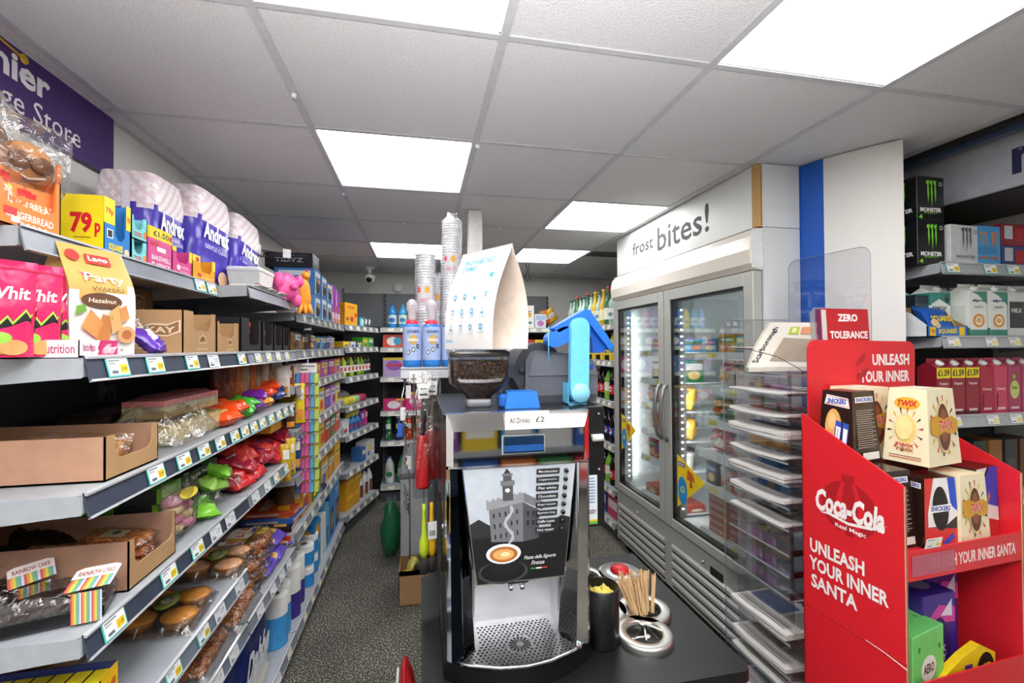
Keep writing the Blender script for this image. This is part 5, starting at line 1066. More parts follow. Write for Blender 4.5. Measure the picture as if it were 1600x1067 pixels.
    # drip tray with punched pattern
    b = MB(); tp = [(.072, .118), (.290, .118), (.292, .02), (.33, -.020)]+[(.33-.30*k/12, -.020-.03*math.sin(PI*k/12)) for k in range(1, 12)]+[(.03, -.020), (.070, .02)]
    b.prism([(x, y, .052) for x, y in tp[::-1]], (0, 0, .006), st, cap=True)
    hole = c('#0a0a0b', .7, noise_amt=0); F = lambda x, y, l=.0003: Vector((x, y, .0583+l))
    def disc(x, y, r, n=8): b.add([F(x+r*math.cos(2*PI*i/n), y+r*math.sin(2*PI*i/n)) for i in range(n)], [tuple(range(n))], hole)
    cx, cy = .181, .018
    for i in range(26):
        for j in range(16):
            x = .045+.0115*i+(.0057 if j % 2 else 0); y = -.045+.0098*j
            if math.hypot(x-cx, (y-cy)) > .034 and (.085 < x < .28 if y > .02 else .045+(.0 if y > -.02 else (-.02-y)*3) < x < .318-(0 if y > -.02 else (-.02-y)*3)) and y < .11: disc(x, y, .0032, 6)
    for i in range(16):
        a = 2*PI*i/16; u = Vector((math.cos(a), math.sin(a))); v = Vector((-u.y, u.x)); b.add([F(cx+u.x*r+v.x*w, cy+u.y*r+v.y*w) for r, w in ((.009, -.0008), (.028, -.0026), (.028, .0026), (.009, .0008))], [(0, 1, 2, 3)], hole)
    link('drip_tray', b, t)
    b = MB(); b.tube([(.02, -.006, .056), (.05, -.028, .056), (.12, -.052, .056), (.18, -.058, .056), (.24, -.052, .056), (.31, -.028, .056), (.34, -.006, .056)], .004, ch); link('tray_rim', b, t)
    # poster panel (narrower at the bottom)
    b = MB(); A, Bq, Cq, Dq = Vector((.036, .0, .508)), Vector((.326, .0, .508)), Vector((.070, -.004, .225)), Vector((.292, -.004, .225))
    b.add([A+Vector((0, .05, 0)), Bq+Vector((0, .05, 0)), Dq+Vector((0, .07, 0)), Cq+Vector((0, .07, 0)), A, Bq, Dq, Cq], [(4, 7, 6, 5), (0, 4, 5, 1), (2, 6, 7, 3), (0, 3, 7, 4), (1, 5, 6, 2)], ch)
    def fp(a, e, l=0): p = Cq.lerp(Dq, a).lerp(A.lerp(Bq, a), e); return p+Vector((0, -l-.001, 0))
    g1, g2, g3 = '#6e7074', '#4a4c50', '#8b8d91'
    tower = [('r', .01, .012, .99, .99, '#b8c0c8'), ('r', .01, .012, .99, .40, '#141517'), ('p', [(.01, .4), (.01, .52), (.1, .56), (.2, .5), (.2, .4)], '#2a2b2e'), ('p', [(.8, .4), (.8, .5), (.9, .54), (.99, .52), (.99, .4)], '#242528'),
             ('p', [(.2, .36), (.2, .64), (.52, .68), (.52, .34)], g1), ('p', [(.52, .34), (.52, .68), (.68, .60), (.68, .36)], g2), ('p', [(.18, .63), (.18, .70), (.53, .76), (.53, .68)], g3), ('p', [(.53, .68), (.53, .76), (.71, .67), (.71, .60)], g1)]
    tower += [('p', [(.18+.05*k, .69+.008*k), (.18+.05*k, .715+.008*k), (.205+.05*k, .72+.008*k), (.205+.05*k, .69+.008*k)], g3) for k in range(7)]
    tower += [('r', .335, .70, .43, .84, g2), ('r', .32, .83, .445, .875, g1), ('r', .345, .87, .42, .92, g2), ('r', .335, .915, .43, .935, g1), ('p', [(.35, .935), (.38, .98), (.415, .935)], '#303236'), ('e', .38, .79, .022, .018, '#d9dcdf')]
    tower += [('r', .235+.055*i, .56-.09*j+.006*i, .25+.055*i, .60-.09*j+.006*i, '#26272a') for i in range(5) for j in range(3)]+[('r', .56+.05*i, .56-.08*j, .575+.05*i, .60-.08*j, '#1b1c1f') for i in range(2) for j in range(2)]
    tower += [('e', .38+.035*math.sin(k*.5), .34+.018*k, .012+.008*math.sin(k*.9)**2, .013, '#a9adb1') for k in range(18)]
    tower += [('e', .30, .10, .27, .10, '#3a3c40'), ('e', .30, .105, .24, .085, '#0e0f10'), ('p', [(.14, .25), (.18, .12), (.25, .07), (.38, .07), (.46, .12), (.49, .25)], '#17181a'), ('e', .315, .255, .18, .085, '#e9e9ea'), ('e', .315, .25, .145, .066, '#a8672c'), ('e', .315, .25, .11, .045, '#d9a664'), ('e', .33, .25, .05, .02, '#f0d8a8')]
    tower += [('t', .70, .20, .34, .04, 'Piazza della Signoria', '#e9e9ea', .3, .3), ('t', .68, .155, .14, .035, 'Firenze', '#e9e9ea', .3, .3), ('r', .6, .10, .66, .112, '#3c8a4a'), ('r', .66, .10, .72, .112, '#e9e9e9'), ('r', .72, .10, .78, .112, '#b8333a')]
    names = ['Mochaccino', 'Cappuccino', 'Flat white', 'Chocolate', 'Espresso', 'Espresso long', 'Caffe Latte', 'Hot water']
    for k, nme in enumerate(names):
        zz = .935-.072*k; tower += [('r', .64, zz-.024, .85, zz+.024, '#26282b'), ('t', .745, zz, .17, .022, nme, '#dfe0e2', .5)]
    b.art(fp, tower, step=.00004); link('poster_panel', b, t)
    for k in range(8):
        p = fp(.905, .935-.072*k, .004); b = MB(); b.lathe([(0, -.006), (.0052, -.005), (.006, 0)], bk, seg=12, axis='y', cx=p.x, cy=p.y-.002+.0, cz=p.z); link('selection_button', b, t)
    # sign "All Drinks £2"
    b = MB(); b.box(.141, .250, -.0145, -.0130, .598, .642, c('#efece4', .6)); f = face((.141, -.0145, .598), (.109, 0, 0), (0, 0, .044)); b.art(f, [('t', .33, .5, .46, .3, 'All Drinks', '#2b2b2b', .3), ('t', .80, .52, .2, .3, '£2', '#2b2b2b', .3)])
    s = one('paper_price_note', b, 'handwritten paper note reading All Drinks £2 on the machine top edge', 'note', (.06, 1.08, .70))
    # side module with coin box
    b = MB(); b.box(.366, .432, .07, .38, .31, .636, c('#121315', .35), b=.002); link('side_module', b, t)
    b = MB(); b.lathe([(.0, 0), (.010, .001), (.010, .032), (0, .033)], c('#e9e9e6', .4), axis='x', cx=.392, cy=.062, cz=.552, seg=16); link('white_knob', b, t)
    for z in (.615, .465): b = MB(); b.lathe([(0, -.003), (.003, -.003), (.004, 0)], STEEL(), axis='y', cx=.415, cy=.068, cz=z, seg=10); link('screw', b, t)
    b = MB(); b.box(.372, .410, .0685, .0699, .318, .45, c('#dfe8f0', .4)); f = face((.372, .0685, .318), (.038, 0, 0), (0, 0, .132))
    b.art(f, [('r', 0, 0, 1, .06, '#5fae4a'), ('r', 0, .06, 1, .1, '#e8c83a')]+[('r', .2, .93-.06*k, .8, .945-.06*k, '#3a5a8a') for k in range(9)]+[('t', .5, .26, .8, .08, 'COZY', '#6a3a22', 1.5)]); link('instruction_label', b, t)
    b = MB(); b.lathe([(0, -.004), (.006, -.004), (.008, 0)], CHROME(), axis='x', cx=-.002, cy=.11, cz=.33, seg=14); link('door_lock', b, t)
machine()
def on_machine():
    ZM = 1.3385
    t = thing('bean_hopper', 'clear smoky bean hopper full of coffee beans on the machine', 'hopper', (.155, 1.225, ZM))
    def loft(b, lv, m, cap=(1, 1)):
        vs = []
        for x, y, r, z in lv:
            for i in range(28):
                a = 2*PI*i/28; cx, sx = math.cos(a), math.sin(a); k = .28
                vs.append((x*math.copysign(abs(cx)**k, cx), y*math.copysign(abs(sx)**k, sx), z))
        n = len(lv); fs = [(j*28+i, j*28+(i+1) % 28, (j+1)*28+(i+1) % 28, (j+1)*28+i) for j in range(n-1) for i in range(28)]
        if cap[0]: fs.append(list(range(28))[::-1])
        if cap[1]: fs.append([(n-1)*28+i for i in range(28)])
        b.add(vs, fs, m, True)
    b = MB(); loft(b, [(.032, .030, 0, .022), (.034, .032, 0, .030), (.076, .066, 0, .066), (.077, .067, 0, .125)], tex_mat('beans', 'beans')); link('coffee_beans', b, t)
    b = MB(); loft(b, [(.034, .032, 0, .020), (.036, .034, 0, .030), (.079, .069, 0, .064), (.080, .070, 0, .15)], glass('smoke', (.62, .58, .56, 1), .08, .03), (0, 0)); link('clear_hopper_wall', b, t)
    b = MB(); loft(b, [(.034, .032, 0, .0), (.034, .032, 0, .022)], c('#8f9298', .3)); link('neck', b, t)
    b = MB(); loft(b, [(.081, .071, 0, .135), (.082, .072, 0, .146), (.076, .066, 0, .153)], c('#3a3836', .15)); link('lid', b, t)
    # folded prohibited items card
    R1, R2 = Vector((.120, 1.272, 1.762)), Vector((.230, 1.108, 1.762)); F1, F2 = Vector((.070, 1.300, 1.494)), Vector((.182, 1.136, 1.494)); B1, B2 = F1+Vector((.082, -.030+.03, 0)), F2+Vector((.086, -.028, 0))
    t = thing('folded_card_sign', 'white folded card stand listing prohibited items with small blue icons', 'sign', (0, 0, 0))
    nrm = (R1-F1).cross(R2-R1).normalized()
    if nrm.y > 0: nrm = -nrm
    def fr(a, e, l=0): return F1.lerp(F2, a).lerp(R1.lerp(R2, a), e)+nrm*(.022*math.sin(PI*min(1, e*1.05))+l)
    nb = (R2-R1).cross(R1-B1).normalized()
    if nb.x < 0: nb = -nb
    def bk_(a, e, l=0): return B1.lerp(B2, a).lerp(R1.lerp(R2, a), e)+nb*(.024*math.sin(PI*min(1, e*1.05))+l)
    wh = c('#f3f1ef', .6, noise_amt=.01)
    b = MB(); b.grid(fr, 8, 14, wh); b.grid(lambda a, e: fr(1-a, e, -.0012), 8, 14, wh)
    bl = '#4fa8d4'; it = [('t', .44, .88, .62, .055, 'PROHIBITED', bl, 1, .15), ('t', .28, .81, .30, .055, 'ITEMS', bl, 1, .15), ('p', [(.76, .70), (.84, .69), (.85, .735), (.78, .74)], bl)]
    it += [('r', .1, .735-.016*k, .62-.1*(k % 3), .740-.016*k, '#b9d3e2') for k in range(6)]
    for j in range(3):
        for i in range(4):
            x, z = .17+.21*i, .50-.155*j+.02
            it += [('r', x-.05, z-.062, x+.055, z-.057, '#a5c2d4'), [('e', x, z, .032, .03, bl), ('r', x-.03, z-.025, x+.03, z+.028, bl), ('p', [(x-.03, z-.03), (x+.03, z-.03), (x+.005, z+.035)], bl), ('p', [(x-.035, z+.02), (x+.035, z+.03), (x+.02, z), (x-.01, z-.03), (x-.01, z)], bl)][(i+j*3) % 4], [('e', x, z, .015, .014, '#f3f1ef'), ('r', x-.012, z-.01, x+.012, z+.012, '#f3f1ef')][(i+j) % 2]]
    it += [('t', .15, .075, .14, .035, 'EVRI', bl, 1)]
    b.art(lambda a, e, l=0: fr(a, e, l*.5+.0006), it, curved=True); link('front_panel', b, t)
    b = MB(); pkm = c('#ecdccd', .7); b.grid(bk_, 8, 14, wh); b.grid(lambda a, e: bk_(1-a, e, -.0012), 8, 14, pkm); link('back_panel', b, t)
    b = MB(); b.add([F1, F2, B2, B1, F1+Vector((0, 0, .001)), F2+Vector((0, 0, .001)), B2+Vector((0, 0, .001)), B1+Vector((0, 0, .001))], [(3, 2, 1, 0), (4, 5, 6, 7)], wh); link('floor_panel', b, t)
    # cup stack behind, on the machine
    P = cup_parts(10)
    kit('paper_cup_stack', P, 'short ribbed stack of white cups between hopper and label printer', 'cups', (.283, 1.44, ZM), 0)
    # label printer
    t = thing('label_printer', 'dark grey desktop label printer on the coffee machine', 'printer', (.262, 1.235, ZM)); g1, g2 = c('#5f626a', .45), c('#3c3e44', .4)
    prof = [(.018, 0), (.240, 0), (.246, .012), (.248, .085), (.236, .118), (.19, .138), (.06, .150), (.045, .145), (.03, .12), (.03, .05)]
    b = MB(); b.prism([(x, 0, z) for x, z in prof], (0, .17, 0), g1); b.prism([(x, -.004, z) for x, z in [(.04, .078), (.244, .078), (.234, .115), (.19, .132), (.06, .140), (.05, .132)]], (0, .004, 0), c('#696c74', .45)); link('printer_body', b, t)
    b = MB(); b.prism([(x, -.002, z) for x, z in ((.036, 0), (.238, 0), (.243, .022), (.04, .022))], (0, .002, 0), g2); link('lower_trim', b, t)
    b = MB(); hood = [(.0+.075-.075*math.cos(PI*k/12), .088+.085*math.sin(PI*k/12)) for k in range(0, 10)]
    pts = hood+[(.12, .135), (.04, .12), (.036, .06), (.04, .02), (.02, .03), (-.002, .07)]
    b.prism([(x, .012, z) for x, z in pts[::-1]], (0, .15, 0), g2, smooth=False); b.lathe([(.009, -.004), (.009, .02)], g2, axis='y', cx=.022, cy=.01, cz=.092, seg=14); link('curved_cover', b, t)
    b = MB(); b.box(.212, .232, -.0065, -.003, .094, .108, c('#2f4fb8', .35), b=.002); link('blue_latch', b, t)
    # blue charging base
    b = MB(); vs = [(x*s, y*s, z) for z, s in ((0, 1), (.043, .84)) for x, y in ((-.047, -.035), (.047, -.035), (.047, .035), (-.047, .035))]
    b.add(vs, [(3, 2, 1, 0), (4, 5, 6, 7)]+[(i, (i+1) % 4, 4+(i+1) % 4, 4+i) for i in range(4)], c('#1f6fc8', .35)); b.box(-.058, -.03, -.02, .03, 0, .035, c('#1c5cae', .4), b=.006)
    one('blue_base_block', b, 'small sloped bright blue plastic block between hopper and label printer', 'stand', (.262, 1.175, ZM))
    # blue tablet stand: light blue arm, blue display head
    t = thing('parcel_scanner_stand', 'bright blue parcel scanner on a pale blue swivel arm beside the label printer', 'scanner', (.428, 1.175, ZM)); lb = c('#6ac3ea', .4); db = c('#1e6cd8', .35)
    def capsule(x0, z0, x1, z1, r, y0, y1, m, b):
        ax = Vector((x1-x0, z1-z0)); a0 = math.atan2(ax.y, ax.x); pts = [(x1+r*math.cos(a0-PI/2+PI*k/12), z1+r*math.sin(a0-PI/2+PI*k/12)) for k in range(13)]+[(x0+r*math.cos(a0+PI/2+PI*k/12), z0+r*math.sin(a0+PI/2+PI*k/12)) for k in range(13)]
        b.prism([(x, y0, z) for x, z in pts], (0, y1-y0, 0), m)
    b = MB(); capsule(0, .034, .004, .214, .0265, -.010, .012, lb, b); link('arm', b, t)
    b = MB(); b.lathe([(0, -.022), (.0255, -.021), (.0265, -.018), (.0265, -.008)], c('#8ad2f2', .4), axis='y', cz=.034, seg=28); link('pivot_disc', b, t)
    b = MB(); b.box(-.030, -.028, 0, .05, .0, .06, lb); b.box(.022, .024, 0, .05, .0, .03, lb); b.box(-.03, .024, 0, .05, 0, .003, lb); link('foot_bracket', b, t)
    b = MB(); capsule(-.062, .180, -.03, .195, .022, .014, .06, c('#2b74dc', .35), b); link('hinge_block', b, t)
    b = MB(); pts = [(-.030, .215), (-.012, .228), (.030, .262), (.042, .258), (.108, .166), (.106, .156), (.080, .142), (.055, .142), (.052, .185), (.022, .214), (.0, .212)]
    b.prism([(x, .03, z) for x, z in pts[::-1]], (0, .06, 0), c('#1a5cc4', .4)); 
    pts = [(-.068, .212), (.028, .266), (.042, .262), (.112, .164), (.100, .150), (.034, .232), (.020, .236), (-.05, .200)]
    b.prism([(x, .014, z) for x, z in pts[::-1]], (0, .05, 0), db); link('display_head', b, t)
    b = MB(); b.tube([(-.085, .0, .215), (-.085, .0, .120)], .0015, lb); link('cable', b, t)
def cup_parts(n, r=.042, h0=.1, step=.012):
    b = MB(); w = c('#e9eaec', .4, noise_amt=.02)
    prof = [(r*.72, 0), (r*.95, h0)]
    for k in range(n): z = h0+step*k; prof += [(r*.96, z), (r*1.05, z+.002), (r*1.05, z+.005), (r*.96, z+.006)]
    b.lathe(prof, w, seg=24); return [('cups', b.mesh('cups'), None)]
on_machine()
# ================= MIDDLE DISPLAY BEHIND THE MACHINE =================
def middle():
    t = thing('end_display_stand', 'narrow end display stand with grey shelf of blue bottles and chrome hooks', 'shelving', (-.07, 1.70, 0)); zs = 1.42
    sh = shelf(t, .64, .36, zs, 0, '#9da1a7', (), th=.03, lip=.034)
    b = MB()
    for x in (.10, .52): b.box(x, x+.03, .30, .335, 0, 1.75, SHELFD())
    b.box(.10, .55, .33, .345, .02, 1.40, BACKP()); link('upright', b, t)
    b = MB(); b.box(.03, .090, -.018, -.0165, zs-.052, zs-.008, c('#ecebe7', .5)); f = face((.03, -.018, zs-.052), (.06, 0, 0), (0, 0, .044)); b.art(f, [('r', .08, .3, .42, .4, '#55585c'), ('t', .68, .5, .36, .3, '1.49', '#9a9da0')]); link('price_card', b, t)
    b = MB(); cr = c('#c4c6c8', .2, 1, noise_amt=0)
    for x in (-.0, .05): b.tube([(x+.02, .02, 1.395), (x+.0, .0, 1.30), (x+.03, .0, 1.0), (x+.03, .0, .72)], .0028, cr)
    for k, (z, L) in enumerate([(1.375, .30), (1.27, .16), (1.235, .12), (1.215, .16), (1.16, .2), (1.12, .12), (1.075, .13), (.99, .16), (.965, .2), (.93, .12)]):
        b.tube([(.01, .01, z), (.012+L*.08, -.06-.03*(k % 3), z-.008), (.012+L*.08, -.065-.03*(k % 3), z+.008)], .0026, cr)
    link('hook_rack', b, t)
    for k, (x, z, col) in enumerate([(.03, 1.34, '#d9dce0'), (.01, 1.26, '#e9e9ea'), (.0, 1.2, '#2f5fc0'), (.03, 1.08, '#e6e6e2')]):
        b = MB(); b.box(x-.012, x+.006, -.012, -.010, z-.028, z+.02, c(col, .4)); link('hook_ticket', b, t)
    # blue cleaner bottles with paw label
    blq = c('#2f7fd0', .1, noise_amt=.05)
    prof = [(.027, 0), (.033, .004), (.0345, .02), (.0345, .155), (.030, .163), (.020, .168)]
    art = [('t', .5, .86, .6, .09, 'ODOUR ELIMINATOR', '#2c3f78', 1), ('e', .5, .62, .2, .15, '#c9a45c'), ('t', .5, .62, .52, .1, 'Fabulosa', '#fbfbfd', 1.5), ('e', .28, .24, .08, .07, '#23242a'), ('e', .5, .32, .08, .07, '#23242a'), ('e', .72, .42, .08, .07, '#23242a'), ('e', .28, .24, .05, .045, '#e9ecf2'), ('e', .5, .32, .05, .045, '#e9ecf2'), ('e', .72, .42, .03, .028, '#e9ecf2')]
    P = bottle_parts(prof, blq, c('#e8334f', .3), [(.023, .163), (.0235, .167), (.0235, .178), (.020, .180)], '#a9bce4', .0345, (.03, .155), art)
    tb = MB(); tb.lathe([(.014, .18), (.016, .19), (.015, .21), (.022, .222), (.021, .245), (.012, .258), (.0, .262)], c('#dcd6de', .2, alpha=.7, noise_amt=0), seg=16); tb.lathe([(.0035, -.03), (.0035, .0)], c('#e6e4e8', .25, noise_amt=0), axis='y', cz=.238, seg=8); P.append(('spray_trigger', tb.mesh('spray_trigger'), None))
    for i in range(5):
        kit('cleaner_bottle', P, ['blue cleaner bottle at the left end of the grey shelf, paw pictures on its label', 'second blue cleaner bottle from the left on the grey shelf', 'third blue cleaner bottle, partly behind the folded card', 'blue cleaner bottle hidden behind the bean hopper', 'blue cleaner bottle at the right, behind the hopper lid'][i], 'bottle', (-.030+.073*i, 1.74, zs+.001), .12, 'blue cleaner bottles')
    # sleeved cup stacks on the same shelf
    cupw = c('#eef0f3', .3, noise_amt=0)
    for i, (x, y, n, z0, tilt, lab) in enumerate([(.022, 1.86, 33, zs+.001, 0, 'tall stack of clear plastic cups in a sleeve, left of the folded card'), (.118, 1.93, 46, zs+.02, .03, 'tallest stack of cups in a knotted clear bag, right beside the folded card'), (.065, 1.97, 26, zs+.001, 0, 'shorter sleeved cup stack between the two tall ones')]):
        t = thing('cup_sleeve', lab, 'cups', (x, y, z0), (0, tilt, 0), 'sleeved cup stacks')
        b = MB(); r = .040; prof = [(r*.7, 0), (r*.9, .09)]
        for k in range(n): z = .09+.0112*k; prof += [(r*.90, z), (r*1.0, z+.002), (r*1.0, z+.005), (r*.90, z+.007)]
        b.lathe(prof, cupw, seg=20); link('cups', b, t)
        H = .09+.0112*n; b = MB(); b.grid(lambda a, e: Vector(((r*1.08+.004*noise.noise(Vector((math.cos(2*PI*a)*2, math.sin(2*PI*a)*2, e*9+i))))*math.cos(2*PI*a)*(1 if e < .94 else .5), (r*1.08)*math.sin(2*PI*a)*(1 if e < .94 else .5), H*1.06*e)), 20, 30, film()); link('clear_sleeve', b, t)
        b = MB(); b.art(cyl(r*1.1, H*(.55 if i == 0 else .62), .09, 1.5), [('r', .05, .0, .95, .9, c('#f0eef0', .4, alpha=.6, noise_amt=0)), ('e', .58, .62, .16, .16, '#f0a826'), ('e', .1, .62, .10, .14, '#d85a6a'), ('t', .4, .16, .7, .2, 'COMBI CUP', '#d88a98', .8)], curved=True); link('printed_band', b, t)
    # red-handled brushes
    for i, (x, y) in enumerate([(.006, 1.53), (.036, 1.63)]):
        t = thing('wrapped_brush', ['left hanging red handled utensil in clear wrap on the chrome hooks', 'right hanging red handled utensil in clear wrap, touching the machine'][i], 'utensil', (x, y, 1.03), (0, .0, .2), 'red handled utensils')
        b = MB(); b.lathe([(.020, 0), (.025, .01), (.024, .08), (.018, .165), (.012, .175)], c('#c8242a', .35), seg=16); link('handle', b, t)
        b = MB(); b.tube([(0, 0, .17), (.004, 0, .24), (.01, 0, .33)], [.006, .01, .006], c('#2b2b30', .5)); link('head', b, t)
        w_ = packet_mb(.07, .38, .056, film(), seed=300+i, wob=1.5); o = link('clear_wrapper', w_, t); o.location = (.003, 0, .19)
        b = MB(); b.box(-.018, .018, -.022, -.021, .30, .35, c('#e8e8e6', .5)); b.art(face((-.018, -.022, .30), (.036, 0, 0), (0, 0, .05)), [('r', .15, .2, .85, .32, '#333'), ('r', .2, .6, .8, .68, '#666')]); o = link('price_tag', b, t)
    for i, (x, y, col) in enumerate([(.010, 1.46, '#b8cf2a'), (.034, 1.47, '#d8a81e')]):
        t = thing('cleaning_brush', ['lime green handled brush hanging low by the machine', 'yellow handled brush with a white tag hanging low by the machine'][i], 'brush', (x, y, .78), (0, 0, .2), 'brushes hanging low')
        b = MB(); b.lathe([(.010, .05), (.016, .07), (.015, .10), (.008, .125), (.006, .20), (.006, .22)], c(col, .35), seg=14); link('handle', b, t)
        b = MB(); b.lathe([(.012, .0), (.017, .02), (.016, .05)], c('#2a2320', .8), seg=12); link('bristles', b, t)
        if i: b = MB(); b.box(-.016, .012, -.020, -.0185, .11, .165, c('#efefec', .5)); b.art(face((-.016, -.020, .11), (.028, 0, 0), (0, 0, .055)), [('r', .15+.1*k, .2, .2+.1*k, .5, '#222') for k in range(7)]); link('tag', b, t)
    # low grey cabinet end, kraft box, green bag
    b = MB(); b.box(-.13, .55, 3.0, 3.9, .0, .64, c('#a8abae', .5), b=.004); b.box(-.135, .555, 2.995, 3.905, .64, .69, c('#6f7276', .5), b=.01)
    b.art(face((-.13, 3.0, 0), (.68, 0, 0), (0, 0, .64)), [('r', .12, .80, .26, .9, '#8b8e92')]); b.tube([(-.075, 2.985, .42), (-.075, 2.98, .52)], .006, c('#4a4c50', .5))
    one('low_cabinet', b, 'low pale grey cabinet end at the right side of the aisle', 'cabinet')
    t = thing('open_kraft_box', 'small open kraft box on the aisle floor beside the black cabinet', 'carton', (-.04, 2.78, 0)); link('box_body', tray_mb(.17, .2, .20, KRAFT(), cut=(.02, .98, .86), inner=c('#8c6a48', .8)), t)
    for i, (x, y, z, col, lab) in enumerate([(-.07, 2.76, .13, '#c9b53a', 'yellow wrapped item in the kraft box'), (-.02, 2.80, .14, '#3a3a30', 'dark packet in the kraft box'), (-.05, 2.83, .16, '#e0d86a', 'pale yellow packet at the back of the kraft box')]): one('small_packet', packet_mb(.07, .1, .05, c(col, .3, noise_amt=.2), seed=310+i), lab, 'packet', (x, y, z), (.3, .3*(i-1), i), 'packets in the floor kraft box')
    b = MB(); b.lathe([(.028, 0), (.030, .01), (.030, .12), (.026, .125)], c('#9aa03a', .35), seg=16); b.lathe([(.031, .10), (.031, .125), (.0, .127)], c('#5a5f3a', .35), seg=16); one('green_tin', b, 'olive green tin standing in the floor kraft box', 'tin', (.01, 2.79, .12))
    b = MB(); b.grid(lambda a, e: _blob(a, e, .07, .09, .19, 7)+Vector((0, 0, .19)), 20, 18, c('#1f6a3e', .3, noise_amt=.2)); b.grid(lambda a, e: Vector(((a-.5)*.13*(1-.5*abs(math.sin(e*2))), .01*math.sin(a*9), .33+.1*e)), 8, 5, glass('bag_film', (.9, .92, .93, 1), .3, .15)); one('green_bag', b, 'dark green filled bag standing on the floor beside the low grey cabinet', 'bag', (-.21, 3.35, 0))
    b = MB(); b.grid(lambda a, e: _blob(a, e, .035, .08, .17, 9)+Vector((0, 0, .17)), 20, 18, c('#c41f26', .35, noise_amt=.15)); b.tube([(-.034, -.02, .05), (-.036, 0, .2), (-.03, .02, .3)], .005, c('#eee', .4)); one('red_bag', b, 'red and white bag standing on the floor against the black cabinet', 'bag', (-.055, 1.72, 0))
middle()
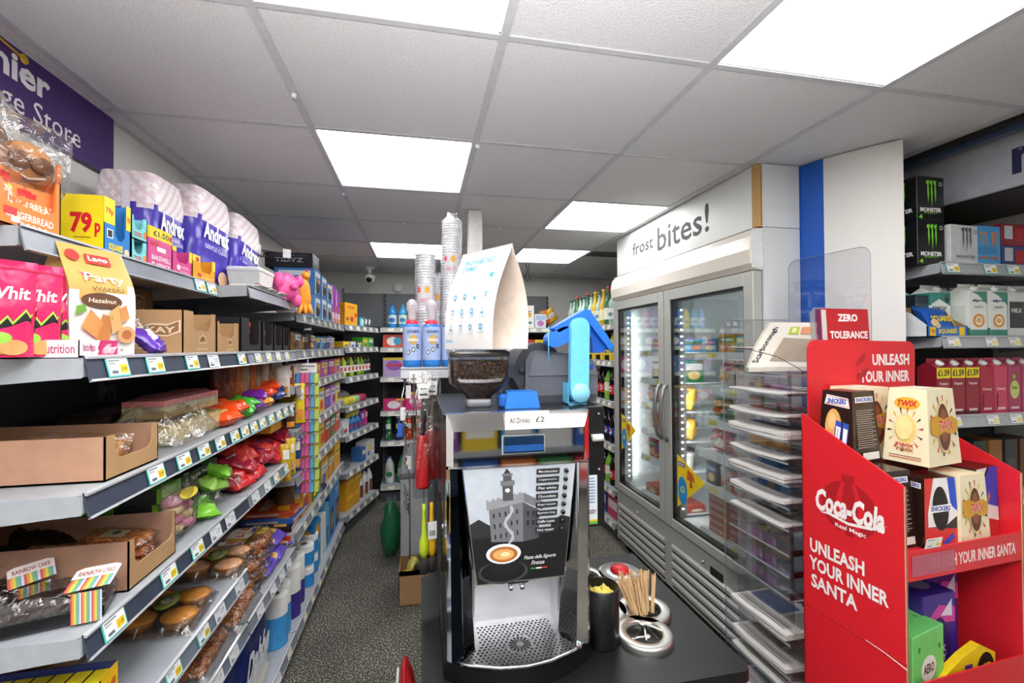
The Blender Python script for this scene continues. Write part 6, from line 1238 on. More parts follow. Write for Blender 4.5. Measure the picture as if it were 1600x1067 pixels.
# ================= FREEZER =================
XFZ = 1.45
def freezer():
    t = thing('display_freezer', 'tall two door glass display freezer with grey frame and louvred base', 'freezer', (0, 0, 0))
    fr = c('#b9bab4', .35, .25, noise_amt=.02); wh = c('#d9dcda', .4, noise_amt=.01); y0, y1 = 1.70, 3.15; ym = 2.44; X1 = 2.15
    b = MB(); b.box(XFZ+.03, X1, y0, y0+.03, .06, 2.02, wh); b.box(XFZ+.03, X1, y1-.03, y1, .06, 2.02, wh); b.box(X1-.03, X1, y0, y1, .06, 2.02, wh); b.box(XFZ+.03, X1, y0, y1, 1.98, 2.02, wh); b.box(XFZ+.03, X1, y0, y1, .06, .44, wh)
    b.box(XFZ+.03, XFZ+.09, ym-.02, ym+.02, .44, 1.83, fr); link('cabinet', b, t)
    # canopy: rounded profile along y
    b = MB(); pr_ = [(.06, 2.015), (-.005, 2.015), (-.03, 1.98), (-.042, 1.92), (-.035, 1.86), (-.012, 1.835), (.06, 1.83)]
    b.prism([(XFZ+x, y0, z) for x, z in pr_], (0, y1-y0, 0), c('#efe9dc', .25, noise_amt=0), smooth=False); b.box(XFZ-.03, XFZ+.05, y0-.004, y0, 1.84, 2.01, c('#dfe2e0', .4)); link('canopy', b, t)
    # louvred base
    b = MB(); b.box(XFZ, XFZ+.03, y0, y1, .07, .40, fr); b.box(XFZ-.004, XFZ+.03, y0, y1, .395, .44, fr)
    for (a, e) in ((y0+.04, ym-.04), (ym+.04, y1-.04)):
        for k in range(5):
            z = .095+.05*k; b.prism([(XFZ+.001, a, z), (XFZ-.012, a, z+.012), (XFZ-.012, a, z+.03), (XFZ+.001, a, z+.042)][::-1], (0, e-a, 0), c('#bcbdba', .35, .4, noise_amt=0)); b.box(XFZ-.0015, XFZ+.001, a, e, z-.008, z+.001, c('#26272a', .6))
    b.box(XFZ-.003, XFZ+.001, 1.95, 2.05, .33, .375, c('#17181a', .3)); link('louvred_base', b, t)
    for y in (1.82, 2.55, 3.05):
        b = MB(); b.lathe([(0, -.012), (.03, -.012), (.03, .012), (0, .012)], c('#1a1a1c', .4), axis='y', cx=XFZ+.05, cy=y, cz=.031, seg=16); b.box(XFZ+.02, XFZ+.08, y-.018, y+.018, .045, .07, STEEL()); link('castor', b, t)
    for y in (2.10, 2.81): b = MB(); b.lathe([(0, -.01), (.009, -.009), (.011, 0)], CHROME(), axis='x', cx=XFZ-.004, cy=y, cz=.415-.045, seg=14); link('lock', b, t)
    # doors
    for i, (a, e) in enumerate(((y0+.003, ym-.004), (ym+.004, y1-.003))):
        b = MB(); w = .062; z0, z1 = .445, 1.828; x0, x1 = XFZ-.022, XFZ+.026
        for bx in ((a, a+w, z0, z1), (e-w, e, z0, z1), (a+w, e-w, z0, z0+w*.8), (a+w, e-w, z1-w, z1)): b.box(x0, x1, bx[0], bx[1], bx[2], bx[3], fr, b=.003)
        d = link('door', b, t)
        b = MB(); k = .012
        for bx in ((a+w, a+w+k, z0+w*.8, z1-w), (e-w-k, e-w, z0+w*.8, z1-w), (a+w, e-w, z0+w*.8, z0+w*.8+k), (a+w, e-w, z1-w-k, z1-w)): b.box(x0+.010, x1, bx[0], bx[1], bx[2], bx[3], c('#101112', .4))
        link('gasket', b, d)
        b = MB(); b.box(x0+.012, x0+.016, a+w, e-w, z0+w*.8, z1-w, pane()); link('glass_pane', b, d)
        yy = e-.03 if i == 0 else a+.03
        b = MB(); b.tube([(x0, yy, .94), (x0-.025, yy, .965), (x0-.042, yy, 1.03), (x0-.046, yy, 1.10), (x0-.042, yy, 1.17), (x0-.025, yy, 1.245), (x0, yy, 1.27)], .012, c('#8f908e', .3, .6, noise_amt=0), seg=10); link('handle', b, d)
        # warning stickers: flat yellow triangle with a blue disc, inside the glass
    # light strips of LED dots on the inner mullions
    for y, x in ((ym-.055, XFZ+.06), (y1-.075, XFZ+.06)):
        b = MB(); b.box(x, x+.02, y-.012, y+.012, .50, 1.76, c('#d9dde0', .4)); s = link('light_strip', b, t)
        b = MB(); 
        for k in range(31): b.lathe([(0, -.003), (.0055, -.002), (.006, 0)], c('#f4faff', .3, emit=7, noise_amt=0), axis='x', cx=x-.0005, cy=y, cz=.54+.039*k, seg=8)
        o = link('led_dots', b, s); o['kind'] = 'stuff'
    for yy_ in (ym-.05, y1-.07, y0+.09, ym+.07):  # area lights for the LED strips, plus two added where no strip hangs
        l = bpy.data.lights.new('freezer_fill', 'AREA'); l.shape = 'RECTANGLE'; l.size = .03; l.size_y = 1.2; l.energy = 2.4; l.color = (.9, .97, 1)
        q = bpy.data.objects.new('freezer_fill', l); COL.objects.link(q); q.location = (XFZ+.045, yy_, 1.13); q.location.x = XFZ+.095; q.rotation_euler = (R90, 0, -R90+(.5 if yy_ in (ym-.05, y1-.07) else -.5))
    # inner shelves
    zz = [.46, .72, .905, 1.09, 1.27, 1.46]; wr = c('#dfe3e4', .35)
    for k, z in enumerate(zz):
        for (a, e) in ((y0+.05, ym-.12), (ym+.05, y1-.14)):
            b = MB(); b.box(XFZ+.13, X1-.05, a, e, z-.008, z, wr); b.prism([(XFZ+.130, a, z+.004), (XFZ+.117, a, z-.038), (XFZ+.121, a, z-.038), (XFZ+.134, a, z+.004)], (0, e-a, 0), wr)
            s = link('wire_shelf', b, t)
            for j in range(3):
                b = MB(); b.box(-.035, .035, -.001, .0, -.014, .014, c('#eadf78' if (j+k) % 2 else '#f4f6f4', .4)); o = link('price_ticket', b, s); o.location = (XFZ+.121, a+.1+.17*j, z-.016); o.rotation_euler = (0, 0, -R90)
    b = MB(); b.box(X1-.06, X1-.03, y0+.03, y1-.03, .46, 1.98, wh); link('inner_back', b, t)
    # frozen goods
    random.seed(11)
    spec = {0: [('ice cube bag', 'p', '#4f8fd0', .17, .12), ('pizza box', 'c', '#b8492e', .2, .05)], 1: [('ice cream tub', 't', '#d9d4c4', .11, .12), ('brown ice cream carton', 'c', '#3a1f18', .13, .13)], 2: [('frozen snack bag', 'p', '#c8322c', .18, .15), ('frozen chips bag', 'p', '#d8a42c', .18, .13)],
            3: [('frozen potato bag', 'p', '#a8742c', .2, .13), ('frozen vegetable bag', 'p', '#8a3a3c', .18, .12)], 4: [('frozen ready meal bag', 'p', '#d8962a', .17, .15), ('dark frozen carton', 'c', '#2a3a34', .13, .14)], 5: [('ice lolly carton', 'c', '#5a9ac8', .15, .09), ('yellow ice cream carton', 'c', '#e0a82c', .14, .1)]}
    pal = ['#c8322c', '#d8962a', '#e0c23a', '#3a6ab8', '#5a3a8c', '#3f7f4a', '#b84a2a', '#e6dfd2']
    lev = ['bottom', 'second', 'third', 'fourth', 'fifth', 'top']
    for k, z in enumerate(zz):
        for di, (a, e) in enumerate(((y0+.06, ym-.13), (ym+.06, y1-.15))):
            y = a; n = 0
            while y < e-.10:
                kind = spec[k][(n+di+k) % 2]; w = kind[3]*random.uniform(.8, 1.0); w = min(w, e-y)
                col = kind[2] if random.random() < .55 else random.choice(pal); h = kind[4]*random.uniform(.85, 1.05)
                lab = '%s %s on the %s freezer shelf, %s door' % (ORD[n], kind[0], lev[k], 'near' if di == 0 else 'far')
                art = [('r', .08, .55, .92, .85, random.choice(pal)), ('e', random.uniform(.35, .65), .32, .3, .2, random.choice(['#e8c07a', '#f0ead8', '#c86a2a'])), ('t', .5, .7, .7, .14, random.choice(['FROZEN', 'Crispy', 'Golden', 'Party']), '#f8f6f0', 1.5)]
                if k == 0 and di == 0:      # flat pizza boxes stacked
                    for q in range(5): one('pizza_box', carton_mb(w, .2, .042, '#b8452c', {'front': [('r', .1, .25, .7, .75, '#eadccc'), ('r', .75, .1, .95, .9, '#d8b42a'), ('t', .4, .5, .5, .35, 'PIZZA', '#b8262c', 1.5)]}), '%s pizza box up in the %s stack at the freezer bottom, near door' % (ORD[q], ORD[n]), 'carton', (XFZ+.245, y+w/2, z+.001+.0425*q), -R90, 'pizza boxes in the freezer')
                elif kind[1] == 'c': one('frozen_carton', carton_mb(w-.01, .14, h, col, {'front': art, 'right': art[:2]}), lab, 'carton', (XFZ+.22, y+w/2, z+.001), -R90, 'frozen goods')
                elif kind[1] == 't':
                    b = MB(); b.lathe([(.038, 0), (.045, h*.85)], c(col, .4), seg=18); b.art(cyl(.0425, h*.1, h*.6), art, curved=True); q = [('tub_body', b.mesh('tub_body'), None)]; b = MB(); b.lathe([(.047, h*.84), (.047, h*.95), (0, h*.96)], c('#eceae4', .4), seg=18); q.append(('lid', b.mesh('lid'), None)); kit('ice_cream_tub', q, lab, 'tub', (XFZ+.19, y+w/2, z+.001), -R90, 'frozen goods')
                else: one('frozen_bag', packet_mb(w, h*1.05, .09, c(col, .3, noise_amt=.2, nscale=18), art, seed=k*17+n, wob=1.8), lab, 'bag', (XFZ+.21, y+w/2, z+h*.54+.004), (-.2, 0, -R90), 'frozen goods')
                y += w+.006; n += 1
    # door stickers
    for i, (y, z, s, lab) in enumerate([(2.325, .70, .30, 'yellow triangular offer sticker with blue disc on the near freezer door'), (3.045, .85, .26, 'yellow triangular offer sticker with blue disc on the far freezer door')]):
        b = MB(); f = face((XFZ-.0115, y, z-.12*s/.3), (0, -s, 0), (0, 0, s)); x = XFZ-.0115
        pts = [f(0, 0), f(.0, 1), f(.85, .68)]; b.prism([p for p in pts], (.0012, 0, 0), c('#f2cf1e', .3)); 
        b.art(lambda a, e, l=0: f(a, e, l+.0006), [('e', .17, .36, .15, .26, '#1f8ad2'), ('t', .17, .38, .14, .12, '£3', '#f2e23a', 1.5), ('r', .03, .80, .26, .88, '#3a2a6a'), ('t', .145, .84, .2, .05, 'BAKERY', '#ffffff', 1), ('p', [(.32, .6), (.56, .62), (.5, .75), (.34, .8)], '#c8602a'), ('p', [(.40, .48), (.5, .5), (.46, .62), (.42, .6)], '#a84a22')]); one('door_sticker', b, lab, 'sticker', (0, 0, 0), 0, 'triangular freezer stickers')
    # fascia over the freezer
    t = thing('fascia_sign', 'white fascia above the freezer reading frost bites!', 'sign', (0, 0, 0)); b = MB(); b.box(XFZ, XFZ+.02, 1.728, 3.12, 2.022, 2.296, c('#dfe2dd', .42, noise_amt=.01)); link('board', b, t)
    b = MB(); f = face((XFZ, 3.12, 2.022), (0, -1.392, 0), (0, 0, .274)); g = c('#45484c', .7)
    def tx(s, ya, yb_, zc, h, bold): b.art(f, [('t', (3.12-(ya+yb_)/2)/1.392, (zc-2.022)/.274, abs(ya-yb_)/1.392, h/.274, s, g, bold)])
    tx('frost', 2.87, 2.59, 2.165, .085, .9); tx('bites!', 2.54, 2.03, 2.16, .15, .6); link('lettering', b, t)
    b = MB(); b.box(XFZ-.001, XFZ+.022, 1.700, 1.728, 2.022, 2.296, c('#c49a5c', .6)); link('wooden_edge', b, t)
    b = MB(); b.box(XFZ+.024, 1.66, 1.690, 1.699, 2.020, 2.296, c('#dcdfe0', .4, noise_amt=.01)); b.box(XFZ+.024, 1.66, 1.69, 1.699, .0, 2.017, c('#d6d9da', .4, noise_amt=.01)); one('freezer_end_panel', b, 'white end panels closing the near side of the freezer', 'panel')
freezer()
def partition():
    # blue strip and curved white panel
    b = MB(); b.prism([(1.660, 1.712, 0), (1.695, 1.600, 0), (1.705, 1.604, 0), (1.672, 1.716, 0)], (0, 0, 2.298), c('#1557b8', .5, noise_amt=.02)); 
    b.art(face((1.6600, 1.711, .9), (.035, -.112, 0), (0, 0, .9)), [('t', .62, .62, .28, .2, 'cs', '#dfe6f0', 1, 0, -.0)])
    one('blue_partition_strip', b, 'bright blue vertical partition strip right of the freezer', 'panel')
    b = MB(); n = 10; P = []
    for k in range(n+1):
        s = k/n; x = 1.695+(1.838-1.695)*s; y = 1.600+(1.385-1.600)*s; bul = .012*math.sin(PI*s); P.append((x-bul*.8, y-bul*.4, 2.298-.0*s))
    Q = [(x+.011, y+.010, z) for x, y, z in P]
    ring = P+Q[::-1]; b.prism([(x, y, 0) for x, y, z in ring], (0, 0, 2.296), c('#e3e1dc', .45, noise_amt=.01), cap=True)
    one('curved_white_panel', b, 'tall curved white partition panel between the freezer and the drinks shelves', 'panel')
    # clear screens
    def screen(o, u, w, h, r, lab, loc=None):
        o = Vector(o); u = Vector(u).normalized(); v = Vector((0, 0, 1)); n = u.cross(v); pts = []
        for cx, cz, a0 in ((w-r, h-r, 0), (r, h-r, PI/2)):
            for k in range(7): a = a0+PI/2*k/6; pts.append((cx+r*math.cos(a), cz+r*math.sin(a)))
        pts = [(0, 0), (w, 0)]+pts; b = MB(); b.prism([o+u*a+v*e for a, e in pts], n*.004, acrylic())
        b.tube([o+u*a+v*e+n*.002 for a, e in pts[1:]+pts[:1]], .0012, c('#8f979a', .3, alpha=.7, noise_amt=0), seg=4)
        return one('clear_screen', b, lab, 'screen')
    screen((1.478, 1.56, .0), (.10, -.99, 0), .315, 1.84, .035, 'tall clear acrylic screen with rounded corners in front of the blue strip')
partition()
def magazine_rack():
    t = thing('newspaper_rack', 'clear acrylic newspaper rack with many slanted shelves between counter and freezer', 'rack', (0, 0, 0)); ac = acrylic(); x0, x1, ya, yb = 1.18, 1.44, 1.265, 1.53
    b = MB(); b.box(x0-.03, x1+.01, yb+.004, yb+.008, .02, 1.60, ac); b.tube([(x0-.03, yb+.003, .02), (x0-.03, yb+.003, 1.58), (x0-.015, yb+.003, 1.60), (x1, yb+.003, 1.60)], .0015, c('#8f979a', .3, alpha=.7, noise_amt=0), seg=4); link('back_sheet', b, t)
    zs = [1.338, 1.258, 1.188, 1.118, 1.045, .972, .90, .82, .75, .68, .53, .42, .365, .25, .14]
    edge = c('#9fa6a8', .25, alpha=.6, noise_amt=0)
    for z in zs+[1.40]:
        b = MB(); b.box(x0-.012, x1, ya-.02, yb, z-.007, z-.004, ac); b.box(x0-.012, x1, ya-.022, ya-.019, z-.007, z+.012, ac); b.box(x0-.014, x0-.011, ya-.02, yb, z-.008, z-.003, edge); link('shelf', b, t)
    b = MB(); b.box(x0+.02, x0+.024, ya, yb, .02, 1.40, ac); b.box(x1-.004, x1, ya, yb, .02, 1.40, ac); b.box(x0, x1, ya, yb, 0, .02, c('#2a2b2d', .4)); link('side_sheet', b, t)
    titles = [('The Mirror', '#c8262c'), ('SUN', '#c8262c'), ('Gazette', '#3a3a44'), ('Times', '#2a2a30'), ('Express', '#8a2a2e'), ('Mail', '#23242a'), ('Star', '#3a5a9a')]
    arts = ['#7a3a3a', '#5a4a3a', '#3f5a3f', '#6a2a34', '#3a3a4a', '#7a8a9a', '#6a7a4a', '#4a6aa0']
    for i, z in enumerate(zs):
        if z in (.82, .75, .68): continue
        n = 2 if i in (2, 4, 10) else 1
        for q in range(n):
            w, d = .25, .26; b = MB(); cx, cy = (x0+x1)/2-.015-.004*q, (ya+yb)/2; th = .006+.003*(i % 3)
            def S(a, e, up, i=i, q=q): 
                return Vector(((a-.5)*w, (e-.5)*d, up*th+.004*noise.noise(Vector((a*2, e*2, i+q)))+.006*(abs(2*e-1)**3)*(1 if i % 2 else .3)))
            pg = c('#d9d5cf', .8, noise_amt=.03)
            b.grid(lambda a, e: S(a, e, 1), 8, 8, pg); b.grid(lambda a, e: S(1-a, e, 0), 8, 8, pg)
            for k in range(8):
                for (p, r) in (((k/8, 0), ((k+1)/8, 0)), (((k+1)/8, 1), (k/8, 1)), ((0, (k+1)/8), (0, k/8)), ((1, k/8), (1, (k+1)/8))): b.add([S(*p, 0), S(*r, 0), S(*r, 1), S(*p, 1)], [(0, 1, 2, 3)], pg)
            ti = titles[(i+q) % 7]; bg = arts[(i*3+q) % 8]
            b.art(lambda a, e, l=0: S(e, 1-a, 1)+Vector((0, 0, l)), [('r', .05, .72, .95, .95, ti[1] if i in (11, 1) else '#e6e2dc'), ('t', .5, .84, .8, .14, 'The MAIRY' if i == 10 else ('WM' if i == 12 else ti[0]), '#f4f2ee' if i in (11, 1) else '#2a2a30', 1.2), ('r', .05, .3, .6, .66, bg), ('r', .65, .3, .95, .66, '#b9b4ad')]+[('r', .66, .34+.05*k, .94, .355+.05*k, '#55524e') for k in range(6)]+[('r', .05, .08+.05*k, .9, .095+.05*k, '#6a6762') for k in range(4)], curved=True)
            one('newspaper', b, '%s newspaper down in the clear rack%s' % (ORD[i], ', lying on another' if q else ''), 'newspaper', (cx, cy, z-.0035+.012*q), (0, 0, .02*q), 'newspapers in the clear rack')
    # top newspaper, standing tilted
    b = MB(); w, d = .28, .26
    def T(a, e, l=0): return Vector((a*w*(1-.25*e)+e*.125, .012*math.sin(PI*e)*(1-a)+e*.03, e*.17-l*.1))+Vector((0, -l, 0))
    b.grid(T, 8, 10, c('#e2ded2', .8, noise_amt=.02)); b.grid(lambda a, e: T(1-a, e, -.012), 8, 10, c('#cfcabd', .8)); b.box(0, w, -.004, .004, -.014, .002, c('#c7c2b6', .8))
    b.art(lambda a, e, l=0: T(a, e, l+.001), [('t', .13, .5, .80, .13, 'Scarborough', '#2a3140', 1, 0, 1.45), ('p', [(.28, .14), (.92, .12), (.95, .62), (.4, .66)], '#a89a8a'), ('e', .5, .4, .12, .14, '#d8b0a0'), ('e', .7, .38, .12, .16, '#8a7a68'), ('r', .45, .74, .64, .90, '#b8c83a'), ('r', .68, .74, .9, .90, '#d8926a'), ('r', .5, .78, .58, .88, '#e9e2c8')], curved=True)
    one('newspaper', b, 'local Scarborough newspaper propped up on top of the clear rack', 'newspaper', (1.185, 1.44, 1.4165), (0, 0, .0), 'newspapers in the clear rack')
    t2 = thing('price_card_clip', 'small white price card on a curved wire above the newspaper rack', 'card', (1.16, 1.52, 1.48)); b = MB(); b.box(0, .035, -.10, 0, .012, .0135, c('#efeadb', .6)); link('card', b, t2); b = MB(); b.tube([(.0, -.0, .012), (.03, -.08, .005), (.04, -.20, -.02), (.045, -.28, -.055), (.05, -.30, -.07)], .0014, c('#5a5d60', .3, .8)); link('wire', b, t2)
magazine_rack()
# ================= RED CHOCOLATE STAND =================
def red_stand():
    rz = math.atan2(.068, .998); A = (1.169, .889, 0)
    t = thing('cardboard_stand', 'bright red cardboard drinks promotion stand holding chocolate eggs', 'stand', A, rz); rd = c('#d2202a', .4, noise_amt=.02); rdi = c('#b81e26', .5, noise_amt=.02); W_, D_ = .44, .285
    # side panels with sloped tops
    for i, x in enumerate((0, W_-.004)):
        b = MB(); pts = [(0, 0), (D_, 0), (D_, 1.291), (0, 1.147)]
        b.prism([(x, y, z) for y, z in pts], (.004, 0, 0), rd)
        b.box(x-.0006, x+.0046, .0, .0025, 0, 1.147, c('#c8a080', .7))
        if i == 0:
            f = face((-.0002, D_, 0), (0, -D_, 0), (0, 0, 1)); wt = '#f4ece8'; dk = '#a8161f'
            orn = [('e', .50, 1.045, .28, .075, dk), ('r', .44, 1.118, .56, 1.138, dk), ('p', [(.42, .975), (.36, 1.045), (.43, 1.115), (.47, 1.118), (.43, 1.045), (.47, .972)], '#d2202a'), ('p', [(.60, .975), (.66, 1.045), (.58, 1.115), (.54, 1.118), (.60, 1.045), (.55, .972)], '#d2202a'),
                   ('t', .50, 1.045, .68, .066, 'Coca-Cola', wt, 2.2, .3), ('p', [(.20, 1.008), (.30, 1.018), (.50, 1.008), (.72, 1.018), (.86, 1.036), (.72, 1.010), (.50, 1.000), (.30, 1.010)], wt), ('t', .52, .988, .30, .015, 'Real Magic', wt, 1), ('t', .37, .900, .56, .040, 'UNLEASH', wt, 1.6), ('t', .47, .848, .78, .040, 'YOUR INNER', wt, 1.6), ('t', .34, .796, .48, .040, 'SANTA', wt, 1.6)]
            b.art(f, [o if o[0] != 't' else o for o in orn])
            b.box(-.0012, 0, 0, D_, .709, .712, c('#a8141c', .6))
            b.tube([(-.001, .10, .712), (-.0014, .05, .709), (-.001, .0, .700)], .0014, c('#e9c9c4', .5), seg=4)
        link('side_panel', b, t)
    b = MB(); b.box(0, W_, D_-.004, D_, 0, 1.25, rdi); link('rear_panel', b, t)
    # header card
    b = MB(); hx0, hx1, hz = .03, .49, 1.51; pts = [(hx0, 1.12), (hx1-.01, 1.12), (hx1, 1.45)]+[(hx1-.03+.03*math.cos(a), 1.48+.03*math.sin(a)) for a in [PI/2*k/5 for k in range(6)]]+[(hx0+.03-.03*math.cos(a), 1.48+.03*math.sin(a)+.006) for a in [PI/2*(1-k/5) for k in range(6)]]
    b.prism([(x, D_+.001, z) for x, z in pts], (0, .004, 0), rd)
    f = face((hx0, D_+.0008, 1.25), (hx1-hx0, 0, 0), (0, 0, .25)); b.art(f, [('t', .76, .80, .36, .15, 'UNLEASH', '#f4ece8', 1.8), ('t', .70, .58, .48, .15, 'YOUR INNER', '#f4ece8', 1.8), ('t', .79, .36, .3, .15, 'SANTA', '#f4ece8', 1.8), ('p', [(.45, .82), (.52, .9), (.5, .78), (.42, .72)], '#a8161f'), ('p', [(.44, .62), (.54, .72), (.52, .6), (.43, .54)], '#a8161f')]); link('header_card', b, t)
    # shelves and lips
    for z0, z1, tx in ((.912, .987, True), (.50, .655, False)):
        b = MB(); b.box(0.004, W_-.004, .002, .006, z0, z1, rd)
        if tx:
            b.art(face((.004, .002, z0), (W_-.008, 0, 0), (0, 0, z1-z0)), [('t', .56, .48, .76, .42, 'UNLEASH YOUR INNER SANTA', '#f0dcd8', 1.5)]); b.box(.02, .17, -.0005, .0, z0+.012, z1-.012, c('#c86a7c', .2, alpha=.55, noise_amt=0))
        link('front_lip', b, t)
        b = MB(); b.box(.004, W_-.004, .006, D_-.004, z0+(.045 if tx else .004), z0+(.051 if tx else .010), rdi); link('tray_floor', b, t)
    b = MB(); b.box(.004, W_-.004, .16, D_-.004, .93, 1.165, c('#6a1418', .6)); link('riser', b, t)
    b = MB(); b.box(0.004, W_-.004, .002, .006, 0, .50, rd); link('front_panel', b, t)
    b = MB(); b.box(.30, .36, -.0006, .001, .990, 1.008, c('#f0efe8', .5)); 
    M = t.matrix_basis.copy()
    def pos(x, y, z): return tuple(Matrix.Translation(Vector(A)) @ Matrix.Rotation(rz, 4, 'Z') @ Vector((x, y, z)))
    b = MB(); b.box(0, .055, -.0012, 0, 0, .026, c('#f2f1ea', .5)); b.art(face((0, -.0012, 0), (.055, 0, 0), (0, 0, .026)), [('r', .05, .85, .5, .95, '#4a9a5a'), ('r', .66, .15, .92, .5, '#f0c82e'), ('r', .1, .2, .4, .3, '#888')]); one('price_card', b, 'white price card standing on the upper lip of the red stand', 'card', pos(.065, .001, .988), (.2, 0, rz))
    # egg boxes
    def egg(w, d, h, col, fa, la, tp=.72, win=None):
        m = MB(); mm = c(col, .25, noise_amt=.02); w2, d2 = w*tp, d*tp
        B = [(-w/2, -d/2, 0), (w/2, -d/2, 0), (w/2, d/2, 0), (-w/2, d/2, 0)]; T = [(-w2/2, -d2/2, h), (w2/2, -d2/2, h), (w2/2, d2/2, h), (-w2/2, d2/2, h)]
        m.add(B+T, [(3, 2, 1, 0), (4, 5, 6, 7)]+[(i, (i+1) % 4, 4+(i+1) % 4, 4+i) for i in range(4)], mm)
        def fm(i):
            b0, b1, t0, t1 = Vector(B[i]), Vector(B[(i+1) % 4]), Vector(T[i]), Vector(T[(i+1) % 4]); n = (b1-b0).cross(t0-b0).normalized()
            return lambda a, e, l=0: b0.lerp(b1, a).lerp(t0.lerp(t1, a), e)+n*l
        m.art(fm(0), fa); m.art(fm(3), la); m.art(fm(1), la[:3]); m.art(face((-w2/2, -d2/2, h), (w2, 0, 0), (0, d2, 0)), [('r', .25, .35, .75, .65, '#efeae0')] if win else [])
        return m
    rays = [('p', [(.5+.30*math.cos(a)*1.0, .52+.26*math.sin(a)), (.5+.44*math.cos(a-.05), .52+.40*math.sin(a-.05)), (.5+.44*math.cos(a+.05), .52+.40*math.sin(a+.05))], ['#c8302a', '#3a2a22', '#d8a02c'][k % 3]) for k, a in enumerate([2*PI*k/14+.1 for k in range(14)])]
    tw_f = rays+[('e', .5, .5, .235, .34, '#e6cf96'), ('e', .5, .5, .21, .31, '#5a2e1a'), ('e', .5, .52, .15, .22, '#8a4a2a'), ('p', [(.04, .62), (.25, .66), (.5, .60), (.78, .64), (.98, .58), (.94, .42), (.7, .40), (.5, .44), (.25, .38), (.06, .42)], '#c8951e'), ('t', .55, .52, .48, .13, 'TWIX', '#ece6dc', 3.5, .3), ('t', .55, .52, .48, .13, 'TWIX', '#c8202c', 1.5, .3)]
    tw_l = [('e', .5, .80, .33, .085, '#e0a82c'), ('t', .5, .80, .52, .085, 'TWIX', '#c8202c', 2, .3), ('e', .48, .45, .26, .20, '#e9c97a')]+[(k[0], [(.48+(x-.5)*.95, .45+(y-.52)*.75) for x, y in k[1]], k[2]) for k in rays]+[('e', .46, .47, .2, .16, '#f0d894'), ('t', .48, .24, .42, .045, 'TWIX', '#c8202c', 1.5, .3), ('t', .48, .18, .42, .045, 'TWIX', '#a8602c', 1.5, .3), ('r', .15, .09, .85, .10, '#8a3a2a'), ('r', .15, .06, .85, .07, '#c8202c')]
    sn = ('p', [(.10, .80), (.92, .76), (.88, .90), (.16, .94)], '#f4f0ee')
    sn_l = [sn, ('p', [(.12, .81), (.90, .775), (.87, .89), (.17, .925)], '#c8242e'), ('p', [(.135, .82), (.885, .785), (.86, .88), (.18, .915)], '#f4f0ee'), ('t', .51, .85, .62, .075, 'SNICKERS', '#1f3f9c', 2.5, .2), ('e', .42, .50, .25, .24, '#d8a05a'), ('e', .38, .56, .12, .12, '#e8bc7c'), ('p', [(.50, .58), (.68, .56), (.62, .2), (.44, .22)], '#2c4aa8'), ('p', [(.72, .56), (.90, .54), (.82, .18), (.66, .2)], '#2c4aa8'), ('p', [(.52, .50), (.66, .48), (.60, .24), (.48, .26)], '#eceaf0'), ('p', [(.74, .48), (.86, .46), (.80, .22), (.70, .24)], '#eceaf0'), ('t', .56, .37, .2, .03, 'SNICKERS', '#1f3f9c', 1, 0, 1.35)]
    sn_b = [('p', [(.12, .84), (.9, .84), (.9, .92), (.12, .92)], '#f4f0ee'), ('t', .51, .88, .7, .055, 'SNICKERS', '#1f3f9c', 2)]+[('r', .14, .72-.03*k, .86-.1*(k % 2), .735-.03*k, '#8a807a') for k in range(18)]+[('r', .3, .04, .9, .14, '#e9e6e0')]
    sn_f = [('p', [(0, 0), (0, 1), (.3, 1), (.1, .5), (.1, 0)], '#c8302a'), ('p', [(.3, 1), (1, 1), (1, .45), (.6, .3), (.1, .3), (.1, .5)], '#e6e2e0'), ('p', [(.75, 1), (1, 1), (1, .5), (.8, .6)], '#1f46b8'), ('p', [(0, 0), (1, 0), (1, .25), (.1, .3)], '#c8302a'), ('e', .48, .56, .25, .32, '#17100e'), ('p', [(.14, .5), (.82, .52), (.82, .62), (.14, .60)], '#f4f0ee'), ('t', .48, .56, .6, .07, 'SNICKERS', '#1f3f9c', 2), ('p', [(.5, .08), (.8, .2), (.86, .14), (.58, .02)], '#3a4ab0')]
    sn_s = [('p', [(0, 0), (0, .35), (.95, .2), (.95, 0)], '#c8302a'), ('p', [(0, .35), (0, .55), (.95, .40), (.95, .2)], '#ece8e6'), ('p', [(0, .55), (.6, 1), (1, 1), (.95, .40)], '#1f46b8'), ('p', [(0, .65), (0, 1), (.5, 1)], '#e6e2e0'), ('p', [(.1, .62), (.2, .72), (.25, .66), (.14, .58)], '#c87a3a'), ('p', [(.45, .55), (.55, .66), (.6, .58), (.5, .50)], '#c87a3a')]
    cr = '#e9ddb8'; H = .205
    L = [('snick1', (.13, .10, H), '#2a1712', sn_b, sn_l), ('twix', (.145, .105, H), cr, tw_f, tw_l)]
    me_tw = egg(.150, .110, .205, cr, tw_f, tw_l, .80, True).mesh('egg_box'); me_sd = egg(.125, .10, .200, '#2a1712', sn_b, sn_l, .80).mesh('egg_box'); me_sf = egg(.115, .09, .180, '#2a1712', sn_f, [sn_b[0], sn_b[1]]+sn_l[4:6], .84).mesh('egg_box'); me_ss = egg(.12, .09, .190, '#2a1712', sn_s, sn_l, .90).mesh('egg_box')
    me_tf = egg(.115, .085, .185, cr, tw_f, tw_l[:3], .84).mesh('egg_box')
    G = None
    def eb(me, x, y, z, r, lab, g=None): one('egg_box', me, lab, 'chocolate egg', pos(x, y, z), rz+r, g)
    # row standing on the upper tray
    zf = .965; 
    eb(me_sd, .065, .105, zf, .0, 'dark brown egg box standing low against the left wall of the red stand')
    eb(me_sf, .090, .055-.0, zf, .12, 'small dark egg box with red and white front, low left in the red stand') if False else None
    eb(me_sf, .185-.0, .075, zf+.0, -.10, 'egg box with red, white and blue window front, left of the lower cream one')
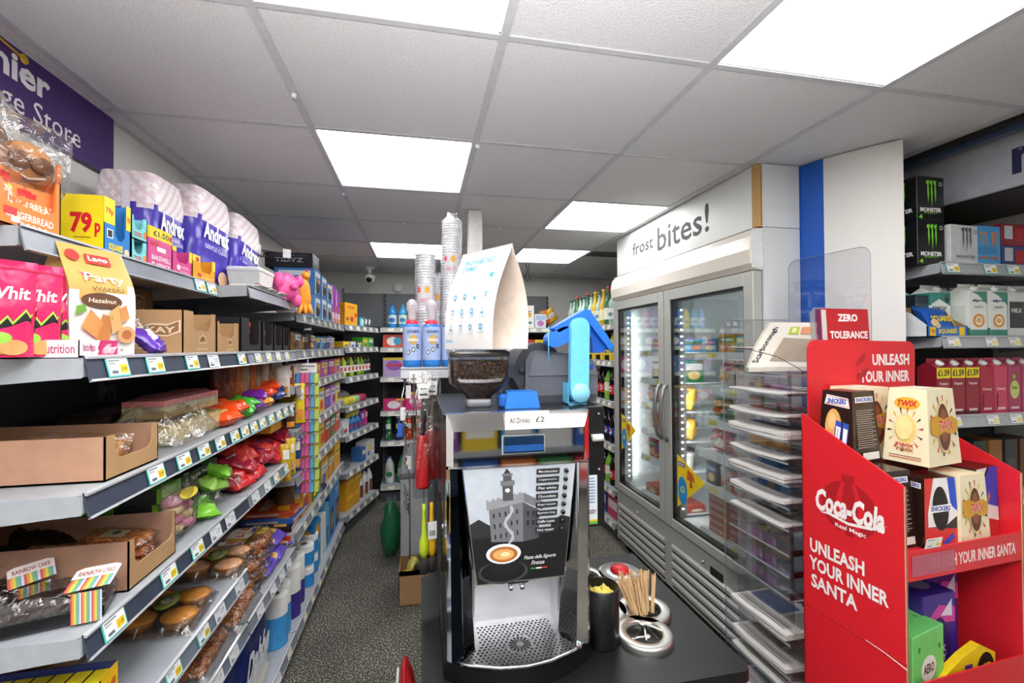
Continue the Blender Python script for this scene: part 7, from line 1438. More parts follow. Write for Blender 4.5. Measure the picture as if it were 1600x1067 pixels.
    eb(me_tf, .285, .060, zf, .0, 'cream egg box with gold banner on the lower row of the red stand')
    eb(me_ss, .375, .085, zf, .12, 'egg box with large blue and white side at the right of the lower row')
    # upper row
    eb(me_sd, -.002+.075, .195, 1.167, .12, 'dark brown egg box standing highest at the left of the red stand')
    eb(me_tw, .165, .232, 1.167, .05, 'cream egg box partly hidden behind the large cream one')
    eb(me_tw, .225, .105, 1.172, .10, 'large cream egg box with red lettering and gold banner, upper row front')
    eb(me_ss, .375, .215, 1.1205-.0, 0, 'brown egg box at the back right of the red stand') if False else None
    # lower compartment
    zl = .511
    gr = [('e', .5, .62, .24, .13, '#efe9e0'), ('t', .5, .62, .34, .1, 'AERO', '#4a2a1c', 2), ('e', .56, .25, .2, .2, '#6a3a26'), ('e', .1, .2, .03, .03, '#2f7f3a'), ('e', .85, .8, .03, .03, '#2f7f3a'), ('e', .2, .85, .03, .03, '#2f7f3a'), ('e', .8, .35, .03, .03, '#2f7f3a')]
    me = carton_mb(.15, .14, .25, '#6fc86a', {'front': gr, 'left': gr[3:], 'top': gr[3:]}, rough=.3).mesh('carton'); one('egg_carton', me, 'mint green egg carton in the lower compartment of the red stand', 'chocolate egg', pos(.103, .095, zl), rz+.15)
    pu = [('p', [(.0, .72), (.5, .9), (1, .86), (1, .72), (.5, .74)], '#c8409a'), ('p', [(.55, .80), (.9, .94), (.9, .78)], '#e0dcec'), ('e', .5, .45, .34, .34, '#2a1560'), ('t', .5, .5, .4, .06, 'MILK', '#e6dff4', 1.5), ('t', .5, .42, .4, .06, 'TRAY', '#e6dff4', 1.5), ('r', .3, .34, .7, .37, '#c8409a')]
    for i, (x, y, h) in enumerate([(.235, .14, .30), (.335, .19, .33)]): one('egg_carton', carton_mb(.125, .13, h, '#3a2384', {'front': pu, 'left': [('r', .1, .3, .3, .8, '#e6e2f0')], 'top': [('e', .5, .5, .3, .3, '#8f88b0')]}, rough=.3), ['purple egg carton beside the green one in the lower compartment', 'taller purple egg carton at the back of the lower compartment'][i], 'chocolate egg', pos(x, y, zl), rz)
    b = MB(); pts = [(-.12, 0), (.12, 0), (.12, .11), (.06, .14), (0, .12), (-.06, .09), (-.12, .06)]; b.prism([(x, 0, z) for x, z in pts], (0, .02, 0), c('#e8c41c', .35)); b.art(face((-.12, 0, 0), (.24, 0, 0), (0, 0, .12)), [('e', .84, .5, .15, .48, '#1a1716'), ('t', .84, .6, .16, .3, '£5', '#e8d21c', 2), ('t', .3, .4, .4, .25, 'MINIEGG', '#c8302a', 2), ('r', .5, .2, .62, .8, '#4a2a8a')]); one('offer_board', b, 'yellow and black price topper in the lower compartment', 'board', pos(.245, .025, zl+.04), rz)
    # zero tolerance sheets behind the header
    b = MB(); def_ = face((0, 0, 0), (.205, 0, 0), (0, 0, .16)); b.box(0, .205, 0, .004, 0, .155, c('#a81a20', .3)); b.art(def_, [('r', .12, .0, .98, .94, '#b81e24'), ('r', .12, 0, .98, .1, '#d8b01e'), ('t', .55, .78, .42, .16, 'ZERO', '#f0ecea', 2), ('t', .56, .42, .80, .16, 'TOLERANCE', '#f0ecea', 2), ('r', 0, .0, .10, .94, '#c9c6c2')])
    one('warning_notice', b, 'red notice reading ZERO TOLERANCE in a clear holder behind the red stand', 'notice', (1.300, 1.236, 1.466), (-.05, 0, .06))
    b = MB(); b.prism([Vector((x, 0, z)) for x, z in ((-.03, 0), (.2, 0), (.2, .17), (-.01, .17), (-.03, .15))], (0, .003, 0), acrylic()); one('clear_notice_holder', b, 'clear plastic holder around the red notice', 'holder', (1.295, 1.246, 1.455), (-.05, 0, .06))
    b = MB(); b.box(1.30, 1.50, 1.228, 1.240, .0, 1.455, c('#8a8b8e', .5)); one('holder_foot', b, 'grey upright board carrying the notice holder behind the red stand', 'foot')
red_stand()
# ================= DRINKS SHELVES AT THE RIGHT =================
def right_shelves():
    Y0 = 1.35; yel = [(x, 'y') for x in (.06, .28, .42)]
    t = thing('shelving_unit', 'drinks shelving unit facing the camera at the right edge of the photo', 'shelving', (1.80, Y0, 0)); L = .92
    for z, d0 in ((1.812, .13), (1.527, .13), (1.222, .13), (.90, .13), (.55, .13), (.14, .13)):
        s = shelf(t, L-.13, .30, z, .155, '#a9adb0', [(.155+x, 'y' if z > 1.7 else 's') for x in (.05, .24, .36, .52, .68)] if z < 1.9 else (), th=.03)
    b = MB(); b.box(.0, L, .305, .325, 0, 2.0, c('#2e2f32', .6)); link('back_panel', b, t)
    b = MB(); b.box(.04, .0415+.02, .28, .30, 0, 2.0, SHELFD()); link('upright', b, t)
    # energy drink multipacks
    def claws(x, z, s, col):
        o = []
        for k in range(3):
            cx = x+(k-1)*.13*s; top = z+.30*s; bot = z-(.30 if k == 1 else .20)*s
            o.append(('p', [(cx-.05*s, top), (cx+.06*s, top+.02*s), (cx+.045*s, top-.08*s), (cx+.055*s, z), (cx+.02*s, bot), (cx+.005*s, z-.05*s), (cx-.01*s, z+.05*s), (cx-.0*s, top-.1*s), (cx-.05*s, top-.05*s)], col))
        return o
    mf = claws(.52, .60, 1.0, '#7fd832')+[('t', .5, .24, .78, .10, 'MONSTER', '#e9e9e6', 2.5), ('t', .5, .17, .5, .035, 'ENERGY', '#7fd832', 1), ('t', .12, .07, .14, .10, '4', '#7fd832', 2), ('e', .86, .84, .07, .05, '#b9bab8'), ('e', .86, .84, .045, .03, '#2a2a2a')]
    ml = claws(.5, .60, 1.0, '#7fd832')+[('t', .5, .24, .78, .10, 'MONSTER', '#e9e9e6', 2.5)]
    me = carton_mb(.135, .135, .172, '#1a1a1c', {'front': mf, 'left': ml}, rough=.25).mesh('pack')
    zz = 1.813
    for k in range(2): one('energy_drink_pack', me, ['lower', 'upper'][k]+' of the stacked black four-packs with green claw marks', 'drinks pack', (1.965-.0, Y0+.03+.07, zz+.173*k), 0, 'black energy drink packs')
    for k in range(2): one('energy_drink_pack', me, ['lower', 'upper'][k]+' black energy drink pack hidden behind the front pair', 'drinks pack', (1.965-.0, Y0+.03+.21, zz+.173*k), 0, 'black energy drink packs')
    wf = [('r', .08*k, .05*((k*3) % 5), .08*k+.05, .2+.15*((k*7) % 5), '#d3d6d6') for k in range(12)]+claws(.55, .62, 1.0, '#5a5d60')+[('t', .52, .22, .7, .07, 'MONSTER', '#8f9496', 2), ('e', .88, .84, .06, .05, '#3a3a3c'), ('e', .88, .84, .04, .03, '#dfe2e2'), ('r', .15, .03, .9, .12, '#eceeee')]
    one('energy_drink_pack', carton_mb(.155, .14, .162, '#d9dddd', {'front': wf, 'left': [('e', .5, .84, .2, .06, '#2a2a2c'), ('e', .5, .84, .13, .035, '#dfe2e2')]+[('r', .1, .1*k, .7, .1*k+.03, '#b9bdbd') for k in range(7)]}, rough=.3), 'silver white energy drink pack right of the black packs', 'drinks pack', (2.125, Y0+.10, zz), .06)
    blf = [('r', 0, 0, 1, 1, '#4aa0d8')]+claws(.28, .62, .75, '#e08a2c')+claws(.74, .62, .75, '#e08a2c')+[('t', .27, .22, .36, .07, 'MONSTER', '#e0702c', 2), ('t', .75, .22, .36, .07, 'MONSTER', '#e0702c', 2)]+[('r', .06+.1*k, .3, .1+.1*k, .5, '#3f88c4') for k in range(8)]
    one('energy_drink_pack', carton_mb(.125, .13, .165, '#4aa0d8', {'front': blf}, rough=.25), 'blue energy drink pack with orange claw marks', 'drinks pack', (2.262, Y0+.10, zz), 0)
    for k, (col, lb) in enumerate([('#2a3a7c', 'blue and red can pack low beside the blue pack'), ('#8c1f2c', 'dark red can pack standing on the blue and red one')]): one('can_pack', carton_mb(.13, .13, .09, col, {'front': [('r', .1, .3, .45, .9, '#c9cdd6'), ('r', .55, .2, .9, .8, '#b8222c')]}), lb, 'drinks pack', (2.40, Y0+.10, zz+.091*k))
    one('can_pack', carton_mb(.14, .13, .18, '#b02a34', {'front': [('r', .1, .5, .9, .9, '#e9e4e0'), ('r', .1, .1, .9, .4, '#2f4a9c')]}), 'last can pack on the top drinks shelf at the frame edge', 'drinks pack', (2.555, Y0+.10, zz))
    one('yellow_price_board', carton_mb(.5, .01, .06, '#e6cf1c', {}), 'long yellow price board at the back of the top drinks shelf', 'board', (2.40, Y0+.33, zz+.17))
    # milk / oat cartons (second shelf)
    z2 = 1.528
    def gable(w, d, h, col, fa, la, cap='#eceeea'):
        b = MB(); m = c(col, .35, noise_amt=.01); b.box(-w/2, w/2, -d/2, d/2, 0, h*.84, m); b.add([(-w/2, -d/2, h*.84), (w/2, -d/2, h*.84), (w/2, d/2, h*.84), (-w/2, d/2, h*.84), (-w/2, 0, h*.95), (w/2, 0, h*.95)], [(0, 1, 5, 4), (2, 3, 4, 5), (3, 0, 4), (1, 2, 5)], m); b.box(-w/2, w/2, -.002, .002, h*.94, h, m)
        b.art(bf(w, d, h*.84, 'front'), fa); b.art(bf(w, d, h*.84, 'left'), la); P = [('carton_body', b.mesh('carton_body'), None)]
        b = MB(); b.lathe([(.014, 0), (.014, .012), (0, .013)], c(cap, .4), seg=14, M=Matrix.Translation((0, -d*.25, h*.90)) @ Matrix.Rotation(.75, 4, 'X')); P.append(('cap', b.mesh('cap'), None)); return P
    oat = [('r', 0, .0, 1, .16, '#3f8a78'), ('p', [(.1, 1), (1, 1), (1, .72), (.5, .92)], '#3f8a78'), ('t', .5, .80, .7, .08, 'alpro', '#2a3a6c', 2), ('t', .5, .66, .5, .05, 'OATS', '#55524c', 1), ('e', .5, .36, .34, .15, '#e0963a'), ('e', .5, .36, .22, .10, '#f4efe4'), ('e', .5, .36, .14, .06, '#e8b05a')]
    leaf = [('p', [(.5, .76), (.3, .9), (.45, .86), (.42, .98), (.52, .88), (.62, .98), (.6, .86), (.78, .9), (.58, .76)], '#1f2a2a')]
    for i, (x, y) in enumerate([(2.18, Y0+.06), (2.285, Y0+.06), (2.18, Y0+.16), (2.285, Y0+.16)]): kit('oat_drink_carton', gable(.088, .08, .215, '#e9ece6', oat, [('r', 0, 0, 1, .2, '#3f8a78'), ('r', .2, .3, .8, .7, '#cfd6d0')]), ['left front', 'right front', 'left rear', 'right rear'][i]+' white and teal oat drink carton with orange disc', 'drink carton', (x, y, z2), 0, 'oat drink cartons')
    bar = [('p', [(0, .74), (.4, .86), (1, .70), (1, 1), (0, 1)], '#2f8878'), ('t', .42, .66, .74, .07, 'BARISTAS', '#3a3f3c', 2), ('t', .4, .46, .6, .05, 'COFFEE', '#4a4f4c', 1), ('r', .08, .34, .7, .36, '#7a7f7c'), ('r', .08, .28, .6, .30, '#7a7f7c')]+[(k[0], [(x*.7+.42, y) for x, y in k[1]], k[2]) for k in leaf]
    for i, (x, y, sc) in enumerate([(2.07, Y0+.115, 1.0), (1.985, Y0+.20, 1.0), (2.40, Y0+.07, 1.0), (2.50, Y0+.07, 1.0)]): kit('coffee_drink_carton', gable(.098, .08, .215, '#eceeea' if i < 2 else '#d9dad6', bar if i < 2 else [('r', .1, .2, .9, .8, '#3a3c40'), ('t', .5, .6, .6, .1, 'MILK', '#e9e9e6', 1)], bar[:1]), ['white and teal barista carton beside the oat cartons', 'white and teal barista carton behind the blue display tray', 'white and charcoal carton right of the oat cartons', 'last white and charcoal carton at the frame edge'][i], 'drink carton', (x, y, z2), .0, 'barista cartons')
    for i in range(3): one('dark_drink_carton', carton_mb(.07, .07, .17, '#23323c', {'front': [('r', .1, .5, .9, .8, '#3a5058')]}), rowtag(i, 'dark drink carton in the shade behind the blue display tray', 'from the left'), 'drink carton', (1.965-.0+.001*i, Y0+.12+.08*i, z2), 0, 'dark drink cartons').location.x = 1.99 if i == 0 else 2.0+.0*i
    t = thing('squares_display_tray', 'blue and white cereal bar display tray leaning open on the second drinks shelf', 'carton', (2.00, Y0+.055, z2)); b = MB(); w, d = .20, .10
    b.box(-w/2, w/2, -d/2, d/2, 0, .003, c('#2a6fc0', .4)); b.box(-w/2, w/2, -d/2, -d/2+.003, 0, .042, c('#2a6fc0', .4)); b.prism([(-w/2, y, z) for y, z in ((-d/2, 0), (d/2, 0), (d/2, .11), (.01, .095), (-d/2, .042))], (.003, 0, 0), c('#e9ecee', .4)); b.prism([(w/2-.003, y, z) for y, z in ((-d/2, 0), (d/2, 0), (d/2, .11), (.0, .07), (-d/2, .042))], (.003, 0, 0), c('#a07a50', .8)); b.box(-w/2, w/2, d/2-.003, d/2, 0, .12, c('#a07a50', .8))
    b.art(face((-w/2, -d/2, 0), (w, 0, 0), (0, 0, .042)), [('r', .06, .1, .2, .9, '#e8c41c'), ('r', .78, .1, .92, .9, '#e8c41c'), ('t', .5, .5, .46, .5, 'SQUARES', '#f2d61c', 2), ('t', .13, .5, .1, .4, '79p', '#c8262c', 1)]); link('tray_body', b, t)
    for k in range(3):
        b = packet_mb(.13, .1, .02, c('#2458b0', .25, noise_amt=.1), [('t', .5, .5, .7, .3, 'SQUARES', '#f2d61c', 2), ('r', .85, .1, .98, .9, '#e8c41c'), ('e', .2, .3, .14, .2, '#e0c090')], seed=400+k); one('cereal_bar', b, ['front', 'middle', 'rear'][k]+' blue foil cereal bar in the blue and white tray', 'cereal bar', (1.99+.01*k, Y0+.03+.022*k, z2+.065+.008*k), (-.45, 0, 0), 'blue foil cereal bars')
    # juice cartons (third shelf)
    z3 = 1.223
    cols = [('#8c1a2c', 1), ('#8c1a2c', 1), ('#8c1a2c', 1), ('#a8203c', 0), ('#c8405a', 0), ('#a83a5c', 2), ('#a83a5c', 2), ('#d8602c', 2), ('#d8602c', 2)]
    for i, (col, ty) in enumerate(cols):
        fa = [('r', 0, .0, 1, .1, '#5a1420')] if ty == 1 else []
        if ty == 1: fa += [('r', .0, .78, 1, 1.0, '#e8d41c'), ('t', .5, .89, .84, .14, '£1.59', '#2a2418', 1.8), ('t', .5, .66, .6, .08, 'Pomegranate', '#e9d0d0', 1)]
        if ty == 0: fa += [('t', .5, .52, .7, .07, 'Cherry', '#f0dcd8', 1.5)]+[('e', .2+.17*((k*5) % 5), .12+.07*k, .07, .04, '#5a0f1c') for k in range(5)]
        if ty == 2: fa += [('e', .5, .5, .36, .2, '#c8d67a'), ('t', .5, .54, .4, .08, 'Fruit', '#4a7a2c', 2), ('e', .45, .78, .14, .05, '#8fc03a')]
        fa += [('r', .2, .08, .8, .13, '#e0c0c0')]
        kit('juice_carton', gable(.068, .07, .22, col, fa, fa[:1]), ['first dark red juice carton with a yellow price band', 'second dark red juice carton with a yellow price band', 'third dark red juice carton with a yellow price band', 'crimson juice carton with berries, no price band', 'bright pink-red juice carton', 'first pink juice carton with green label', 'second pink juice carton with green label', 'first orange juice carton with green label', 'orange juice carton at the frame edge'][i], 'drink carton', (1.99+.073*i, Y0+.05, z3), 0, 'juice cartons')
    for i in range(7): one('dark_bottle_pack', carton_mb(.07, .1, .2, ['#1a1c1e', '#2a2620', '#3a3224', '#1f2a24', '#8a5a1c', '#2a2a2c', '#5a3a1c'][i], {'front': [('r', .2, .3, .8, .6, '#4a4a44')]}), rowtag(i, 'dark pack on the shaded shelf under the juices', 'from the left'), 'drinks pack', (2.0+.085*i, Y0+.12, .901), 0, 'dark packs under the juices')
    # fascia above
    t = thing('fascia_sign', 'pale grey fascia with a dark letter n high on the right', 'sign', (0, 0, 0)); b = MB(); b.box(2.22, 2.24, .6, 1.90, 2.10, 2.297, c('#c2c6d0', .5)); link('board', b, t)
    b = MB(); b.art(face((2.22, 1.9, 2.10), (0, -1.3, 0), (0, 0, .197)), [('t', .535, .48, .12, .52, 'ne', '#34375c', 2.2)]); link('lettering', b, t)
    b = MB(); b.box(2.20, 2.24, .6, 1.95, 2.297, 2.2995, c('#c09a50', .7)); b.box(2.10, 2.14, .6, 1.95, 2.27, 2.297, c('#4f5f7c', .4, .3)); b.box(2.05, 2.08, .6, 1.95, 2.285, 2.299, c('#1c1b19', .8)); one('ceiling_rail', b, 'grey metal rail and rough wood edge along the ceiling above the drinks', 'rail')  # the darkest strip paints in the shaded gap along the ceiling edge
    b = MB(); b.box(2.25, 2.7, .6, 1.95, 2.095, 2.11, c('#3a3a3c', .7)); one('fascia_underside', b, 'dark underside board behind the pale right fascia', 'board')
right_shelves()
# ================= BACK WALL GOODS =================
def back_goods():
    Yb = 4.50
    def P(ang_t, dist): return (-.595+math.cos(ang)*ang_t-math.sin(ang)*dist, 3.76+math.sin(ang)*ang_t+math.cos(ang)*dist)
    G = 'goods on the corner shelves'
    b = MB(); b.box(-1.04, -.39, 4.925, 4.94, 0, 1.72, c('#1f2124', .6)); b.box(-1.04, -.39, 4.925, 4.94, 1.72, 2.07, c('#7b7e83', .6)); one('corner_backing_board', b, 'dark backing board closing the gap behind the angled corner bay', 'board')  # same two tones as the bay backs, shade put into the lower one
    # corner: t along 0..0.7, back distance
    x, y = P(.20, .10); one('pet_food_box', carton_mb(.24, .14, .19, '#e6a41c', {'front': [('t', .5, .82, .6, .1, 'BAKERS', '#c8442a', 1.5), ('e', .55, .3, .14, .12, '#b83a2a'), ('e', .2, .3, .1, .08, '#8a4a22'), ('e', .85, .5, .1, .1, '#c83a2c')]}), 'yellow dog food box on the top shelf of the far corner', 'carton', (x, y, 1.681), ang)
    x, y = P(.42, .08); one('teal_carton', carton_mb(.11, .1, .09, '#2a8f98', {'front': [('r', .2, .2, .8, .8, '#cfe0e0')]}), 'small teal carton beside the yellow dog food box', 'carton', (x, y, 1.681), ang)
    for i in range(5):
        x, y = P(.36+.075*i, .20); b = MB(); b.grid(lambda a, e: _blob(a, e, .045, .04, .07, i)+Vector((0, 0, .07)), 14, 10, c(['#3a1418', '#1a1a1c', '#4a1a1e', '#141416', '#1c1c20'][i], .7)); one('woollen_bundle', b, rowtag(i, 'dark glove bundle on the top corner shelf', 'from the left'), 'gloves', (x, y, 1.683), 0, 'dark glove bundles')
    for i in range(2):
        x, y = P(.54+.08*i, .05); b = MB(); b.box(-.02, .02, -.002, 0, 0, .05, c('#e4e4e4', .5)); one('swing_tag', b, ['left', 'right'][i]+' white tag among the dark glove bundles', 'tag', (x, y, 1.715), (0, .5, ang), 'white tags on the gloves')
    def crn(z, items, nm, d0=.07, Ltot=.64, t0=.02):
        n = len(items); L = Ltot/n
        for k, (col, h, lab) in enumerate(items):
            x, y = P(t0+L*(k+.5), d0); random.seed(int(z*100)+k)
            one(nm, carton_mb(L*.86, .10, h, col, {'front': [('r', .1, .5, .9, .8, random.choice(['#e9e6dc', '#f0d84a', '#d8e6f0'])), ('e', .5, .28, .25, .15, random.choice(['#c83a3a', '#3a5ab8', '#f0ece0']))]}), lab, 'carton', (x, y, z+.001), ang, G)
    crn(1.50, [('#e0b828', .05, 'yellow sachet box, second corner shelf'), ('#c9c4b8', .05, 'grey sachet box, second corner shelf'), ('#2f3f8c', .05, 'navy sponge pack, second corner shelf'), ('#5fc83a', .09, 'bright green sponge pack, second corner shelf'), ('#4faf34', .09, 'darker green sponge pack, second corner shelf')], 'small_pack')
    for i in range(9):
        col = ['#2a6a2c', '#e0d83a', '#3a5a1c', '#b8c83a', '#2a4a1c', '#8fae2a', '#7a9c2a', '#24441c', '#3a2a1c'][i]; x, y = P(.05+.072*i, .07)
        kit('washing_up_bottle', pet_bottle(.17, .028, c(col, .15), c('#8c1f1c', .4), '#f0efe6', [('e', .5, .5, .3, .32, '#d83a3a'), ('t', .5, .5, .4, .2, 'fairy', '#2a7a3a', 2)], (.2, .55)), rowtag(i, 'washing up liquid bottle, third corner shelf', 'from the left'), 'bottle', (x, y, 1.257), ang, 'washing up liquid bottles')
    for i in range(7):
        x, y = P(.06+.07*i, .08); col = ['#e6d83a', '#e6d83a', '#e0cf3c', '#e6dc5a', '#8fd8a8', '#c83a6a', '#b8285a'][i]; b = MB()
        b.lathe([(0, -.05), (.03, -.05), (.033, 0), (.03, .05), (0, .05)], c(col, .6), axis='y', cz=.033, seg=14); one('rolled_cloth', b, rowtag(i, 'rolled cleaning cloth, fourth corner shelf', 'from the left'), 'cloth', (x, y, 1.021), ang+R90*0, 'rolled cleaning cloths')
    x, y = P(.25, .18); one('grey_cloth_pile', packet_mb(.3, .12, .1, c('#8a9094', .7), seed=500), 'grey cloth pile behind the yellow rolls', 'cloth', (x, y, 1.083), (-1.2, 0, ang))
    crn(.785, [('#d8e0e4', .13, 'white and green fresh box, fifth corner shelf')], 'fresh_box', Ltot=.14, t0=.0)
    for i in range(5):
        x, y = P(.22+.085*i, .07)
        if i < 3: kit('spray_bottle', spray_parts(c('#3f8fd0', .15), c('#e8d83a', .4), '#2a4a9c', .16, [('e', .5, .5, .3, .3, '#d8342c')]), rowtag(i, 'blue spray bottle with yellow top, fifth corner shelf', 'from the left'), 'bottle', (x, y, .786), ang, 'blue spray bottles')
        else: one('pink_pouch', packet_mb(.07, .15, .04, c('#d83a8c' if i == 4 else '#6a4aa8', .25), [('r', .2, .5, .8, .8, '#e8c8e0')], seed=510+i), ['violet', 'pink'][i-3]+' cleaning pouch, fifth corner shelf', 'pouch', (x, y, .862), (0, 0, ang), G)
    crn(.49, [('#3a6aa8', .12, 'blue dishwasher tablet pack, sixth corner shelf'), ('#d8dcdc', .15, 'first black and white tissue pack, sixth corner shelf'), ('#c9cfd0', .15, 'second black and white tissue pack, sixth corner shelf')], 'pack', Ltot=.30, t0=.38)
    x, y = P(.12, .1); one('grey_tray', carton_mb(.2, .1, .03, '#6a6e72', {}), 'flat grey tray on the sixth corner shelf', 'tray', (x, y, .491), ang)
    for i in range(4): x, y = P(.20+.16*(i % 2), .10); one('amber_carton', carton_mb(.15, .12, .13, '#e0a01c', {'front': [('r', .1, .6, .9, .85, '#f0c04a')]}), ['lower left', 'lower right', 'upper left', 'upper right'][i]+' amber carton on the lowest corner shelf', 'carton', (x, y, .151+.131*(i//2)), ang, 'amber cartons')
    for i, xo in enumerate((.42, .53, .63)):
        x, y = P(xo, .06)
        kit('spray_bottle', spray_parts(c('#e8eaec', .25), c('#2a3a8c' if i else '#e0e2e4', .4), '#8a4a2c', .29, [('p', [(.1, .1), (.9, .3), (.8, .8), (.2, .7)], '#c8602c'), ('r', .15, .8, .85, .95, '#26306a')]), ['slim white cleaner bottle on the lowest corner shelf', 'white trigger spray with blue top, lowest corner shelf, left', 'white trigger spray with blue top, lowest corner shelf, right'][i], 'bottle', (x, y, .151), ang, 'white trigger sprays')
    # back unit, left to right
    fl = [('#2f8fd8', '#d8eaf6'), ('#4aa8e0', '#e8f2d8'), ('#e6d43a', '#e9e4a8'), ('#3a7ad0', '#d8e4f6'), ('#58b0e0', '#e0f0f6'), ('#e0c83a', '#f0ecc0'), ('#8a5ab8', '#e4d8f0'), ('#d86a9a', '#f6dce6'), ('#3f9a6a', '#dff0e6'), ('#4a8ad8', '#dfe9f6')]
    for i, (a, l) in enumerate(fl):
        kit('fabric_softener', pet_bottle(.235, .042, c(a, .15), c(a if i % 3 else '#2f5fb0', .3), l, [('e', .5, .5, .3, .28, a), ('t', .5, .55, .7, .2, 'comfort' if i % 2 else 'lenor', '#2a3a8c', 2)], (.12, .55)), rowtag(i, 'fabric softener bottle on the top back shelf', 'from the left'), 'bottle', (-.27+.10*i, Yb+.08, 1.688), 0, 'fabric softener bottles')
    def row(z, its, dy=.09, x0=-.36, nm='laundry_box', g='laundry boxes on the back wall'):
        x = x0
        for k, (w, h, col, arts, lab) in enumerate(its):
            one(nm, carton_mb(w-.006, .12, h, col, {'front': arts}), lab, 'carton', (x+w/2, Yb+dy, z+.001), 0, g); x += w
    ring = lambda a, b_: [('e', .5, .5, .3, .34, a), ('t', .5, .5, .6, .22, b_, '#f6f2f4', 2)]
    row(1.494, [(.19, .13, '#d8503a', ring('#f0ece8', 'Daz')+[('e', .75, .5, .2, .3, '#3aa0c8')], 'red and white washing box on the second back shelf'), (.18, .12, '#5a3a84', ring('#c88ac8', 'Surf'), 'purple washing box on the second back shelf')]+[(.16, .12, ['#3a6ab0', '#c83a5a', '#8a3a9a', '#3f9a5a', '#d8a02c'][k], ring('#e9e6ee', 'Wash'), '%s washing box further right on the second back shelf' % ['blue', 'rose', 'violet', 'green', 'mustard'][k]) for k in range(5)])
    row(1.207, [(.22, .19, '#b8a0d0', [('r', 0, .88, 1, 1, '#f0d02c'), ('e', .5, .6, .36, .26, '#8a5ab0'), ('t', .5, .62, .66, .16, 'Bold', '#d8302c', 2.5)], 'lilac washing powder box with red word on the third back shelf'), (.2, .19, '#a890c8', [('r', 0, .88, 1, 1, '#f0d02c'), ('e', .5, .5, .34, .26, '#4a6ac8')], 'lilac washing powder box with blue disc beside the red-worded one')]+[(.18, .18, ['#4a8ac8', '#d8d0e0', '#8a5ab0', '#c83a6a'][k], ring('#f0e9f4', 'Bold'), '%s powder box further along the third back shelf' % ['blue', 'pale', 'violet', 'rose'][k]) for k in range(4)])
    row(.878, [(.21, .115, '#c82a6a', ring('#f0e0ea', 'Surf')+[('r', .6, .86, 1, 1, '#f0c82c')], 'magenta washing box on the fourth back shelf'), (.20, .175, '#d02a72', [('r', 0, .88, 1, 1, '#f0d02c')]+ring('#e070a0', 'Surf'), 'tall magenta washing box with yellow band on the fourth back shelf'), (.10, .175, '#3a8a5a', [('r', 0, .88, 1, 1, '#f0d02c'), ('e', .5, .5, .3, .3, '#e9f0e6')], 'green washing box with yellow band on the fourth back shelf')]+[(.17, .16, ['#8a3a9a', '#3a6ab0', '#c8442c', '#e0a02c'][k], ring('#e9e6ee', 'Surf'), '%s box further along the fourth back shelf' % ['violet', 'blue', 'red', 'amber'][k]) for k in range(4)])
    cc = ['#2f7a4a', '#2a3a6c', '#e0582c', '#c8302c', '#c83a3a', '#3a9a8a', '#c82f3a', '#b82a44', '#2a7aa8', '#e0e0e0', '#3a5ab0', '#c8502c']
    for i, col in enumerate(cc): kit('aerosol_can', can_parts(.24, .036, c(col, .2, .3), c('#3a9a4a' if i == 0 else '#e9e9e9', .35), [('r', .2, .55, .8, .8, '#e8d43a' if i == 1 else '#e9ecea'), ('p', [(.25, .1), (.75, .3), (.6, .4), (.3, .25)], '#e9e6e0')]), rowtag(i, 'aerosol can on the fifth back shelf', 'from the left'), 'can', (-.31+.098*i, Yb+.07, .586), 0, 'aerosol cans')
    for i in range(8): kit('floor_cleaner', pet_bottle(.26, .045, c(['#dfe2e4', '#3f9a5a', '#e0e4e6', '#d8c83a', '#c83a6a', '#3a8ad0', '#e0e2e4', '#5a9a4a'][i], .3), c('#4a6ac8', .3), '#c8dcc8', [('e', .5, .5, .3, .25, '#3a8a5a')], (.15, .55)), rowtag(i, 'floor cleaner bottle on the lowest back shelf', 'from the left'), 'bottle', (-.30+.12*i, Yb+.09, .163), 0, 'floor cleaner bottles')
    # right part of the back wall
    x = 0.99
    kit('dark_spirit_bottle', glass_bottle(.30, .04, c('#2a1410', .1), c('#8a1f1c', .3), '#e0d8c8', [('r', .1, .3, .9, .6, '#8a2a22')]), 'dark glass bottle with red cap in a box, right of the folded sign', 'bottle', (.99, Yb+.08, 1.688)); 
    one('gift_box', carton_mb(.09, .1, .16, '#4a1a1a', {'front': [('r', .1, .5, .9, .9, '#8a2a24')]}), 'maroon gift box behind the dark glass bottle', 'carton', (.985, Yb+.22, 1.84))
    one('gift_box', carton_mb(.1, .1, .15, '#5a3a22', {}), 'brown carton under the maroon gift box', 'carton', (.985, Yb+.22, 1.688))
    one('tall_tea_box', carton_mb(.13, .08, .24, '#ebe7da', {'front': [('e', .5, .6, .3, .12, '#e0a83a'), ('t', .5, .75, .6, .08, 'Sunny', '#3a6ab0', 1.5), ('r', .2, .2, .8, .3, '#3f8a9a')]}), 'tall cream box with orange oval on the right back shelf', 'carton', (1.105, Yb+.08, 1.688))
    one('pale_tea_box', carton_mb(.12, .09, .15, '#d8dce8', {'front': [('r', .1, .6, .9, .9, '#a8c0e0'), ('e', .5, .35, .3, .2, '#b87ab0')]}), 'pale lilac box beside the tall cream box', 'carton', (1.235, Yb+.07, 1.688))
    for i, (col, nm) in enumerate([('#d83a7a', 'pink'), ('#3f9a5a', 'green'), ('#e06a2c', 'orange'), ('#e0b02c', 'gold')]): one('snack_bag', packet_mb(.12, .16, .05, c(col, .25, noise_amt=.2), [('r', .2, .4, .8, .7, '#e9e0e6')], seed=520+i), nm+' snack bag lying above the pale boxes on the right back shelf', 'bag', (1.23+.05*i, Yb+.14, 1.77+.02*i), (.2, .8-.5*i, .1), 'snack bags on the right back shelf')
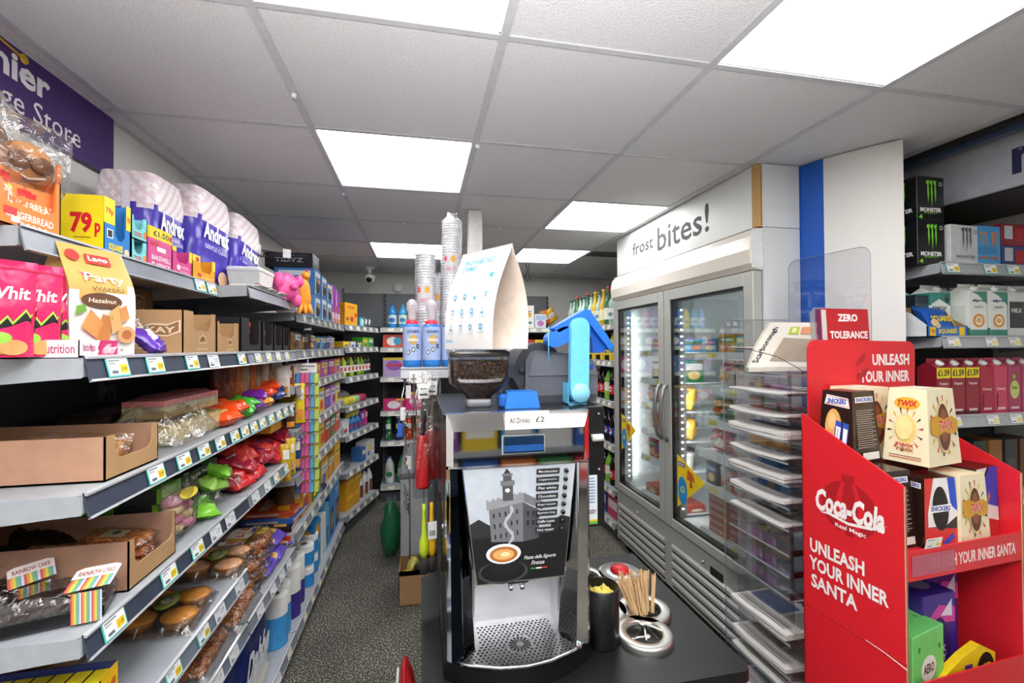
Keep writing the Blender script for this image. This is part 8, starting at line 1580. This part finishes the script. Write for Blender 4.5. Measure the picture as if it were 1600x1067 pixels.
    one('yellow_bauble_pack', carton_mb(.05, .05, .07, '#e8c02c', {}), 'small bright yellow pack at the foot of the dark glass bottle', 'carton', (1.035, Yb+.03, 1.688))
    for r, z in enumerate((1.40, 1.10, .80, .48)):
        for i in range(4): random.seed(r*7+i); col = random.choice(['#e0c02c', '#c83a3a', '#3a6ab8', '#3f8a4a', '#e9e6dc', '#8a4a9a']); one('grocery_box', carton_mb(.1, .1, .17, col, {'front': [('r', .1, .5, .9, .8, '#f0ece0'), ('e', .5, .25, .3, .15, '#c84a3a')]}), '%s grocery box on the %s right back shelf' % (ORD[i], ['second', 'third', 'fourth', 'fifth'][r]), 'carton', (1.0+.112*i, Yb+.08, z+.001), 0, 'grocery boxes on the right back wall')
    # drinks bay beyond the freezer (front x 1.47)
    Xd = 1.47; gl = c('#9fc4b4', .05, trans=.6, noise_amt=0)
    P1 = glass_bottle(.30, .037, c('#bcd4cc', .06, alpha=.75, noise_amt=0), c('#3f6a5a', .3), '#dfe6e0', [('r', .1, .3, .9, .6, '#5a8a9a')]); P2 = glass_bottle(.31, .035, c('#d8b02c', .2), c('#e6c42c', .3), '#f0e6b0'); P3 = glass_bottle(.32, .036, c('#4a7a5a', .08, alpha=.8, noise_amt=0), c('#c83a3a', .3), '#e9e9e0')
    for i in range(13):
        for j in range(2):
            Q = [P1, P1, P3, P2, P1, P2, P1, P3, P1, P1, P3, P1, P1][(i+j*3) % 13]
            kit('glass_bottle', Q, '%s glass bottle, %s row, on the top shelf of the far drinks bay' % (ORD[i], ['front', 'rear'][j]), 'bottle', (Xd+.06+.10*j, 3.28+.093*i, 1.671), -R90, 'glass bottles on the far drinks bay')
    P4 = pet_bottle(.23, .036, c('#1a1414', .1), c('#26262a', .3), '#f0c83a', [('t', .5, .5, .7, .3, 'cola', '#3a2a2a', 2)], (.2, .42)); P5 = pet_bottle(.22, .036, c('#e0c02c', .15), c('#c8a01c', .3), '#4a9ad0'); P6 = pet_bottle(.24, .038, c('#160c0c', .1), c('#1c1c1e', .3), '#d8262c', [('e', .5, .55, .35, .3, '#f0ecec'), ('t', .5, .5, .7, .3, 'pepper', '#8a1a1c', 2)], (.22, .52)); P7 = pet_bottle(.25, .038, c('#120c10', .1), c('#1f2f8c', .3), '#1a3a9c', [('e', .5, .5, .28, .4, '#f0f0f4'), ('e', .5, .62, .22, .2, '#d8242c')], (.25, .5)); P8 = pet_bottle(.24, .038, c('#7fbf3a', .15), c('#4a9a3a', .3), '#e8f0d8')
    for r, (z, ps, nm) in enumerate([(1.381, [P4, P5, P4, P5], 'second'), (1.061, [P6, P6, P6, P8], 'third'), (.721, [P7, P7, P6, P7], 'fourth'), (.381, [P6, P8, P6, P6], 'fifth')]):
        for i in range(13): kit('soft_drink_bottle', ps[(i*3+r) % 4], '%s soft drink bottle from the freezer on the %s far drinks shelf' % (ORD[i], nm), 'bottle', (Xd+.06, 3.28+.093*i, z), -R90, 'soft drink bottles on the far drinks bay')
    for i in range(5): one('drink_multipack', carton_mb(.2, .2, .17, ['#c83a6a', '#3a3a8c', '#8a1f2c', '#2a6a9c', '#c8502c'][i], {'front': [('r', .1, .4, .9, .8, '#e9dce4')]}), rowtag(i, 'multipack low in the far drinks bay', 'from the freezer'), 'drinks pack', (Xd+.13, 3.35+.22*i, .131), -R90, 'multipacks in the far drinks bay')
back_goods()
def flash():
    # the photographer's flash behind the camera, bounced off the ceiling
    l = bpy.data.lights.new('bounce_flash', 'AREA'); l.shape = 'DISK'; l.size = .35; l.energy = FLASH; l.color = (1, .98, .97); l.spread = 2.0
    o = bpy.data.objects.new('bounce_flash', l); COL.objects.link(o); o.location = (.05, -.45, 1.55); o.rotation_euler = (PI-.35, 0, -.1)
flash()
def behind_camera():
    # the shop behind the photographer, seen only in the chrome: shelving with stock
    unit('grey shelving bay against the wall behind the camera', (1.9, -2.1, 0), PI, 2.4, 1.9, .42, [dict(z=z, strip='#9a9c9a') for z in (.15, .5, .85, 1.2, 1.55)])
    pal = ['#c83a3a', '#3a6ab8', '#e0c02c', '#3f8a4a', '#e9e6dc', '#8a4a9a', '#d8722a', '#4aa0c8']
    for r, z in enumerate((.15, .5, .85, 1.2, 1.55)):
        for k in range(6): one('stock_box', pm(('sb', (k*3+r) % 8), lambda: carton_mb(.34, .2, .24, pal[(k*3+r) % 8], {'front': [('r', .1, .5, .9, .8, '#f0ece0')]})), '%s stock box on the %s shelf behind the camera' % (ORD[k], ORD[r]), 'carton', (1.7-.38*k, -2.1-.14, z+.001), PI, 'stock boxes behind the camera')
behind_camera()
def settle():
    """rest the loose goods of the left run on the shelf under them and keep them in front of the back panel"""
    import bisect
    bpy.context.view_layer.update()
    zs = {0: [.131, .541, .731, .981, 1.236, 1.484, 1.721], 1: [.131, .541, .981, 1.236, 1.484, 1.721], 2: [.131, .601, .871, 1.091, 1.311, 1.486, 1.671]}
    skip = ('shelving_unit', 'fascia_sign', 'clip_strip', 'wire_hook_rail', 'rubber_toy', 'sponge_pack', 'hanging_pack', 'upright_packet')
    for o in COL.objects:
        if o.parent or 'label' not in o.keys() or o.name.split('.')[0] in skip: continue
        x, y, z = o.location
        if not (x < -.55 and .8 < y < 3.75): continue
        bay = 0 if y < 1.725 else (1 if y < 2.335 else 2)
        vs = [q.matrix_world @ v.co for q in [o]+list(o.children_recursive) if q.type == 'MESH' for v in q.data.vertices]
        if not vs: continue
        lo = min(v.z for v in vs); hi = max(v.z for v in vs); mid = (lo+hi)/2; L = zs[bay]; k = bisect.bisect_right(L, mid)-1
        if k >= 0 and lo < L[k]+.001: o.location.z += L[k]+.001-lo
        bx = min(v.x for v in vs)
        if bx < -1.014: o.location.x += -1.014-bx
settle()
